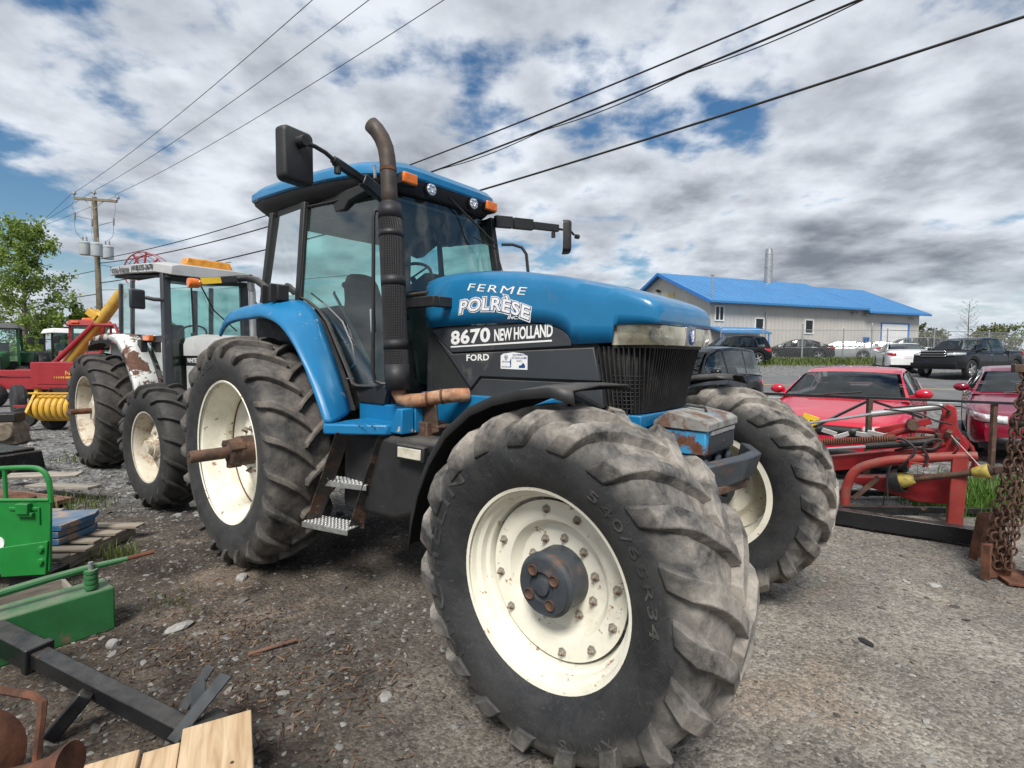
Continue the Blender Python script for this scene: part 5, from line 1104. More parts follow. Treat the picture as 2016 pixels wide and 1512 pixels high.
lettering('sign_letters', 'ES', M('yellow_sign', (0.55, 0.42, 0.10), 0.5), B, lambda u, v, w: (-0.06, 5.0 - u, 5.25 + v), 1.0, 0.42, offset=0.03)
c = MB(); c.lathe([(0.34, 6.9), (0.34, 9.2), (0.36, 9.2), (0.36, 9.3), (0.34, 9.3), (0.32, 10.3), (0.34, 10.31), (0.34, 10.36), (0.31, 10.36), (0.27, 10.85), (0, 10.85)], 22, 'z', (11.05, 5.2 + 0.0, -0.6)); tag(c.build('chimney_stack', mt['galv'], B))

# chain-link fence
def CHAINLINK():
    m = bpy.data.materials.new('chain_link_wire'); m.use_nodes = True; b = m.node_tree.nodes['Principled BSDF']; b.inputs['Base Color'].default_value = (0.36, 0.37, 0.37, 1); b.inputs['Metallic'].default_value = 0.6; b.inputs['Roughness'].default_value = 0.5; return m
Fn = thing('chain_link_fence', 'galvanised chain-link fence between the road shoulder and the parked cars', 'fence', (0, 0, 0))
fp = [(13.6, 33.4), (16.13, 33.0), (18.69, 33.0), (21.47, 33.2), (23.44, 33.4), (24.6, 33.6), (28.5, 34.6), (33.5, 36.0), (39, 37.5), (45, 39)]
for i, (x, y) in enumerate(fp):
    z = Z(x, y); c = MB(); h = 2.15 if i not in (2, 4) else 2.45; c.cyl((x, y, z - 0.2), (x, y, z + h), 0.05 if i in (2, 4) else 0.035, 8); c.sphere((x, y, z + h), 0.05, 8, 5); c.build('fence_post', mt['galv'], Fn)
wire = MB()
for (a, b_) in zip(fp, fp[1:]):
    za, zb_ = Z(*a), Z(*b_); A = Vector((*a, za)); Bv = Vector((*b_, zb_)); Ln = (Bv - A).length
    rail = MB(); rail.tube([A + Vector((0, 0, 2.05)), Bv + Vector((0, 0, 2.05))], 0.022, 6); rail.build('top_rail', mt['galv'], Fn)
    n = int(Ln / 0.13); H = 1.98; d = (Bv - A) / n; k = 8
    for i in range(-k * 2, n):
        for sg in (1, -1):
            # diagonal wires clipped to the panel
            s0, s1 = (i, i + 2 * k) if sg > 0 else (i + 2 * k, i); pts = []
            for q in np.linspace(0, 1, 2):
                pts.append((s0 + (s1 - s0) * q, q))
            (sa, qa), (sb, qb) = pts
            def clip(sv, qv, so, qo):
                if sv < 0: tt = (0 - sv) / (so - sv); return 0.0, qv + (qo - qv) * tt
                if sv > n: tt = (n - sv) / (so - sv); return float(n), qv + (qo - qv) * tt
                return sv, qv
            if (sa < 0 and sb < 0) or (sa > n and sb > n): continue
            p0, p1 = clip(sa, qa, sb, qb), clip(sb, qb, sa, qa)
            a3 = A + d * p0[0] + Vector((0, 0, 0.06 + H * p0[1])); b3 = A + d * p1[0] + Vector((0, 0, 0.06 + H * p1[1]))
            if (a3 - b3).length > 0.05: wire.tube([a3, b3], 0.0035, 3, False)
tag(wire.build('chain_link_mesh', CHAINLINK(), Fn, smooth=0, fix=False), kind='stuff')

# ------------------------------------------------------------------ red hay implement, steel beam, rack and chains on the right
mt['redpaint'] = M('worn_red_machine_paint', (0.29, 0.014, 0.018), 0.45, 0, 0.14, 5.0, dirt=((0.16, 0.05, 0.03), 0.56, 0.72, 6.0), top=(DUST, 0.3, 9.0))
mt['reddull'] = M('faded_red_machine_paint', (0.26, 0.030, 0.024), 0.58, 0, 0.18, 6.0, dirt=((0.12, 0.06, 0.04), 0.52, 0.7, 7.0), top=(DUST, 0.35, 9.0))
mt['yelplastic'] = M('dirty_yellow_plastic', (0.42, 0.33, 0.07), 0.6, 0, 0.2, 9.0, dirt=((0.10, 0.08, 0.05), 0.5, 0.7, 9.0))
I = thing('hay_implement', 'red hay implement with hydraulic rams and yellow-guarded drive shaft', 'farm implement', (4.39, 5.06, 0), R(-35.4))
c = MB(); c.box((0.065, 0.0, 0.365), (0.125, 0.09, 0.73), rotm(0, 0.03, 0)); c.build('upright_post', mt['reddull'], I, 0.012)
def smooth_path(pts, n=6):
    P = [Vector(p) for p in pts]; P = [P[0]] + P + [P[-1]]; out = []
    for i in range(1, len(P) - 2):
        for k in range(n):
            t = k / n; a, b, c_, d = P[i - 1], P[i], P[i + 1], P[i + 2]
            out.append(0.5 * ((2 * b) + (-a + c_) * t + (2 * a - 5 * b + 4 * c_ - d) * t * t + (-a + 3 * b - 3 * c_ + d) * t ** 3))
    out.append(P[-2]); return out
c = MB(); c.tube(smooth_path([(-0.86, 0, 0.03), (-0.855, 0, 0.25), (-0.77, 0, 0.46), (-0.54, 0, 0.585), (-0.28, 0, 0.645), (-0.005, 0, 0.70), (0.20, 0, 0.725)]), 0.048, 12); c.build('frame_tube', mt['reddull'], I)
c = MB(); c.bar((-1.75, 0.32, 0.28), (0.02, 0.32, 0.70), 0.12, 0.17); c.build('lift_arm', mt['redpaint'], I, 0.01)
c = MB(); c.prism([(-0.85, 0.33), (-0.35, 0.40), (0.03, 0.46), (0.05, 0.17), (-0.22, 0.15), (-0.80, 0.27)], 'y', 0.22, 0.42); c.build('gearbox_frame', mt['redpaint'], I, 0.012)
c = MB(); c.prism([(-0.16, 0.62), (0.10, 0.66), (0.15, 0.80), (0.06, 0.98), (0.035, 1.19), (-0.03, 1.225), (-0.075, 1.17), (-0.06, 1.0), (-0.12, 0.86)], 'y', 0.10, 0.16); c.build('head_plate', mt['redpaint'], I, 0.01)
c = MB(); c.prism([(-0.12, 0.64), (0.10, 0.66), (0.14, 0.80), (0.05, 0.95), (0.03, 1.12), (-0.06, 1.10), (-0.09, 0.86)], 'y', 0.30, 0.35); c.build('head_plate', mt['redpaint'], I, 0.01)
c = MB(); c.cyl((-0.02, 0.06, 1.14), (-0.02, 0.38, 1.14), 0.022, 10); c.cyl((-0.30, 0.06, 0.98), (-0.30, 0.36, 0.98), 0.05, 12); c.build('pivot_pin', mt['rustdark'], I)
c = MB(); hel = [(-1.60 + 1.10 * k / 700, 0.12 + 0.036 * math.cos(k * 2 * PI / 14), 0.64 + 0.17 * k / 700 + 0.036 * math.sin(k * 2 * PI / 14)) for k in range(701)]; c.tube(hel, 0.0085, 5); c.build('tension_spring', mt['rust'], I, fix=False)
c = MB(); c.cyl((-0.52, 0.12, 0.815), (-0.10, 0.12, 0.87), 0.018, 8); c.cyl((-0.50, 0.12, 0.82), (-0.44, 0.12, 0.828), 0.04, 12); c.build('spring_rod', mt['rust'], I)
c = MB(); c.cyl((-0.66, 0.25, 1.06), (-0.06, 0.25, 1.185), 0.036, 14); hc = c.build('hydraulic_ram', mt['galv'], I)
c = MB(); c.cyl((-1.30, 0.25, 0.90), (-0.66, 0.25, 1.06), 0.017, 10); c.build('ram_rod', mt['chrome'], hc)
c = MB(); c.cyl((-0.70, 0.05, 0.72), (-0.14, 0.05, 0.83), 0.036, 14); hc = c.build('hydraulic_ram', mt['blackmetal'], I)
c = MB(); c.cyl((-1.45, 0.05, 0.58), (-0.70, 0.05, 0.72), 0.017, 10); c.build('ram_rod', mt['chrome'], hc)
c = MB(); c.bar((-0.62, 0.32, 0.86), (-0.14, 0.32, 1.02), 0.05, 0.07); c.build('control_arm', mt['redpaint'], I, 0.008)
arc = [(-0.20 - 0.30 * math.cos(a) * 1.2, 0.28, 0.70 + 0.22 * math.sin(a)) for a in np.linspace(0.0, 2.2, 12)]
c = MB(); c.tube(arc, 0.035, 10); c.build('hoop_arm', mt['redpaint'], I)
c = MB(); gq = [(0.06, 0.93), (0.14, 0.87), (0.20, 0.79), (0.235, 0.68), (0.235, 0.58), (0.21, 0.50)]; c.loft([[(x, 0.24, z), (x, 0.48, z), (x - 0.02, 0.48, z - 0.008), (x - 0.02, 0.24, z - 0.008)] for x, z in gq]); sg_ = c.build('side_guard', mt['redpaint'], I, smooth=50)
c = MB(); c.loft([[(x + 0.004, 0.238, z), (x + 0.004, 0.47, z)] for x, z in gq[4:]], False, False); c.build('warning_sticker', mt['yellow'], sg_)
c = MB(); c.cyl((-0.45, 0.10, 0.60), (-0.04, 0.10, 0.82), 0.028, 10); c.build('brace_tube', mt['redpaint'], I)
c = MB(); c.bar((-0.79, 0.10, 0.12), (-0.57, 0.12, 0.39), 0.03, 0.05); c.build('parking_stand', mt['rustdark'], I, 0.005)
c = MB(); c.bx(-0.33, -0.17, -0.06, 0.02, 0.60, 0.615); c.bx(-0.33, -0.31, -0.06, 0.02, 0.56, 0.68); c.bx(-0.19, -0.17, -0.06, 0.02, 0.58, 0.70); c.build('clamp_bracket', mt['redpaint'], I, 0.003)
# drive shaft
def along_axis(m, a, b):
    a, b = Vector(a), Vector(b); q = (b - a).normalized().to_track_quat('Z', 'Y').to_matrix(); m.v = [tuple(a + q @ Vector(v)) for v in m.v]; return m
A0, A1 = (-0.46, 0.12, 0.36), (0.40, -0.16, 0.66)
c = MB(); c.lathe([(0.02, 0.0), (0.115, 0.0), (0.125, 0.10), (0.118, 0.105), (0.105, 0.02), (0.02, 0.02)], 22, 'z'); along_axis(c, A0, A1).build('shaft_cup', mt['black'], I)
c = MB(); c.lathe([(0.085, 0.06), (0.080, 0.10), (0.062, 0.17), (0.048, 0.20), (0.034, 0.215)], 18, 'z'); along_axis(c, A0, A1).build('shaft_guard_cone', mt['yelplastic'], I, solid=0.004)
c = MB(); c.lathe([(0.028, 0.10), (0.030, 0.20), (0.030, 0.72)], 14, 'z'); along_axis(c, A0, A1).build('drive_shaft', mt['rustdark'], I)
c = MB(); c.lathe([(0.034, 0.68), (0.045, 0.70), (0.062, 0.78), (0.066, 0.82)], 18, 'z'); along_axis(c, A0, A1).build('shaft_guard_cone', mt['yelplastic'], I, solid=0.004)
c = MB(); c.lathe([(0.0, 0.80), (0.045, 0.80), (0.045, 0.86), (0.0, 0.86)], 12, 'z'); c.box((0.035, 0, 0.90), (0.025, 0.06, 0.09)); c.box((-0.035, 0, 0.90), (0.025, 0.06, 0.09)); c.lathe([(0.0, 0.93), (0.05, 0.93), (0.05, 0.99), (0.03, 1.0)], 12, 'z'); along_axis(c, A0, A1).build('shaft_yoke', mt['rustdark'], I, 0.006)
for pts, r_ in (([(-0.42, 0.02, 0.84), (-0.36, -0.03, 0.83), (-0.28, -0.05, 0.74), (-0.34, -0.05, 0.63), (-0.40, -0.02, 0.55)], 0.013), ([(-0.08, 0.02, 0.86), (-0.16, -0.05, 0.86), (-0.22, -0.06, 0.78), (-0.18, -0.06, 0.68), (-0.21, -0.05, 0.58)], 0.013),
                ([(-0.02, 0.05, 1.15), (-0.12, 0.0, 1.21), (-0.30, 0.02, 1.19), (-0.50, 0.1, 1.15)], 0.009), ([(0.0, 0.05, 1.02), (-0.14, -0.02, 1.06), (-0.28, 0.02, 1.12), (-0.55, 0.12, 1.13)], 0.009),
                ([(-0.06, 0.05, 0.86), (-0.14, 0.0, 0.76), (-0.30, 0.02, 0.76), (-0.44, 0.1, 0.70)], 0.013), ([(-0.47, -0.02, 0.60), (-0.50, -0.03, 0.40), (-0.49, -0.03, 0.22)], 0.010), ([(0.0, 0.0, 0.9), (0.05, -0.05, 0.80), (0.0, -0.02, 0.72)], 0.008)):
    c = MB(); c.tube(smooth_path(pts, 5), r_, 8); c.build('hydraulic_hose', mt['black'], I)
c = MB(); c.tube([(-0.02, 0.05, 0.94), (0.2, -0.1, 0.66), (0.36, -0.15, 0.60)], 0.003, 5); c.build('pull_wire', mt['steel'], I)
for (p, s_) in (((-0.02, 0.06, 0.92), 0.05), ((-0.10, 0.05, 0.90), 0.04), ((0.04, 0.05, 0.86), 0.045), ((-0.14, 0.06, 0.84), 0.035)):
    c = MB(); c.box(p, (s_, s_, s_ * 1.4), rotm(0.4, 0.3, p[0] * 9)); c.cyl((p[0], p[1], p[2] - 0.05), (p[0], p[1], p[2] + 0.05), 0.012, 6); c.build('valve_fitting', mt['rustdark'], I, 0.005)
c = MB(); c.box((-1.27, 0.40, 0.91), (0.17, 0.012, 0.17), rotm(0, 0.3, 0)); yp = c.build('number_plate', mt['yellow'], I, 0.003)
lettering('plate_number', '15', mt['inkblack'], yp, lambda u, v, w: (-1.30 + u, 0.392, 0.885 + v), 0.07, 0.05)
for (x, z, a) in ((-1.05, 0.83, 0.3), (-0.93, 0.80, -0.4), (-0.72, 0.83, 0.1), (-0.62, 0.85, 0.2)):
    c = MB(); c.box((x, 0.20, z), (0.15, 0.006, 0.055), rotm(0.5, a, 0.2)); c.build('torn_decal', mt['white'], I)

def beam(name, label, cat, a, b, w, h, mat, bev=0.006):
    A = Vector(a); Bv = Vector(b); o = MB(); L_ = (Bv - A).length; o.box((L_ / 2, 0, 0), (L_, w, h)); ob = o.build(name, mat, None, bev); ob.location = A
    d = (Bv - A).normalized(); ob.rotation_euler = (0, -math.asin(d.z), math.atan2(d.y, d.x)); return tag(ob, label, cat)
bm_ = beam('steel_beam', 'black square steel beam lying on the gravel in front of the red implement', 'beam', (2.55, 5.66, 0.075), (4.36, 4.40, 0.085), 0.12, 0.145, mt['blackmetal'])
# black rack behind the implement
K = thing('rail_rack', 'thin black rail rack with posts and diagonal braces behind the red implement', 'rack', (0, 0, 0))
def rb(name, a, b, w, mat=None): m = MB(); m.bar(a, b, w, w); m.build(name, mat or mt['blackmetal'], K, 0.003)
rb('top_rail', (2.90, 6.06, 1.255), (6.6, 5.98, 1.135), 0.032)
for x, z in ((3.0, 1.24), (4.24, 1.20), (5.72, 1.145)): rb('rack_post', (x, 6.03, 0.03), (x, 6.03, z), 0.05, mt['rustdark'])
rb('brace', (4.20, 6.02, 1.17), (3.58, 6.02, 0.86), 0.028); rb('brace', (4.28, 6.02, 1.17), (4.86, 6.02, 0.98), 0.028)
rb('bottom_rail', (2.9, 6.05, 0.07), (6.6, 6.0, 0.07), 0.06); rb('bottom_rail', (3.2, 5.45, 0.06), (5.6, 5.35, 0.06), 0.06)

# rusty post with base and hanging chains at the right edge
Cp = thing('chain_stand', 'rusty red steel post on a base plate holding the hanging chains', 'stand', (3.96, 3.78, 0), R(-20))
c = MB(); c.bx(-0.045, 0.045, -0.04, 0.04, 0.02, 1.62); c.build('stand_post', mt['rust'], Cp, 0.006)
c = MB(); c.bx(0.03, 0.09, -0.06, 0.06, 0.02, 1.5); c.build('red_upright', mt['redpaint'], Cp, 0.006)
c = MB(); c.bx(-0.22, 0.25, -0.16, 0.16, 0.0, 0.022); c.build('base_plate', mt['rust'], Cp, 0.004)
c = MB(); c.bx(-0.20, 0.06, -0.03, 0.03, 1.58, 1.64); c.build('cross_arm', mt['rustdark'], Cp, 0.006)
lm = MB(); n1 = 18; ov = [(0.020 * math.cos(a), 0, 0.040 * math.sin(a)) for a in np.linspace(0, 2 * PI, n1 + 1)]; lm.tube(ov, 0.0065, 6, False); link_me = lm.mesh('chain_link', mt['chainrust'], 40)
lm2 = MB(); ov = [(0.030 * math.cos(a), 0, 0.036 * math.sin(a)) for a in np.linspace(0, 2 * PI, n1 + 1)]; lm2.tube(ov, 0.0075, 6, False); link_me2 = lm2.mesh('chain_link', mt['chainrust'], 40)
chl = ['rusty chain hanging nearest the left of the chain bundle', 'rusty chain second from the left in the hanging bundle', 'rusty chain third from the left in the hanging bundle', 'rusty chain hanging next to the rusty post', 'rusty chain hanging just behind the second chain of the bundle', 'rusty chain hanging behind the fourth chain, nearest the road']
for k, (dx, dy, zt, nl) in enumerate(((-0.20, -0.02, 1.54, 26), (-0.15, -0.05, 1.56, 27), (-0.10, -0.03, 1.56, 27), (-0.06, -0.06, 1.57, 27), (-0.145, 0.05, 1.55, 26), (-0.07, 0.05, 1.56, 26))):
    ca = R(-20); px, py = 3.96 + dx * math.cos(ca) - dy * math.sin(ca), 3.78 + dx * math.sin(ca) + dy * math.cos(ca)
    ch = thing('chain', chl[k], 'chain', (px, py, 0.03), R(-20), 'rusty chains hanging on the stand')
    for i in range(nl):
        z = zt - i * 0.057
        if z < 0.05: break
        o = bpy.data.objects.new('chain_link', link_me if i % 2 else link_me2); COL.objects.link(o); o.parent = ch
        lean = 0.07 - 0.20 * (1 - z / 1.6) * (0.7 + 0.1 * k)
        o.location = (lean + random.uniform(-.006, .006), random.uniform(-.008, .008), z); o.rotation_euler = (random.uniform(-.3, .3), random.uniform(-.25, .25), random.uniform(-.3, .3) + (PI / 2 if i % 2 else 0.2))
def channel(name, label, loc, rot, L_, w, fl, mat):
    m = MB(); m.bx(-w / 2, w / 2, -0.006, 0.006, 0, L_); m.bx(-w / 2, -w / 2 + 0.012, -fl, -0.006, 0, L_); m.bx(w / 2 - 0.012, w / 2, -fl, -0.006, 0, L_)
    o = m.build(name, mat, None, 0.003); o.location = loc; o.rotation_euler = rot; return tag(o, label, 'channel iron')
channel('channel_iron', 'rusty channel iron standing behind the black beam beside the chains', (3.98, 4.25, 0.0), (R(6), R(2), R(15)), 0.40, 0.26, 0.06, mt['rust'])
channel('channel_iron', 'rusty channel iron in front of the beam end under the chains', (3.70, 3.84, 0.0), (R(-4), R(4), R(12)), 0.26, 0.22, 0.06, mt['rust'])

# ------------------------------------------------------------------ silver-white tractor with the rusty fender, behind the blue one
mt['wpaint'] = M('silver_white_paint', (0.46, 0.465, 0.46), 0.45, 0, 0.08, 3.0, dirt=((0.25, 0.22, 0.18), 0.6, 0.9, 4.0), top=(DUST, 0.3, 8.0))
mt['wrust'] = M('white_paint_peeling_to_rust', (0.60, 0.60, 0.58), 0.5, 0, 0.06, 3.0, dirt=((0.115, 0.058, 0.038), 0.505, 0.52, 4.2, 0.6))
mt['brownsteel'] = M('brown_rusted_sheet', (0.105, 0.058, 0.040), 0.7, 0, 0.2, 6.0)
WTt = thing('tractor', 'silver-white tractor with rust-eaten fender standing behind the blue tractor', 'tractor', (-5.598, 8.259, 0), R(-37))
def lug_wheel(parent, loc, Rl, Wt, rr, nl, mat, rim, mirror=False, steer=0.0, hub=None, shaft_=False, seg=6):
    wr_ = Wt * 0.82; rm = MB(); h = wr_ / 2
    rm.lathe([(rr - 0.03, h - 0.01), (rr + 0.01, h), (rr - 0.02, h - 0.05), (rr - 0.05, 0.02), (rr - 0.05, -0.03), (rr - 0.02, -h + 0.05), (rr - 0.012, -h + 0.02), (rr + 0.012, -h - 0.004), (rr - 0.005, -h)], 40)
    w = rm.build('wheel', rim, parent, loc=loc)
    if mirror: w.scale = (1, -1, 1)
    w.rotation_euler = (0, 0, steer)
    ty = tyre(Rl, Wt, rr, wr_, nl, 0.042, 0.33, 0.042, 9, 0.4, seg, 0.06).build('tyre', mat, w, 0.005, smooth=40)
    d = MB(); d.lathe([(rr - 0.04, 0.0), (rr * 0.72, -0.03), (rr * 0.5, -0.07), (rr * 0.30, -0.075), (rr * 0.28, -0.12), (0, -0.12)], 36); d.build('wheel_disc', rim, w)
    if hub:
        d = MB(); d.lathe([(rr * 0.2, -0.12), (rr * 0.2, -0.17), (0, -0.175)], 16); d.build('hub', hub, w); ring_of(bolt_mesh(mt['boltm'], 0.014, 0.02), 'bolt', w, 8, rr * 0.38, -0.075)
    if shaft_:
        d = MB(); d.cyl((0, -0.12, 0), (0, -0.36, 0), 0.042, 14); d.build('axle_shaft', mt['rust'], w)
    return w
lug_wheel(WTt, (0, -0.86, 0.84), 0.855, 0.46, 0.50, 19, mt['tyreW'], mt['rimold'], shaft_=True); lug_wheel(WTt, (0, 0.86, 0.84), 0.855, 0.46, 0.50, 19, mt['tyreW'], mt['rimold'], True)
lug_wheel(WTt, (3.03, -1.08, 0.68), 0.69, 0.42, 0.375, 17, mt['tyreW'], mt['rimold'], steer=R(2), hub=mt['rimold']); lug_wheel(WTt, (3.03, 1.05, 0.68), 0.69, 0.42, 0.375, 17, mt['tyreW'], mt['rimold'], True, hub=mt['rimold'])
c = MB(); c.bx(-0.4, 3.3, -0.26, 0.26, 0.55, 1.15); c.build('chassis', mt['underbody'], WTt, 0.02)
c = MB(); c.tube([(3.03, -1.0, 0.68), (3.03, 1.0, 0.68)], 0.08, 12); c.build('front_axle', mt['underbody'], WTt)
c = MB(); c.tube([(0, -0.8, 0.84), (0, 0.8, 0.84)], 0.13, 14); c.build('rear_axle', mt['underbody'], WTt)
def wl(a, b, t): return a + (b - a) * t
# hood
c = MB(); hr = []
for x, zt, w in ((1.68, 1.93, 0.36), (1.9, 1.95, 0.36), (2.5, 1.92, 0.35), (3.1, 1.86, 0.34), (3.55, 1.78, 0.33), (3.66, 1.70, 0.30)):
    hr.append([(x, -w, 1.66), (x, -w, zt - 0.12), (x, -w * 0.9, zt - 0.03), (x, -w * 0.55, zt), (x, w * 0.55, zt), (x, w * 0.9, zt - 0.03), (x, w, zt - 0.12), (x, w, 1.66)])
c.loft(hr); c.build('hood', mt['wpaint'], WTt, smooth=40)
c = MB(); c.bx(1.70, 3.6, -0.345, 0.345, 1.53, 1.655); hb_ = c.build('hood_stripe', mt['carblack'], WTt, 0.004)
lettering('lettering', 'WHITE', mt['white'], WTt, lambda u, v, w: (1.76 + u, -0.349, 1.565 + v), 0.30, 0.06, offset=0.02); lettering('lettering', '6105', mt['white'], WTt, lambda u, v, w: (2.35 + u, -0.349, 1.565 + v), 0.28, 0.06, offset=0.02)
c = MB(); c.bx(1.70, 3.58, -0.34, 0.34, 1.12, 1.525); sp_ = c.build('engine_side_panel', mt['wpaint'], WTt, 0.01)
for k in range(9):
    m = MB(); m.bx(1.80 + k * 0.055, 1.835 + k * 0.055, -0.352, -0.338, 1.22, 1.46); m.build('louvre', mt['wpaint'], sp_, 0.004)
c = MB(); c.bx(3.58, 3.67, -0.30, 0.30, 0.8, 1.68); c.build('grille', mt['carblack'], WTt, 0.01)
# cab
for (x, y, zb_, mat_, wd) in ((1.59, -0.52, 1.15, 'char', 0.10), (1.59, 0.52, 1.15, 'char', 0.10), (-0.22, -0.52, 1.9, 'char', 0.06), (-0.22, 0.52, 1.9, 'char', 0.06), (0.36, -0.54, 1.9, 'char', 0.06), (0.36, 0.54, 1.9, 'char', 0.06)):
    c = MB(); c.bar((x, y, zb_), (x - (0.03 if x > 1 else -0.06), y * 0.99, 2.76), wd, wd); c.build('cab_post', mt[mat_], WTt, 0.012)
for s in (-1, 1):
    c = MB(); c.add([(1.55, s * 0.53, 1.20), (0.42, s * 0.545, 1.9), (0.38, s * 0.54, 2.74), (1.53, s * 0.52, 2.72)], [(0, 1, 2, 3)]); c.build('door_glass', mt['glass'], WTt, smooth=0)
    c = MB(); c.add([(1.55, s * 0.533, 1.20), (0.95, s * 0.54, 1.20), (0.70, s * 0.543, 1.55), (0.42, s * 0.545, 1.9)], [(0, 1, 2, 3)]); c.build('door_lower_glass', mt['glass'], WTt, smooth=0)
    c = MB(); c.add([(0.33, s * 0.54, 1.92), (-0.20, s * 0.525, 1.95), (-0.15, s * 0.52, 2.76), (0.33, s * 0.54, 2.74)], [(0, 1, 2, 3)]); c.build('quarter_glass', mt['glass'], WTt, smooth=0)
    c = MB(); c.bx(0.40, 1.57, s * 0.535, s * 0.565, 1.84, 1.93); c.build('door_rail', mt['char'], WTt, 0.006)
c = MB(); c.add([(1.62, -0.47, 1.20), (1.62, 0.47, 1.20), (1.58, 0.47, 2.70), (1.58, -0.47, 2.70)], [(0, 1, 2, 3)]); c.build('windscreen', mt['glass'], WTt, smooth=0)
c = MB(); c.add([(-0.24, -0.5, 1.6), (-0.24, 0.5, 1.6), (-0.18, 0.5, 2.76), (-0.18, -0.5, 2.76)], [(0, 1, 2, 3)]); c.build('rear_glass', mt['glass'], WTt, smooth=0)
c = MB(); rr_ = []
for x, z, w in ((-0.42, 2.90, 0.58), (0.5, 2.85, 0.60), (1.45, 2.78, 0.60), (1.80, 2.72, 0.52)):
    rr_.append([(x, -w, z), (x, -w, z + 0.12), (x, -w * 0.8, z + 0.15), (x, w * 0.8, z + 0.15), (x, w, z + 0.12), (x, w, z)])
c.loft(rr_); c.build('cab_roof', mt['wpaint'], WTt, 0.01)
c = MB(); c.prism([(-0.35, 2.86), (1.72, 2.69), (1.72, 2.725), (-0.35, 2.90)], 'y', -0.54, 0.54); c.build('roof_underside', mt['dark'], WTt)
lettering('roof_lettering', 'Ferme Arianne', mt['inkblack'], WTt, lambda u, v, w: (-0.30 + u, -0.607, 2.915 + v - 0.072 * u), 0.80, 0.10, offset=0.02); lettering('roof_lettering', '(418)335-2670', mt['inkblack'], WTt, lambda u, v, w: (0.60 + u, -0.607, 2.850 + v - 0.072 * u), 0.82, 0.10, offset=0.02)
c = MB(); c.box((1.30, 0.12, 2.99), (0.22, 0.66, 0.12), rotm(0, 0.07, 0), (0.82, 0.88)); c.build('beacon_bar', M('amber_beacon', (0.62, 0.26, 0.03), 0.35, 0, 0.2, 12.0), WTt, 0.02)
c = MB(); c.bx(0.15, 0.62, -0.24, 0.24, 1.45, 1.60); c.bx(0.02, 0.16, -0.24, 0.24, 1.55, 2.15); c.build('seat', mt['dark'], WTt, 0.04)
c = MB(); tor = [(1.05 + 0.10 * math.cos(a), 0.19 * math.sin(a), 1.98 + 0.12 * math.cos(a)) for a in np.linspace(0, 2 * PI, 20)]; c.tube(tor, 0.014, 6, False); c.tube([(1.05, 0, 1.98), (1.4, 0, 1.6)], 0.03, 8); c.build('steering_wheel', mt['dark'], WTt)
c = MB(); c.bx(1.25, 1.56, -0.40, 0.40, 1.2, 1.85); c.build('dashboard', mt['dark'], WTt, 0.03)
c = MB(); c.bx(-0.2, 1.58, -0.50, 0.50, 1.05, 1.18); c.build('cab_floor', mt['dark'], WTt)
c = MB(); c.tube([(1.60, -0.1, 2.66), (1.66, 0.05, 2.30), (1.68, 0.35, 2.02)], 0.010, 5); c.tube([(1.62, -0.22, 2.62), (1.66, -0.22, 1.98)], 0.012, 5); c.build('wiper', mt['carblack'], WTt)
c = MB(); c.tube(smooth_path([(2.02, 0.42, 1.6), (2.02, 0.42, 2.50), (2.04, 0.40, 2.62), (2.10, 0.36, 2.72), (2.18, 0.32, 2.76)]), 0.045, 12, False); c.build('exhaust_pipe', mt['galv'], WTt, solid=0.004)
c = MB(); c.tube([(1.60, -0.55, 2.40), (1.58, -0.66, 2.40), (1.54, -0.74, 2.42)], 0.028, 8); c.build('mirror_arm', mt['char'], WTt, 0.01)
c = MB(); c.box((1.44, -0.80, 2.40), (0.05, 0.20, 0.26), rotm(0, 0, 0.3)); c.build('mirror_head', mt['char'], WTt, 0.03)
# fenders: flat top, sloping front, rusted
fq = [(-0.62, 1.72), (-0.52, 1.87), (-0.35, 1.93), (0.1, 1.955), (0.55, 1.94), (0.80, 1.87), (1.02, 1.72), (1.22, 1.50), (1.36, 1.32), (1.46, 1.10)]
for s in (-1, 1):
    c = MB(); c.loft([[(x, s * 0.57, z + 0.02), (x, s * 0.80, z + 0.015), (x - 0.01, s * 0.845, z - 0.01), (x - 0.03, s * 0.85, z - 0.07)] for x, z in fq], False, False); c.build('rear_fender', mt['wrust'], WTt, smooth=45, solid=0.01)
    c = MB(); c.loft([[(x, s * 0.56, z), (x, s * 0.85, z - 0.02)] for x, z in ((1.45, 1.12), (1.50, 0.95))], False, False); c.bx(0.92, 1.42, s * 0.62, s * 0.84, 0.62, 1.0); c.build('step_box', mt['brownsteel'], WTt, 0.01)
    c = MB(); c.prism([(-0.55, 1.85), (0.8, 1.85), (1.4, 1.15), (0.6, 1.1), (-0.4, 1.2)], 'y', s * 0.55, s * 0.57); c.build('fender_wall', mt['wpaint'], WTt)
c = MB(); c.bx(0.92, 1.06, -0.66, -0.58, 1.55, 1.88); c.build('tail_lamp_box', mt['carblack'], WTt, 0.01)
c = MB(); c.bx(1.06, 1.30, -0.64, -0.58, 1.86, 1.94); c.build('fender_lamp', mt['amber'], WTt, 0.01)

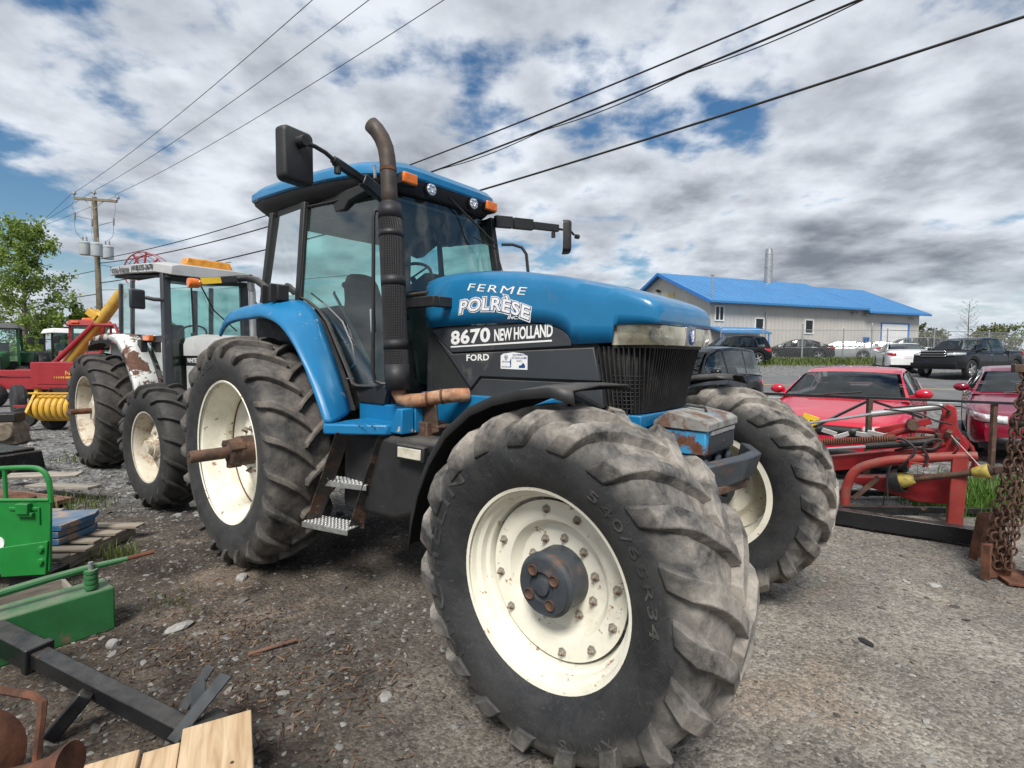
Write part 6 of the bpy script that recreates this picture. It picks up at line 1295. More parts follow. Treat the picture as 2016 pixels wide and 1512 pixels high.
# ------------------------------------------------------------------ baler: red hood over a yellow pickup drum
mt['balered'] = M('baler_red_paint', (0.30, 0.022, 0.028), 0.42, 0, 0.08, 3.0, dirt=((0.22, 0.08, 0.06), 0.6, 0.85, 4.0)); mt['baleyel'] = M('baler_yellow_paint', (0.62, 0.36, 0.045), 0.5, 0, 0.10, 6.0, dirt=((0.14, 0.08, 0.03), 0.56, 0.75, 6.0))
Bl = thing('baler', 'red hay baler with yellow pickup drum left of the silver-white tractor', 'baler', (-10.3, 10.9, 0), R(3))
c = MB(); c.bx(0, 2.6, 0, 1.3, 0.93, 1.49); c.build('hood_panel', mt['balered'], Bl, 0.02)
c = MB(); c.bx(0.14, 2.6, -0.012, -0.001, 1.02, 1.40); c.build('front_panel', mt['balered'], Bl, 0.004)
lettering('lettering', 'NEW HOLLAND', mt['baleyel'], Bl, lambda u, v, w: (0.73 + u, -0.015, 1.215 + v), 1.1, 0.095, offset=0.02)
c = MB()
for k in range(5): c.bx(0.50 + k * 0.045, 0.515 + k * 0.045 + k * 0.004, -0.018, -0.013, 1.145, 1.185)
c.bx(0.735, 1.9, -0.018, -0.013, 1.145, 1.185); tag(c.build('stripe_decal', mt['baleyel'], Bl, smooth=0), kind='stuff')
for k in range(14):
    m = MB(); m.lathe([(0.26, 0.0), (0.285, 0.02), (0.29, 0.055), (0.285, 0.09), (0.26, 0.11)], 24, 'x', (0.12 + k * 0.125, 0.12, 0.50)); m.build('drum_ring', mt['baleyel'], Bl)
c = MB(); c.lathe([(0.24, 0.08), (0.24, 1.95)], 20, 'x', (0, 0.12, 0.50)); c.build('pickup_core', mt['carblack'], Bl)
c = MB(); c.prism([(-0.22, 0.42), (0.10, 0.25), (0.30, 0.40), (0.22, 0.86), (0.05, 0.86)], 'x', 0.02, 0.08); c.v = [(x, y, z) for x, y, z in c.v]; c.build('end_plate', mt['baleyel'], Bl, 0.006)
c = MB(); c.cyl((0.05, -0.12, 0.83), (2.0, -0.12, 0.83), 0.02, 8); c.build('wind_guard', mt['baleyel'], Bl)
c = MB(); c.bx(0.02, 0.10, 0.05, 0.15, 0.30, 0.98); c.build('pickup_mount', mt['baleyel'], Bl, 0.01)
def small_wheel(name, parent, loc, r, w, rz=0.0):
    m = MB(); m.lathe([(r * 0.45, w * 0.45), (r * 0.9, w * 0.5), (r, w * 0.3), (r, -w * 0.3), (r * 0.9, -w * 0.5), (r * 0.45, -w * 0.45), (0, -w * 0.40)], 24); o = m.build(name, mt['rubber'], parent, loc=loc, rz=rz); return o
small_wheel('gauge_wheel', Bl, (-0.20, 0.05, 0.30), 0.23, 0.16, R(20)); small_wheel('gauge_wheel', Bl, (0.22, 0.30, 0.23), 0.23, 0.22, R(80))
small_wheel('wheel', Bl, (2.2, 0.7, 0.34), 0.34, 0.28, R(85)); small_wheel('wheel', Bl, (0.5, 1.3, 0.34), 0.34, 0.28, R(85))
c = MB(); c.bar((-0.45, 0.4, 0.50), (0.1, 0.4, 0.85), 0.06, 0.06); c.bar((-0.7, 0.4, 0.50), (-0.42, 0.4, 0.50), 0.06, 0.06); c.build('drawbar', mt['balered'], Bl, 0.006)

# ------------------------------------------------------------------ grain auger: yellow tube with red lift frame
Ag = thing('grain_auger', 'yellow grain auger tube with red lift frame rising behind the silver-white tractor', 'grain auger', (-10.4, 12.3, 0), 0)
# axis from low left to high right
P0, P1 = Vector((-0.5, 0.0, 1.15)), Vector((1.08, 0.0, 3.15))
c = MB(); c.cyl(P0, P1, 0.125, 20); c.build('auger_tube', M('dull_yellow_paint', (0.46, 0.29, 0.05), 0.55, 0, 0.12, 5.0), Ag)
mid = P0 + (P1 - P0) * 0.66
c = MB(); c.box(mid + Vector((-0.12, 0, 0.14)), (0.16, 0.30, 0.26), rotm(0, -0.9, 0)); c.cyl(mid + Vector((-0.03, -0.05, 0.03)), mid + Vector((0.03, 0.05, 0.09)), 0.15, 16); c.build('hinge_bracket', mt['baleyel'], Ag, 0.01)
for dy in (-0.22, 0.22):
    c = MB(); c.tube([(-0.75, dy, 1.15), (0.48, dy * 0.5, 2.40)], 0.055, 10); c.build('lift_tube', mt['balered'], Ag)
c = MB(); c.tube([(0.52, -0.2, 2.36), (1.02, -0.2, 2.36), (1.12, -0.2, 2.1), (1.2, -0.2, 1.6), (1.25, -0.2, 0.0)], 0.035, 8); c.build('support_leg', mt['balered'], Ag)
c = MB(); c.cyl((0.35, -0.3, 0.35), (0.35, 0.3, 0.35), 0.35, 20); c.build('wheel', mt['rubber'], Ag, 0.04)
c = MB(); c.tube([(-0.3, 0, 1.1), (0.35, 0, 0.38)], 0.05, 8); c.tube([(0.35, 0, 0.38), (0.60, 0, 2.4)], 0.05, 8); c.build('axle_frame', mt['balered'], Ag)
# red reel whose top shows above the silver tractor cab
Rl = thing('wire_reel', 'red spoked wire reel showing above the silver-white tractor roof', 'reel', (-11.6, 16.2, 0), R(0))
c = MB(); n_ = 36
for dx in (-0.0, 0.35): c.tube([(0.62 * math.cos(a), dx, 4.25 + 0.62 * math.sin(a)) for a in np.linspace(0, 2 * PI, n_ + 1)], 0.018, 6, False)
for rr2 in (0.5, 0.38): c.tube([(rr2 * math.cos(a), 0, 4.25 + rr2 * math.sin(a)) for a in np.linspace(0, 2 * PI, n_ + 1)], 0.010, 5, False)
for k in range(24):
    a = 2 * PI * k / 24; c.tube([(0.62 * math.cos(a), 0, 4.25 + 0.62 * math.sin(a)), (0.62 * math.cos(a + .1), 0.35, 4.25 + 0.62 * math.sin(a + .1))], 0.008, 4)
tag(c.build('reel_rim', mt['balered'], Rl), kind='stuff')
c = MB(); c.cyl((0, -0.05, 4.25), (0, 0.4, 4.25), 0.26, 18); c.build('reel_hub', mt['balered'], Rl)
for k in range(9):
    a = 2 * PI * k / 9; m = MB(); m.bar((0.25 * math.cos(a), 0.0, 4.25 + 0.25 * math.sin(a)), (0.6 * math.cos(a), 0.0, 4.25 + 0.6 * math.sin(a)), 0.03, 0.05); m.build('reel_spoke', mt['balered'], Rl)
c = MB(); c.bar((0, 0.2, 0), (0, 0.2, 4.3), 0.10, 0.10); c.bar((-0.6, 0.2, 0.05), (0.6, 0.2, 0.05), 0.1, 0.1); c.build('reel_stand', mt['balered'], Rl)

# ------------------------------------------------------------------ tractors in the row at the back
def far_tractor(label, loc, rz, body, roofm, hoodm, rearR=0.80, gl=True, beacon=True, grille=None, cabz=2.7):
    t = thing('tractor', label, 'tractor', loc, rz)
    for s in (-1, 1):
        lug_wheel(t, (0, s * 0.85, rearR), rearR, 0.48, rearR * 0.55, 16, mt['tyreW'], mt['rimold'], s > 0, seg=4); lug_wheel(t, (2.6, s * 0.8, 0.60), 0.60, 0.38, 0.33, 14, mt['tyreW'], mt['rimold'], s > 0, seg=4)
        for x in (-0.2, 1.35):
            c = MB(); c.bar((x, s * 0.62, 1.2), (x, s * 0.60, cabz - 0.12), 0.08, 0.08); c.build('cab_post', mt['carblack'] if not gl else body, t)
        c = MB(); c.add([(-0.16, s * 0.62, 1.5), (1.31, s * 0.62, 1.3), (1.31, s * 0.60, cabz - 0.14), (-0.16, s * 0.60, cabz - 0.14)], [(0, 1, 2, 3)]); c.build('side_glass', mt['glass'], t, smooth=0)
        c = MB(); c.loft([[(x, s * 0.60, z), (x, s * 1.0, z), (x, s * 1.02, z - 0.08)] for x, z in ((-0.75, 1.3), (-0.5, 1.66), (0.0, 1.78), (0.5, 1.68), (0.85, 1.30))], False, False); c.build('rear_fender', body, t, solid=0.02, smooth=45)
    c = MB(); c.add([(1.36, -0.58, 1.4), (1.36, 0.58, 1.4), (1.36, 0.56, cabz - 0.14), (1.36, -0.56, cabz - 0.14)], [(0, 1, 2, 3)]); c.build('windscreen', mt['glass'], t, smooth=0)
    c = MB(); c.box((0.58, 0, cabz - 0.02), (1.95, 1.42, 0.22), None, (0.88, 0.86)); c.build('cab_roof', roofm, t, 0.04)
    c = MB(); c.box((2.3, 0, 1.42), (1.9, 0.72, 0.62), rotm(0, 0.04, 0)); c.build('hood', hoodm, t, 0.06, seg=3)
    c = MB(); c.bx(3.20, 3.275, -0.30, 0.30, 0.95, 1.55); c.build('grille', grille or mt['carblack'], t, 0.02)
    c = MB(); c.bx(-0.3, 3.2, -0.24, 0.24, 0.6, 1.15); c.bx(-0.2, 1.35, -0.60, 0.60, 1.0, 1.35); c.build('chassis', body if hoodm is body else mt['underbody'], t, 0.02)
    c = MB(); c.bx(0.1, 0.55, -0.25, 0.25, 1.4, 1.55); c.bx(0.0, 0.12, -0.25, 0.25, 1.5, 2.1); c.build('seat', mt['dark'], t, 0.03)
    if beacon:
        for y in (-0.45, 0.45): c = MB(); c.box((1.50, y, cabz - 0.0), (0.10, 0.22, 0.09)); c.build('roof_lamp', mt['amber'], t, 0.02)
        c = MB(); c.box((0.9, 0, cabz + 0.14), (0.20, 0.60, 0.12), None, (0.8, 0.8)); c.build('beacon', mt['amber'], t, 0.02)
    for s in (-1, 1): c = MB(); c.box((1.42, s * 0.98, 2.2), (0.05, 0.18, 0.26)); c.bar((1.38, s * 0.6, 2.3), (1.42, s * 0.92, 2.25), 0.03, 0.03); c.build('mirror', mt['carblack'], t, 0.02)
    return t
far_tractor('red tractor with amber beacon behind the auger', (-16.9, 20.6, 0), R(-52), mt['balered'], mt['balered'], mt['balered'], cabz=2.85)
far_tractor('black and white tractor nose-on left of the red tractor', (-20.9, 23.8, 0), R(-38), mt['carblack'], mt['whitetrim'], M('dusty_black_hood', (0.05, 0.052, 0.055), 0.6, 0, 0.2, 4.0), beacon=False)
far_tractor('tractor with white cab, farthest in the back row behind the red one', (-21.4, 28.5, 0), R(-60), mt['wpaint'], mt['whitetrim'], mt['wpaint'], beacon=False, cabz=2.9)
far_tractor('green tractor with big black tyres at the left edge', (-20.7, 20.7, 0), R(-50), M('tractor_green_far', (0.012, 0.075, 0.02), 0.4), mt['char'], M('tractor_green_hood', (0.014, 0.10, 0.025), 0.4), rearR=0.85, beacon=False, cabz=2.75)
# a red wagon frame low in the gap
c = MB(); c.bx(-1.0, 2.2, -0.1, 0.1, 0.95, 1.15); Wg = thing('wagon_frame', 'low red wagon frame between the green tractor and the baler', 'wagon', (-15.6, 16.0, 0), R(-4)); c.build('frame_rail', mt['balered'], Wg, 0.02)
c = MB(); c.bx(-1.0, 2.2, 0.9, 1.1, 0.95, 1.15); c.build('frame_rail', mt['balered'], Wg, 0.02); c = MB(); c.bx(-0.8, 2.0, -0.05, 1.05, 0.55, 0.92); c.build('hopper', mt['balered'], Wg, 0.02)
for (x, y) in ((-0.5, -0.2), (1.7, -0.2), (-0.5, 1.2), (1.7, 1.2)): small_wheel('wheel', Wg, (x, y, 0.36), 0.36, 0.26, 0)

# ------------------------------------------------------------------ utility pole with transformers, and the overhead lines
mt['polewood'] = M('weathered_pole_wood', (0.20, 0.165, 0.115), 0.85, 0, 0.2, 3.0, bump=(20, 0.4, 0.01)); mt['transf'] = M('transformer_grey', (0.42, 0.46, 0.47), 0.45, 0, 0.06, 3.0); mt['insul'] = M('grey_insulator', (0.22, 0.22, 0.22), 0.35, 0, 0.1, 5.0)
mt['wire'] = M('black_cable', (0.014, 0.014, 0.015), 0.6, 0, 0.1, 5.0)
PX, PY = -26.5, 33.0
U = thing('utility_pole', 'wooden utility pole with crossarm and three grey transformers', 'utility pole', (PX, PY, 0))
c = MB(); c.tube([(0, 0, -0.2), (-0.02, 0, 5), (-0.08, 0, 11.6)], [0.19, 0.165, 0.125], 14); c.build('pole', mt['polewood'], U)
c = MB(); c.bar((-1.45, 0.1, 11.55), (1.50, -0.22, 11.28), 0.13, 0.16); c.build('crossarm', mt['polewood'], U, 0.01)
for s in (-1, 1): c = MB(); c.tube([(s * 0.75, -0.12 * s, 11.4), (0, -0.12, 10.85)], 0.02, 5); c.build('arm_brace', mt['galv'], U)
for (x, z) in ((-1.36, 11.68), (-0.08, 11.72), (1.40, 11.42)):
    c = MB(); c.lathe([(0.0, 0.0), (0.03, 0.0), (0.03, 0.10), (0.12, 0.12), (0.10, 0.20), (0.07, 0.28), (0, 0.29)], 10, 'z', (x, 0, z - 0.02)); c.build('insulator', mt['insul'], U)
for (x, z, r_) in ((-0.72, 8.35, 0.31), (0.72, 8.10, 0.31), (0.30, 8.20, 0.31)):
    y = -0.1 if x != 0.30 else -0.45; c = MB(); c.lathe([(0, 0), (r_ * 0.96, 0), (r_, 0.06), (r_, 0.70), (r_ * 1.06, 0.71), (r_ * 1.04, 0.78), (r_ * 0.5, 0.86), (0, 0.87)], 20, 'z', (x, y, z - 0.4)); o = c.build('transformer', mt['transf'], U)
    for dx in (-0.12, 0.12):
        m = MB(); m.lathe([(0.04, 0), (0.055, 0.08), (0.035, 0.16), (0.05, 0.22), (0.02, 0.34), (0, 0.34)], 8, 'z', (x + dx, y, z + 0.42)); m.build('bushing', mt['insul'], o)
    m = MB(); m.bar((x, y, z + 0.15), (0, 0, z + 0.15), 0.06, 0.08); m.bar((x, y, z - 0.2), (0, 0, z - 0.2), 0.06, 0.08); m.build('transformer_bracket', mt['galv'], o)
for (x, z) in ((-1.30, 10.35), (-0.22, 9.95), (1.15, 10.0)):
    c = MB(); c.tube([(0, 0, z - 0.2), (x, -0.1, z + 0.05)], 0.022, 5); c.cyl((x, -0.1, z - 0.2), (x + 0.03, -0.1, z + 0.25), 0.05, 8); c.build('fuse_cutout', mt['insul'], U)
    m = MB(); m.tube(smooth_path([(x, -0.1, z - 0.2), (x * 0.95, -0.15, z - 0.9), (x * 0.62, -0.12, 8.85)], 5), 0.012, 4); m.build('jumper_wire', mt['wire'], U)
    m = MB(); m.tube(smooth_path([(x, -0.1, z + 0.25), (x * 1.12, -0.1, z + 0.7), (x * 1.05, 0, 11.4)], 5), 0.010, 4); m.build('jumper_wire', mt['wire'], U)
def wire(label, pts, r_, group, n=40):
    # quadratic through three measured points in the plane of the span, carried on past the last one
    A, Mi, Bv = [np.array(p, float) for p in pts]; d = Bv[:2] - A[:2]; L_ = np.hypot(*d); s = [0, np.dot(Mi[:2] - A[:2], d) / L_, L_]
    co = np.polyfit(s, [A[2], Mi[2], Bv[2]], 2); path = []
    for k in range(n + 1):
        q = L_ * 1.45 * k / n; path.append((A[0] + d[0] * q / L_, A[1] + d[1] * q / L_, float(np.polyval(co, q))))
    c = MB(); c.tube(path, r_, 6); o = c.build('overhead_wire', mt['wire'], None); tag(o, label, 'power line', group); return o
wire('lowest thick black cable running from the pole to the right edge', [(-26.4, 33.0, 6.2), (-0.88, 16.29, 6.9), (9.28, 9.64, 7.9)], 0.028, 'overhead lines')
wire('middle of the three thick cables, passing just above the cab roof', [(-26.4, 33.0, 7.45), (-2.55, 17.39, 7.86), (7.15, 11.04, 9.11)], 0.026, 'overhead lines')
wire('uppermost of the three thick cables over the cab roof', [(-26.4, 33.0, 7.72), (-3.42, 17.96, 8.28), (6.46, 11.49, 9.41)], 0.022, 'overhead lines')
# service drop twisted round the middle cable
c = MB(); A, Bv = np.array([-2.55, 17.39, 7.86]), np.array([7.15, 11.04, 9.11])
c.tube([(A[0] + (Bv[0] - A[0]) * t, A[1] + (Bv[1] - A[1]) * t, A[2] + (Bv[2] - A[2]) * t - 0.10 * abs(math.sin(t * 9)) - 0.25 * t * (1 - t) * 1.6) for t in np.linspace(0, 1.5, 80)], 0.014, 5); tag(c.build('overhead_wire', mt['wire'], None), 'thin drop wire looping along under the middle thick cable', 'power line', 'overhead lines')
wire('thin upper line from the left end of the crossarm', [(-27.86, 33.1, 11.95), (-16.0, 23.6, 11.6), (-5.76, 15.15, 11.8)], 0.011, 'overhead lines')
wire('thin upper line from the pole top', [(-26.58, 33.0, 12.0), (-14.6, 23.2, 11.55), (-4.12, 15.0, 11.7)], 0.011, 'overhead lines')
wire('thin upper line from the right end of the crossarm', [(-25.1, 32.8, 11.7), (-12.6, 22.9, 11.25), (-1.9, 14.5, 11.4)], 0.011, 'overhead lines')
for k, (lb, x, z, z2, r_) in enumerate((('thin line leaving the crossarm left end towards the tree', -27.86, 11.95, 11.0, 0.012), ('thin line leaving the pole top towards the tree', -26.58, 12.0, 10.6, 0.012), ('thin line leaving the crossarm right end towards the tree', -25.1, 11.7, 10.2, 0.012), ('black cable leaving the pole to the left below the transformers', -26.6, 7.0, 6.2, 0.022), ('thick black cable leaving the pole to the left, lowest of that side', -26.6, 5.5, 4.6, 0.028))):
    c = MB(); ex_ = (-66 - 2 * (k > 2), 62 - 4 * k); c.tube([(x + (ex_[0] - x) * t, 33 + (ex_[1] - 33) * t, z + (z2 - z) * t - 2.6 * t * (1 - t)) for t in np.linspace(0, 1, 20)], r_, 5); tag(c.build('overhead_wire', mt['wire'], None), lb, 'power line', 'overhead lines')
for k, (lb, za, pts) in enumerate((('slack service wire from the pole to the silver-white tractor side, upper', 7.35, [(-26.4, 33, 7.35), (-20, 28, 6.2), (-12, 22, 5.6)]), ('slack service wire from the pole, lower of the two', 5.7, [(-26.4, 33, 5.75), (-18, 30, 5.6), (-8, 27, 5.9)]))):
    c = MB(); c.tube(smooth_path(pts, 8), 0.015, 5); tag(c.build('overhead_wire', mt['wire'], None), lb, 'power line', 'overhead lines')

# ------------------------------------------------------------------ trees and shrubs
def LEAF(name, a, b):
    m = bpy.data.materials.new(name); m.use_nodes = True; t = m.node_tree; n = t.nodes; bs = n['Principled BSDF']
    g = n.new('ShaderNodeNewGeometry'); mx = n.new('ShaderNodeMix'); mx.data_type = 'RGBA'; mx.inputs[6].default_value = (*a, 1); mx.inputs[7].default_value = (*b, 1); t.links.new(g.outputs['Random Per Island'], mx.inputs[0]); t.links.new(mx.outputs[2], bs.inputs['Base Color'])
    bs.inputs['Roughness'].default_value = 0.6; bs.inputs['Transmission Weight'].default_value = 0.0
    tl = n.new('ShaderNodeBsdfTranslucent'); t.links.new(mx.outputs[2], tl.inputs[0]); ms = n.new('ShaderNodeMixShader'); ms.inputs[0].default_value = 0.35
    t.links.new(bs.outputs[0], ms.inputs[1]); t.links.new(tl.outputs[0], ms.inputs[2]); t.links.new(ms.outputs[0], n['Material Output'].inputs[0]); return m
mt['bark'] = M('grey_bark', (0.11, 0.095, 0.075), 0.9, 0, 0.25, 6.0, bump=(25, 0.5, 0.02))
mt['leafA'] = LEAF('poplar_leaves', (0.12, 0.20, 0.03), (0.28, 0.37, 0.08)); mt['leafB'] = LEAF('shrub_leaves', (0.08, 0.14, 0.03), (0.18, 0.23, 0.06)); mt['leafC'] = LEAF('far_shrub_leaves', (0.11, 0.14, 0.06), (0.22, 0.22, 0.11))
def leaf_mesh(P, size, rs):
    n = len(P); nrm = rs.normal(size=(n, 3)); nrm /= np.linalg.norm(nrm, axis=1)[:, None]; a = np.cross(nrm, rs.normal(size=(n, 3))); a /= np.linalg.norm(a, axis=1)[:, None]; b = np.cross(nrm, a)
    s = size * rs.uniform(0.6, 1.4, (n, 1)); V = np.stack([P - a * s, P + b * s * 0.6 + nrm * s * 0.15, P + a * s, P - b * s * 0.6 + nrm * s * 0.15], 1).reshape(-1, 3)
    F = np.arange(n * 4).reshape(n, 4); return V, F
def np_obj(name, V, F, mat, parent=None, smooth=False):
    me = bpy.data.meshes.new(name); me.from_pydata(V.tolist(), [], F.tolist()); me.materials.append(mat)
    if smooth: me.polygons.foreach_set('use_smooth', [True] * len(me.polygons))
    o = bpy.data.objects.new(name, me); COL.objects.link(o)
    if parent: o.parent = parent
    return o
def tree(name, label, cat, loc, h, spread, nleaf, leaf, seed, mat, trunk_r=0.14, base=0.18, group=None, leaves=True, upright=0.55):
    rs = np.random.default_rng(seed); t = thing(name, label, cat, loc, 0, group); tips = []; m = MB()
    top = Vector((rs.normal() * 0.1 * spread, rs.normal() * 0.1 * spread, h * 0.96)); tr = [Vector((0, 0, -0.1)), Vector((rs.normal() * .05, rs.normal() * .05, h * 0.35)), Vector((top.x * 0.5, top.y * 0.5, h * 0.7)), top]
    m.tube(tr, [trunk_r, trunk_r * 0.75, trunk_r * 0.4, 0.02], 8)
    nb = int(22 + h)
    for i in range(nb):
        f = base + (0.95 - base) * (i / nb) ** 0.9; p0 = Vector((top.x * f, top.y * f, h * f)); a = i * 2.4 + rs.uniform(-.4, .4)
        Lb = spread * (1 - 0.62 * max(0, (f - 0.35) / 0.65)) * rs.uniform(0.65, 1.1) * min(1, 0.55 + f * 1.6); d = Vector((math.cos(a), math.sin(a), upright + rs.uniform(-.2, .35))).normalized()
        p1 = p0 + d * Lb * 0.5; p2 = p1 + (d + Vector((0, 0, 0.25))).normalized() * Lb * 0.5; m.tube([p0, p1, p2], [trunk_r * 0.32 * (1.1 - f), trunk_r * 0.2 * (1.1 - f), 0.008], 5)
        for q in range(6):
            tq = rs.uniform(0.3, 1.0); b0 = p0 + (p1 - p0) * min(1, tq * 2) + (p2 - p1) * max(0, tq * 2 - 1); e = b0 + Vector((rs.normal(), rs.normal(), rs.normal() * 0.7 + 0.4)).normalized() * Lb * rs.uniform(0.18, 0.36); m.tube([b0, e], [0.012, 0.004], 4); tips.append((b0, e))
    m.build('trunk', mt['bark'], t, fix=False)
    if leaves:
        k = rs.integers(0, len(tips), nleaf); u = rs.uniform(0.1, 1.15, (nleaf, 1)); A = np.array([tips[i][0] for i in k]); E_ = np.array([tips[i][1] for i in k]); P = A + (E_ - A) * u + rs.normal(size=(nleaf, 3)) * spread * 0.055
        V, F = leaf_mesh(P, leaf, rs); np_obj('crown', V, F, mat, t)
    return t
tree('poplar_tree', 'tall leafy poplar tree at the left edge behind the machines', 'tree', (-28.6, 30.0, 0), 9.4, 3.0, 8000, 0.095, 11, mt['leafA'], 0.16, 0.12)
tree('poplar_tree', 'leafy tree cut off by the left edge', 'tree', (-32.2, 31.0, 0), 9.6, 2.6, 3600, 0.095, 12, mt['leafA'], 0.16, 0.12)
for k, (x, y, h, s, n_, lb) in enumerate(((-27.0, 32.5, 4.4, 2.2, 3500, 'low leafy tree under the poplar, right of its trunk'), (-31.5, 34.5, 4.0, 2.4, 3500, 'low leafy tree behind the green tractor'), (-24.4, 36.0, 3.6, 2.0, 2500, 'low bushy tree between pole and poplar'))):
    tree('leafy_tree', lb, 'tree', (x, y, 0), h, s, n_, 0.12, 20 + k, mt['leafA'], 0.09, 0.08, 'low trees at the back left')
bl = [(37.0, 52, 2.9, 1.9, 'round shrub just right of the building corner'), (40.0, 53, 3.3, 2.1, 'second shrub right of the building'), (43.2, 55, 3.4, 2.2, 'third shrub right of the building'), (46.3, 56, 3.0, 2.0, 'shrub behind the black pickup cab'), (49.8, 54, 3.4, 2.3, 'shrub behind the pickup bed'), (51.5, 50, 4.3, 2.4, 'taller green tree at the right edge'), (55, 57, 3.6, 2.5, 'shrub farthest right at the edge')]
for k, (x, y, h, s, lb) in enumerate(bl): tree('shrub', lb, 'shrub', (x, y, 1.4), h, s, 1500, 0.15, 40 + k, mt['leafC'] if k not in (5,) else mt['leafA'], 0.07, 0.05, 'shrubs beyond the fence')
for k, (x, y, h, lb) in enumerate(((42.3, 60, 5.8, 'bare grey tree above the shrubs right of the building'), (51.5, 58, 7.0, 'taller bare tree near the right edge'))): tree('bare_tree', lb, 'tree', (x, y, 1.4), h, 1.8, 0, 0.1, 60 + k, mt['leafC'], 0.08, 0.25, 'bare trees beyond the fence', False)
# far wood and low ridge closing the horizon
hl = MB(); row = []
for k in range(121):
    a = R(-75 + 150 * k / 120); d = 420; z = 7 + 3.0 * mnoise.noise((k * 0.15, 0, 3.0)) + 1.5 * mnoise.noise((k * 0.9, 2, 1.0)); row.append([(d * math.sin(a), d * math.cos(a), -1), (d * math.sin(a), d * math.cos(a), z * 0.7), ((d + 25) * math.sin(a), (d + 25) * math.cos(a), z)])
hl.loft(row, False, False); tag(hl.build('far_woods', M('far_tree_line', (0.055, 0.085, 0.055), 0.9, 0, 0.3, 0.15), None), 'low dark tree line on the horizon', 'woods', None, 'stuff')

# ------------------------------------------------------------------ things lying in the left foreground
mt['green'] = M('green_machine_paint', (0.012, 0.200, 0.035), 0.35, 0, 0.10, 4.0, dirt=((0.13, 0.10, 0.06), 0.68, 0.74, 8.0), coat=0.2, top=((0.30, 0.38, 0.28), 0.25, 9.0))
mt['greenold'] = M('dusty_green_paint', (0.025, 0.145, 0.045), 0.5, 0, 0.14, 5.0, dirt=((0.16, 0.11, 0.07), 0.60, 0.70, 7.0), top=((0.26, 0.25, 0.20), 0.55, 7.0))
def WOOD(name, a, b, sc=1.0):
    m = bpy.data.materials.new(name); m.use_nodes = True; t = m.node_tree; n = t.nodes; bs = n['Principled BSDF']; tcn = n.new('ShaderNodeTexCoord'); mp = n.new('ShaderNodeMapping'); t.links.new(tcn.outputs['Object'], mp.inputs[0]); mp.inputs['Scale'].default_value = (1.5 * sc, 18 * sc, 18 * sc)
    nz = n.new('ShaderNodeTexNoise'); t.links.new(mp.outputs[0], nz.inputs['Vector']); nz.inputs['Scale'].default_value = 2.0; nz.inputs['Detail'].default_value = 8; nz.inputs['Distortion'].default_value = 0.8
    cr = n.new('ShaderNodeMix'); cr.data_type = 'RGBA'; cr.inputs[6].default_value = (*a, 1); cr.inputs[7].default_value = (*b, 1); mr = n.new('ShaderNodeMapRange'); mr.inputs[1].default_value = 0.35; mr.inputs[2].default_value = 0.65; t.links.new(nz.outputs['Fac'], mr.inputs[0]); t.links.new(mr.outputs[0], cr.inputs[0]); t.links.new(cr.outputs[2], bs.inputs['Base Color']); bs.inputs['Roughness'].default_value = 0.8
    bp = n.new('ShaderNodeBump'); bp.inputs['Strength'].default_value = 0.4; bp.inputs['Distance'].default_value = 0.004; t.links.new(nz.outputs['Fac'], bp.inputs['Height']); t.links.new(bp.outputs[0], bs.inputs['Normal']); return m
mt['woodnew'] = WOOD('fresh_pine_wood', (0.40, 0.26, 0.14), (0.62, 0.47, 0.30)); mt['woodold'] = WOOD('weathered_pallet_wood', (0.17, 0.14, 0.11), (0.33, 0.285, 0.225)); mt['woodgrey'] = WOOD('grey_plank_wood', (0.16, 0.14, 0.115), (0.34, 0.305, 0.26)); mt['woodred'] = WOOD('reddish_stick_wood', (0.12, 0.06, 0.04), (0.22, 0.12, 0.08))
def board(name, parent, a, b, w, th, mat, roll=0.0, bev=0.003):
    A, Bv = Vector(a), Vector(b); L_ = (Bv - A).length; m = MB(); m.box((L_ / 2, 0, 0), (L_, w, th)); o = m.build(name, mat, parent, bev); o.location = A; d = (Bv - A).normalized()
    o.rotation_euler = (roll, -math.asin(max(-1, min(1, d.z))), math.atan2(d.y, d.x)); return o
# green guard frame
G = thing('machine_guard', 'bright green steel guard with tubular hoop standing at the left edge', 'machine part', (0, 3.55, 0))
c = MB(); c.prism([(-4.3, 0.10), (-3.30, 0.115), (-3.268, 0.14), (-3.245, 0.64), (-4.3, 0.63)], 'y', -0.012, 0.012); c.build('guard_plate', mt['green'], G, 0.006)
c = MB(); c.prism([(-3.60, 0.10), (-3.285, 0.12), (-3.262, 0.36), (-3.60, 0.31)], 'y', -0.028, -0.013); c.build('lower_plate', mt['green'], G, 0.004)
for (x, z) in ((-3.305, 0.305), (-3.310, 0.215)): c = MB(); c.lathe([(0, -0.05), (0.020, -0.048), (0.024, -0.028)], 12, 'y', (x, 0, z)); c.build('bolt_head', mt['green'], G)
c = MB(); c.tube(smooth_path([(-4.3, 0, 0.845), (-3.75, 0, 0.862), (-3.42, 0, 0.878), (-3.31, 0, 0.862), (-3.262, 0, 0.80), (-3.25, 0, 0.72), (-3.247, 0, 0.63)], 5), 0.017, 10); c.build('hoop_tube', mt['green'], G)
c = MB(); c.cyl((-3.565, 0, 0.63), (-3.565, 0, 0.868), 0.013, 8); c.build('hoop_stay', mt['green'], G)
c = MB(); c.cyl((-4.3, -0.01, 0.640), (-3.25, -0.01, 0.650), 0.012, 8); c.build('plate_edge', mt['green'], G)
c = MB(); c.box((-3.41, -0.035, 0.595), (0.085, 0.04, 0.075)); c.box((-3.41, -0.025, 0.55), (0.115, 0.03, 0.03)); c.bx(-3.53, -3.45, -0.022, -0.012, 0.575, 0.60); c.bx(-3.37, -3.33, -0.022, -0.012, 0.575, 0.60); c.build('latch', mt['green'], G, 0.008)
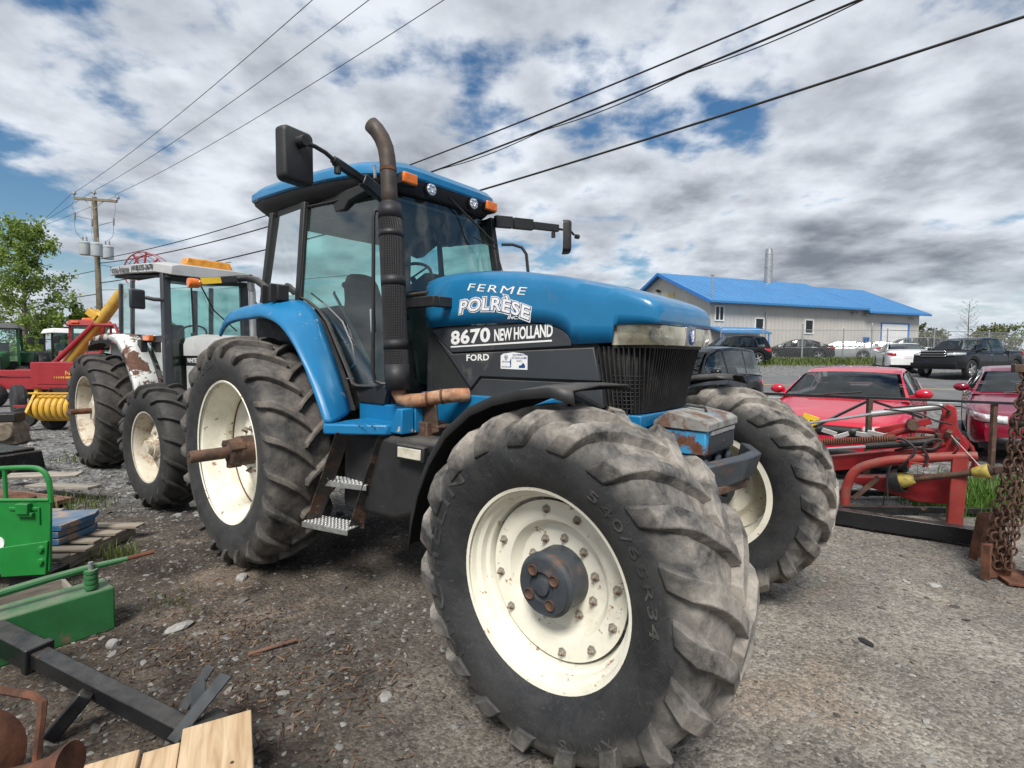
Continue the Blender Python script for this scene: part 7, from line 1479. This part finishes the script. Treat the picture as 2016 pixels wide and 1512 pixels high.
c = MB(); c.bx(-3.325, -3.312, -0.024, -0.012, 0.48, 0.60); c.build('latch_bar', mt['green'], G, 0.003)
c = MB(); c.lathe([(0, -0.018), (0.045, -0.018), (0.045, -0.012)], 20, 'y', (-3.62, 0, 0.34)); dd = c.build('round_sticker', mt['white'], G)
c = MB(); c.bx(-4.3, -4.0, 0, 0.30, 0.0, 0.10); c.build('guard_foot', mt['blackmetal'], G, 0.01)
c = MB(); c.bx(-3.6, -3.35, 0.02, 0.25, 0.0, 0.095); c.build('guard_foot', mt['blackmetal'], G, 0.01)
# pallet
Pt = thing('pallet', 'weathered wooden pallet on the gravel behind the green guard', 'pallet', (-3.42, 3.80, 0), R(2))
for k, (y, w, dx) in enumerate(((0.02, 0.10, -0.02), (0.19, 0.10, 0.03), (0.37, 0.10, -0.04), (0.56, 0.11, 0.0), (0.75, 0.13, 0.05))): board('pallet_slat', Pt, (-1.15 + dx, y, 0.125), (0.03 + dx, y + 0.01, 0.122), w, 0.020, mt['woodold'])
for x in (-0.03, -0.55, -1.08):
    board('stringer', Pt, (x, -0.04, 0.058), (x, 0.82, 0.058), 0.045, 0.095, mt['woodold'])
for y in (0.0, 0.40, 0.78): board('bottom_slat', Pt, (-1.12, y, 0.008), (0.0, y, 0.008), 0.09, 0.016, mt['woodold'])
mt['blueslab'] = M('blue_painted_slab', (0.035, 0.130, 0.255), 0.55, 0, 0.12, 4.0, dirt=((0.30, 0.20, 0.14), 0.52, 0.60, 5.0), top=((0.32, 0.29, 0.25), 0.5, 5.0))
for k, (z, dx, a, lb) in enumerate(((0.165, 0.0, 8, 'blue steel slab at the bottom of the stack on the pallet'), (0.222, -0.01, 10, 'middle blue steel slab of the stack on the pallet'), (0.279, 0.02, 9, 'topmost blue steel slab with worn tan top on the pallet'))):
    c = MB(); c.prism([(-0.85, -0.20), (-0.22, -0.20), (-0.16, -0.16), (-0.10, -0.20), (0.0, -0.20), (0.06, 0.12), (0.02, 0.24), (-0.85, 0.24)], 'z', -0.024, 0.024); o = c.build('steel_slab', mt['blueslab'], None, 0.004); o.location = (-3.66 + dx, 4.22, z); o.rotation_euler = (0, 0, R(a)); tag(o, lb, 'slab', 'blue slabs on the pallet')
# green weight beam with a rod on it
D = Vector((-0.614, -0.789, 0)); Nn = Vector((-0.789, 0.614, 0)); Ww = thing('ballast_beam', 'dusty dark green steel beam with a green rod clamped along its top', 'beam', (-2.41, 3.035, 0), math.atan2(-0.789, -0.614))
c = MB(); c.bx(0, 1.5, -0.22, 0.0, 0.0, 0.265); c.build('beam_body', mt['greenold'], Ww, 0.012)
c = MB(); c.bx(0.44, 0.60, 0.001, 0.004, 0.10, 0.20); c.build('pale_sticker', mt['plate'], Ww)
c = MB(); c.tube([(-0.10, -0.05, 0.40), (0.10, -0.08, 0.395), (0.30, -0.09, 0.385), (1.1, -0.10, 0.34)], [0.014, 0.020, 0.022, 0.022], 10); c.build('rod', mt['greenold'], Ww)
c = MB(); c.cyl((-0.22, -0.04, 0.405), (-0.08, -0.05, 0.40), 0.014, 8); c.build('rod_tip', mt['rust'], Ww)
for dz in (0.275, 0.305, 0.335, 0.365): c = MB(); c.lathe([(0.0, 0.0), (0.034, 0.0), (0.036, 0.012), (0.034, 0.024), (0.0, 0.024)], 14, 'z', (0.10, -0.055, dz)); c.build('washer', mt['greenold'], Ww)
c = MB(); c.cyl((0.10, -0.055, 0.26), (0.10, -0.055, 0.435), 0.013, 8); c.build('clamp_bolt', mt['galv'], Ww)
c = MB(); c.lathe([(0, 0), (0.026, 0), (0.026, 0.03), (0, 0.03)], 6, 'z', (0.95, -0.10, 0.265)); c.build('nut', mt['greenold'], Ww)
# grey planks tray behind it
Tr = thing('plank_tray', 'shallow tray of grey planks behind the green ballast beam', 'tray', (-2.72, 3.12, 0), math.atan2(-0.789, -0.614))
board('plank', Tr, (0.0, -0.02, 0.10), (1.3, -0.02, 0.10), 0.02, 0.16, mt['woodgrey']); board('plank', Tr, (0.0, -0.34, 0.10), (1.3, -0.34, 0.10), 0.02, 0.16, mt['woodgrey']); board('plank', Tr, (0.0, -0.33, 0.10), (0.0, -0.03, 0.10), 0.02, 0.16, mt['woodgrey']); board('plank', Tr, (0.02, -0.18, 0.03), (1.3, -0.18, 0.03), 0.30, 0.02, mt['woodgrey'])
# black drawbar in front
Bb = thing('drawbar', 'heavy black steel drawbar with bracket slanting across the lower left corner', 'drawbar', (0, 0, 0))
pa, pb = Vector((-3.30, 2.86, 0.235)), Vector((-1.24, 1.985, 0.115))
mt['bracket'] = M('grey_worn_bracket_steel', (0.075, 0.080, 0.085), 0.45, 0.3, 0.2, 9.0, dirt=(RUST, 0.6, 0.75, 8.0))
def bb(name, a, b, w, h, mat=None, bev=0.008): 
    m = MB(); m.bar(a, b, w, h); return m.build(name, mat or mt['blackmetal'], Bb, bev)
bb('main_tube', pa + (pb - pa) * 0.42, pb, 0.078, 0.078); bb('socket_tube', pa, pa + (pb - pa) * 0.47, 0.10, 0.11)
bb('socket_flange', pa + (pb - pa) * 0.455, pa + (pb - pa) * 0.475, 0.12, 0.13)
dr = (pb - pa).normalized(); sd = Vector((-dr.y, dr.x, 0)).normalized()
for (q0, q1, w_) in (((-1.335, 1.94, 0.15), (-1.15, 2.0, 0.385), 0.06), ((-1.395, 2.10, 0.17), (-1.285, 2.12, 0.345), 0.05)):
    m = MB(); m.add(*flat(q0, q1, w_, 0.010, dr)); m.build('bracket_plate', mt['bracket'], Bb, 0.002)
m = MB(); m.add(*flat((-1.245, 1.97, 0.26), (-1.335, 2.11, 0.265), 0.09, 0.010, (0.55, 0.1, 0.8))); m.build('bracket_web', mt['bracket'], Bb, 0.002)
bb('stand_leg', pa + (pb - pa) * 0.70 - sd * 0.06 + Vector((0, 0, 0.02)), pa + (pb - pa) * 0.66 - sd * 0.16 + Vector((0, 0, -0.15)), 0.05, 0.06)
m = MB(); m.prism([(-0.02, -0.06), (0.18, -0.05), (0.24, 0.02), (0.18, 0.09), (-0.02, 0.10)], 'y', -0.07, 0.07); o = m.build('hitch_end', mt['blackmetal'], Bb, 0.01); o.location = pb; o.rotation_euler = (0, 0.06, math.atan2(dr.y, dr.x))
m = MB(); m.cyl(pb + dr * 0.10 + sd * 0.10, pb + dr * 0.10 - sd * 0.10, 0.028, 12); m.build('hitch_pin', mt['galv'], Bb)
# pine crate at the bottom edge
Cr = thing('wooden_crate', 'fresh pine crate with loose boards at the bottom edge', 'crate', (-0.915, 1.745, 0), math.atan2(-0.88, 0.47))
for (y0, w, x0, z, L_) in ((-0.105, 0.205, 0.0, 0.415, 0.9), (-0.262, 0.10, 0.035, 0.395, 0.8), (-0.39, 0.14, 0.03, 0.408, 0.8)): board('crate_board', Cr, (x0, y0, z), (x0 + L_, y0, z), w, 0.020, mt['woodnew'])
for x in (0.20, 0.75): board('crate_bearer', Cr, (x, -0.50, 0.365), (x, 0.0, 0.365), 0.09, 0.05, mt['woodnew'])
for y in (-0.012, -0.49): board('crate_side', Cr, (0.04, y, 0.30), (0.9, y, 0.30), 0.02, 0.08, mt['woodnew']); board('crate_side', Cr, (0.04, y, 0.12), (0.9, y, 0.12), 0.02, 0.10, mt['woodnew'])
for (x, y) in ((0.08, -0.04), (0.08, -0.46), (0.85, -0.04), (0.85, -0.46)): board('crate_post', Cr, (x, y, 0.0), (x, y, 0.345), 0.05, 0.04, mt['woodnew'])
for (x, y, z) in ((0.24, -0.06, 0.4262), (0.24, -0.16, 0.4262), (0.30, -0.285, 0.4062), (0.24, -0.40, 0.4192), (0.30, -0.45, 0.4192)): c = MB(); c.lathe([(0.006, 0), (0.005, 0.0015), (0, 0.002)], 8, 'z', (x, y, z)); c.build('nail_head', mt['rustdark'], Cr)
# rusty disc and tube
Dk = thing('disc_blade', 'rusty round disc blade leaning in the bottom left corner', 'disc blade', (-2.06, 1.80, 0.13), 0, None, (R(78), R(8), R(55)))
c = MB(); c.lathe([(0.03, 0.05), (0.08, 0.046), (0.16, 0.02), (0.21, 0.0), (0.21, -0.006), (0.16, 0.013), (0.03, 0.042)], 36, 'z', closed=True); c.build('blade', mt['rust'], Dk)
Tb = thing('spool_tube', 'rusty flanged iron tube lying by the disc blade', 'tube', (0, 0, 0))
c = MB(); c.tube([(-1.98, 1.74, 0.11), (-1.72, 1.755, 0.17), (-1.66, 1.76, 0.185), (-1.60, 1.765, 0.20), (-1.585, 1.766, 0.203)], [0.035, 0.036, 0.040, 0.066, 0.070], 18); c.build('tube_body', mt['rust'], Tb)
Rb = thing('bent_rod', 'bent rusty square rod beside the drawbar', 'rod', (0, 0, 0)); c = MB(); c.tube([(-2.15, 2.05, 0.285), (-1.92, 1.985, 0.30), (-1.865, 1.965, 0.285), (-1.855, 1.945, 0.24), (-1.85, 1.90, 0.02)], 0.016, 6); c.build('rod_body', mt['rust'], Rb)
# scrap along the left edge further back
o = board('plank', None, (-5.75, 6.05, 0.10), (-4.75, 5.75, 0.16), 0.16, 0.03, mt['woodgrey']); tag(o, 'grey plank on the scrap heap behind the green hoop', 'plank')
o = board('plank', None, (-5.30, 5.05, 0.06), (-4.55, 5.0, 0.08), 0.24, 0.03, mt['woodgrey'], 0.1); tag(o, 'short pale board lying inside the green hoop opening', 'plank')
o = board('plank', None, (-6.4, 6.4, 0.12), (-5.3, 6.2, 0.20), 0.12, 0.03, mt['woodgrey'], 0.3); tag(o, 'white-edged board leaning on the scrap heap at the left edge', 'plank')
o = board('plank', None, (-6.2, 5.9, 0.05), (-4.9, 5.5, 0.06), 0.22, 0.05, mt['woodred']); tag(o, 'dark reddish board under the pale planks of the scrap heap', 'plank')
c = MB(); c.box((0, 0, 0.16), (1.1, 0.7, 0.30), None, (0.94, 0.92)); c.box((0, 0, 0.33), (0.9, 0.55, 0.05)); o = c.build('black_case', mt['blackmetal'], None, 0.02, loc=(-7.25, 7.05, 0.0), rz=R(-20)); tag(o, 'low black metal case at the left edge of the yard', 'case')
Eb = thing('scrap_casting', 'dirty tan gear casting on blocks below the green tractor', 'casting', (-9.5, 9.3, 0), R(20))
c = MB(); c.box((0, 0, 0.22), (0.9, 0.5, 0.40), None, (0.8, 0.8)); c.cyl((-0.2, -0.3, 0.3), (-0.2, 0.3, 0.3), 0.22, 16); c.cyl((0.25, -0.32, 0.25), (0.25, 0.3, 0.25), 0.16, 14); c.build('casting_body', M('tan_greasy_iron', (0.16, 0.13, 0.095), 0.8, 0, 0.3, 9.0, bump=(30, 0.5, 0.02)), Eb, 0.02)
c = MB(); c.box((0.1, 0, 0.50), (0.6, 0.35, 0.16)); c.build('cover_plate', mt['carblack'], Eb, 0.02)
c = MB(); c.lathe([(0, 0), (0.16, 0.02), (0.20, 0.10), (0.17, 0.22), (0.08, 0.26), (0, 0.26)], 18, 'z', (-4.95, 5.0, 0.02)); o = c.build('rusty_pot', mt['rust'], None); tag(o, 'round rusty iron lump inside the green hoop at the left edge', 'scrap iron')
# loose wheel near the back left
sw = small_wheel('loose_wheel', None, (-13.2, 13.6, 0.42), 0.42, 0.24, R(-38)); tag(sw, 'upright loose grey tyre left of the baler', 'tyre')

# ------------------------------------------------------------------ stones, chips and grass
def STONE(name, a, b):
    m = bpy.data.materials.new(name); m.use_nodes = True; t = m.node_tree; n = t.nodes; bs = n['Principled BSDF']; g = n.new('ShaderNodeNewGeometry'); mx = n.new('ShaderNodeMix'); mx.data_type = 'RGBA'; mx.inputs[6].default_value = (*a, 1); mx.inputs[7].default_value = (*b, 1)
    pw = n.new('ShaderNodeMath'); pw.operation = 'POWER'; pw.inputs[1].default_value = 2.0; t.links.new(g.outputs['Random Per Island'], pw.inputs[0]); t.links.new(pw.outputs[0], mx.inputs[0]); t.links.new(mx.outputs[2], bs.inputs['Base Color']); bs.inputs['Roughness'].default_value = 0.85; return m
ico = bmesh.new(); bmesh.ops.create_icosphere(ico, subdivisions=1, radius=1.0); ico.verts.ensure_lookup_table(); IV = np.array([v.co[:] for v in ico.verts]); IF = np.array([[v.index for v in f.verts] for f in ico.faces]); ico.free()
def scatter(name, label, cat, P, S, mat, flat_=(0.28, 0.6), elong=1.6, seed=1):
    rs = np.random.default_rng(seed); n = len(P); V = np.repeat(IV[None], n, 0) * rs.uniform(0.72, 1.25, (n, len(IV), 1)); V = V * np.stack([rs.uniform(1, elong, n), np.ones(n), rs.uniform(*flat_, n)], 1)[:, None, :]
    a = rs.uniform(0, 2 * PI, n); ca, sa = np.cos(a)[:, None], np.sin(a)[:, None]; t = rs.normal(0, 0.22, n)[:, None]; x, y, z = V[..., 0], V[..., 1], V[..., 2]; z2 = z + x * t
    V = np.stack([x * ca - y * sa, x * sa + y * ca, z2], -1) * S[:, None, None] + P[:, None, :]
    F = (IF[None] + (np.arange(n) * len(IV))[:, None, None]).reshape(-1, 3); o = np_obj(name, V.reshape(-1, 3), F, mat); return tag(o, label, cat, None, 'stuff')
def ground_pts(n, x0, x1, y0, y1, seed, dens=None):
    rs = np.random.default_rng(seed); out = []
    while len(out) < n:
        x, y = rs.uniform(x0, x1), rs.uniform(y0, y1)
        if abs(x) > y * 1.08 + 0.4: continue
        if dens and rs.uniform() > dens(x, y): continue
        out.append((x, y, hgt(x, y)))
    return np.array(out)
def dl(x, y): return min(1, 0.12 + 0.9 * sstep(0.6, -1.2, x + 0.25 * (y - 3)) * (0.35 + 1.2 * max(0, mnoise.noise((x * 0.9, y * 0.9, 7.0)) + 0.35)))
P = ground_pts(24000, -7.5, 5.0, 1.5, 8.5, 3, dl); rs = np.random.default_rng(5); S = np.clip(rs.lognormal(-4.95, 0.48, len(P)), 0.004, 0.032)
scatter('gravel', 'loose grey shale gravel scattered over the dark soil', 'gravel', P, S, STONE('shale_gravel', (0.055, 0.050, 0.045), (0.25, 0.24, 0.225)), (0.22, 0.5), 1.9, 8)
P = ground_pts(9000, -14, -1.5, 5.2, 14, 13, lambda x, y: 1.0); S = np.clip(np.random.default_rng(6).lognormal(-4.0, 0.4, len(P)), 0.008, 0.05)
scatter('crushed_stone', 'grey crushed stone surface further back on the left', 'gravel', P, S, STONE('crushed_stone', (0.09, 0.09, 0.09), (0.33, 0.33, 0.325)), (0.3, 0.6), 1.8, 9)
P = ground_pts(6000, 0.2, 9, 1.5, 8.5, 23, lambda x, y: 1.0); S = np.clip(np.random.default_rng(7).lognormal(-4.95, 0.42, len(P)), 0.003, 0.022)
scatter('fine_gravel', 'fine grey gravel on the packed surface to the right', 'gravel', P, S, STONE('fine_gravel', (0.12, 0.115, 0.105), (0.34, 0.33, 0.31)), (0.3, 0.6), 1.6, 10)
# wood chips and bark litter
rs = np.random.default_rng(31); n = 750; cx = np.where(rs.uniform(size=n) < 0.6, -1.05, -1.75) + rs.normal(0, 0.34, n); cy = np.where(cx > -1.4, 2.55, 2.95) + rs.normal(0, 0.28, n)
Vs, Fs = [], []
for i in range(n):
    l_, w_, t_ = rs.uniform(0.012, 0.05) * (1 + 1.5 * (rs.uniform() < 0.08)), rs.uniform(0.003, 0.010), rs.uniform(0.002, 0.005); m = rotm(rs.normal(0, 0.3), rs.normal(0, 0.25), rs.uniform(0, 6.3)); z = hgt(cx[i], cy[i]) + 0.004; b0 = len(Vs)
    for v in ((-1, -1, -1), (1, -1, -1), (1, 1, -1), (-1, 1, -1), (-1, -1, 1), (1, -1, 1), (1, 1, 1), (-1, 1, 1)): Vs.append(tuple(m @ Vector((v[0] * l_ / 2, v[1] * w_ / 2, v[2] * t_ / 2)) + Vector((cx[i], cy[i], z))))
    Fs += [tuple(b0 + q for q in f) for f in ((0, 3, 2, 1), (4, 5, 6, 7), (0, 1, 5, 4), (1, 2, 6, 5), (2, 3, 7, 6), (3, 0, 4, 7))]
tag(np_obj('wood_chips', np.array(Vs), np.array(Fs), STONE('bark_and_chips', (0.035, 0.020, 0.014), (0.20, 0.125, 0.075))), 'brown wood chips and bark trodden into the soil', 'wood chips', None, 'stuff')
def stone(label, x, y, s, seed, mat, sc=(1.3, 1, 0.55)):
    rs = np.random.default_rng(seed); b = bmesh.new(); bmesh.ops.create_icosphere(b, subdivisions=2, radius=1.0)
    for v in b.verts: v.co = Vector((v.co.x * sc[0], v.co.y * sc[1], v.co.z * sc[2])) * s * (1 + 0.30 * mnoise.noise(v.co * 1.4 + Vector((seed, 0, 0))) + 0.08 * mnoise.noise(v.co * 4))
    me = bpy.data.meshes.new('stone'); b.to_mesh(me); b.free(); me.materials.append(mat); o = bpy.data.objects.new('stone', me); COL.objects.link(o); o.location = (x, y, hgt(x, y) + s * sc[2] * 0.35); o.rotation_euler = (0.1, 0.1, seed); tag(o, label, 'stone')
mt['stone'] = M('pale_grey_stone', (0.30, 0.29, 0.275), 0.9, 0, 0.18, 12.0, bump=(30, 0.5, 0.01))
for i, (lb, x, y, s, sc) in enumerate((('pale upright stone beside the end of the green ballast beam', -2.28, 2.84, 0.040, (1.0, 0.7, 0.8)), ('pale flat stone on the dark soil right of the ballast beam', -2.02, 3.03, 0.050, (1.5, 1, 0.45)), ('rounded grey stone near the rear tyre of the blue tractor', -2.02, 3.75, 0.042, (1.2, 1, 0.7)), ('pale squarish stone on the packed gravel, lower right', 3.16, 3.72, 0.034, (1.5, 0.9, 0.5)), ('small pale stone near the bottom right corner', 1.93, 2.28, 0.016, (1.3, 1, 0.6)), ('flat grey stone left of the front tyre', -0.62, 2.45, 0.030, (1.5, 1, 0.4)))): stone(lb, x, y, s, 3 + i, mt['stone'], sc)
stone('flat black scrap of rubber on the packed gravel at lower right', 2.10, 2.93, 0.040, 77, mt['rubber'], (1.5, 0.8, 0.12))
o = board('stick', None, (-1.46, 2.75, 0.015), (-1.25, 2.90, 0.018), 0.022, 0.012, mt['woodred']); tag(o, 'thin reddish stick lying on the soil among the wood chips', 'stick')
def GRASSM(name, a, b): return LEAF(name, a, b)
def grass(label, spots, mat, hgt_=0.16, seed=1):
    rs = np.random.default_rng(seed); V, F = [], []
    for (x0, y0, rx, ry, n, hh) in spots:
        for i in range(n):
            x, y = x0 + rs.normal() * rx, y0 + rs.normal() * ry; z = hgt(x, y) - 0.01; h = hh * rs.uniform(0.4, 1.2); a = rs.uniform(0, 6.3); l_ = rs.uniform(0.1, 0.6) * h; w = rs.uniform(0.003, 0.006) * (1 + hh * 2) * (1 if y0 < 12 else 4); dx, dy = math.cos(a), math.sin(a); b0 = len(V)
            V += [(x - dy * w, y + dx * w, z), (x + dy * w, y - dx * w, z), (x + dx * l_ * 0.4 + dy * w * .7, y + dy * l_ * 0.4 - dx * w * .7, z + h * 0.6), (x + dx * l_ * 0.4 - dy * w * .7, y + dy * l_ * 0.4 + dx * w * .7, z + h * 0.6), (x + dx * l_, y + dy * l_, z + h)]
            F += [(b0, b0 + 1, b0 + 2, b0 + 3), (b0 + 3, b0 + 2, b0 + 4)]
    me = bpy.data.meshes.new('grass'); me.from_pydata(V, [], F); me.materials.append(mat); o = bpy.data.objects.new('grass', me); COL.objects.link(o); return tag(o, label, 'grass', None, 'stuff')
mt['grassA'] = GRASSM('fresh_grass', (0.055, 0.130, 0.015), (0.135, 0.245, 0.040)); mt['grassB'] = GRASSM('verge_grass', (0.060, 0.110, 0.020), (0.17, 0.20, 0.055))
grass('tufts of fresh grass in front of the maroon car', [(5.35, 5.75, 0.35, 0.22, 1500, 0.30), (6.0, 6.3, 0.35, 0.2, 700, 0.28), (4.95, 5.55, 0.15, 0.1, 250, 0.2)], mt['grassA'], seed=2)
grass('weeds growing between pallet and scrap on the left', [(-3.25, 4.12, 0.08, 0.08, 110, 0.12), (-4.9, 5.55, 0.25, 0.15, 260, 0.14), (-6.7, 8.1, 0.3, 0.2, 200, 0.12), (-2.3, 3.35, 0.10, 0.10, 40, 0.06), (-3.3, 3.35, 0.2, 0.1, 80, 0.10)], mt['grassB'], seed=3)
vs_ = [(x, 31.8 + 0.1 * (x - 14) * 0.9, 0.9, 0.9, 800, 0.32) for x in np.arange(13.5, 46, 1.6)]
grass('strip of green verge grass along the chain-link fence', vs_, mt['grassB'], seed=4)
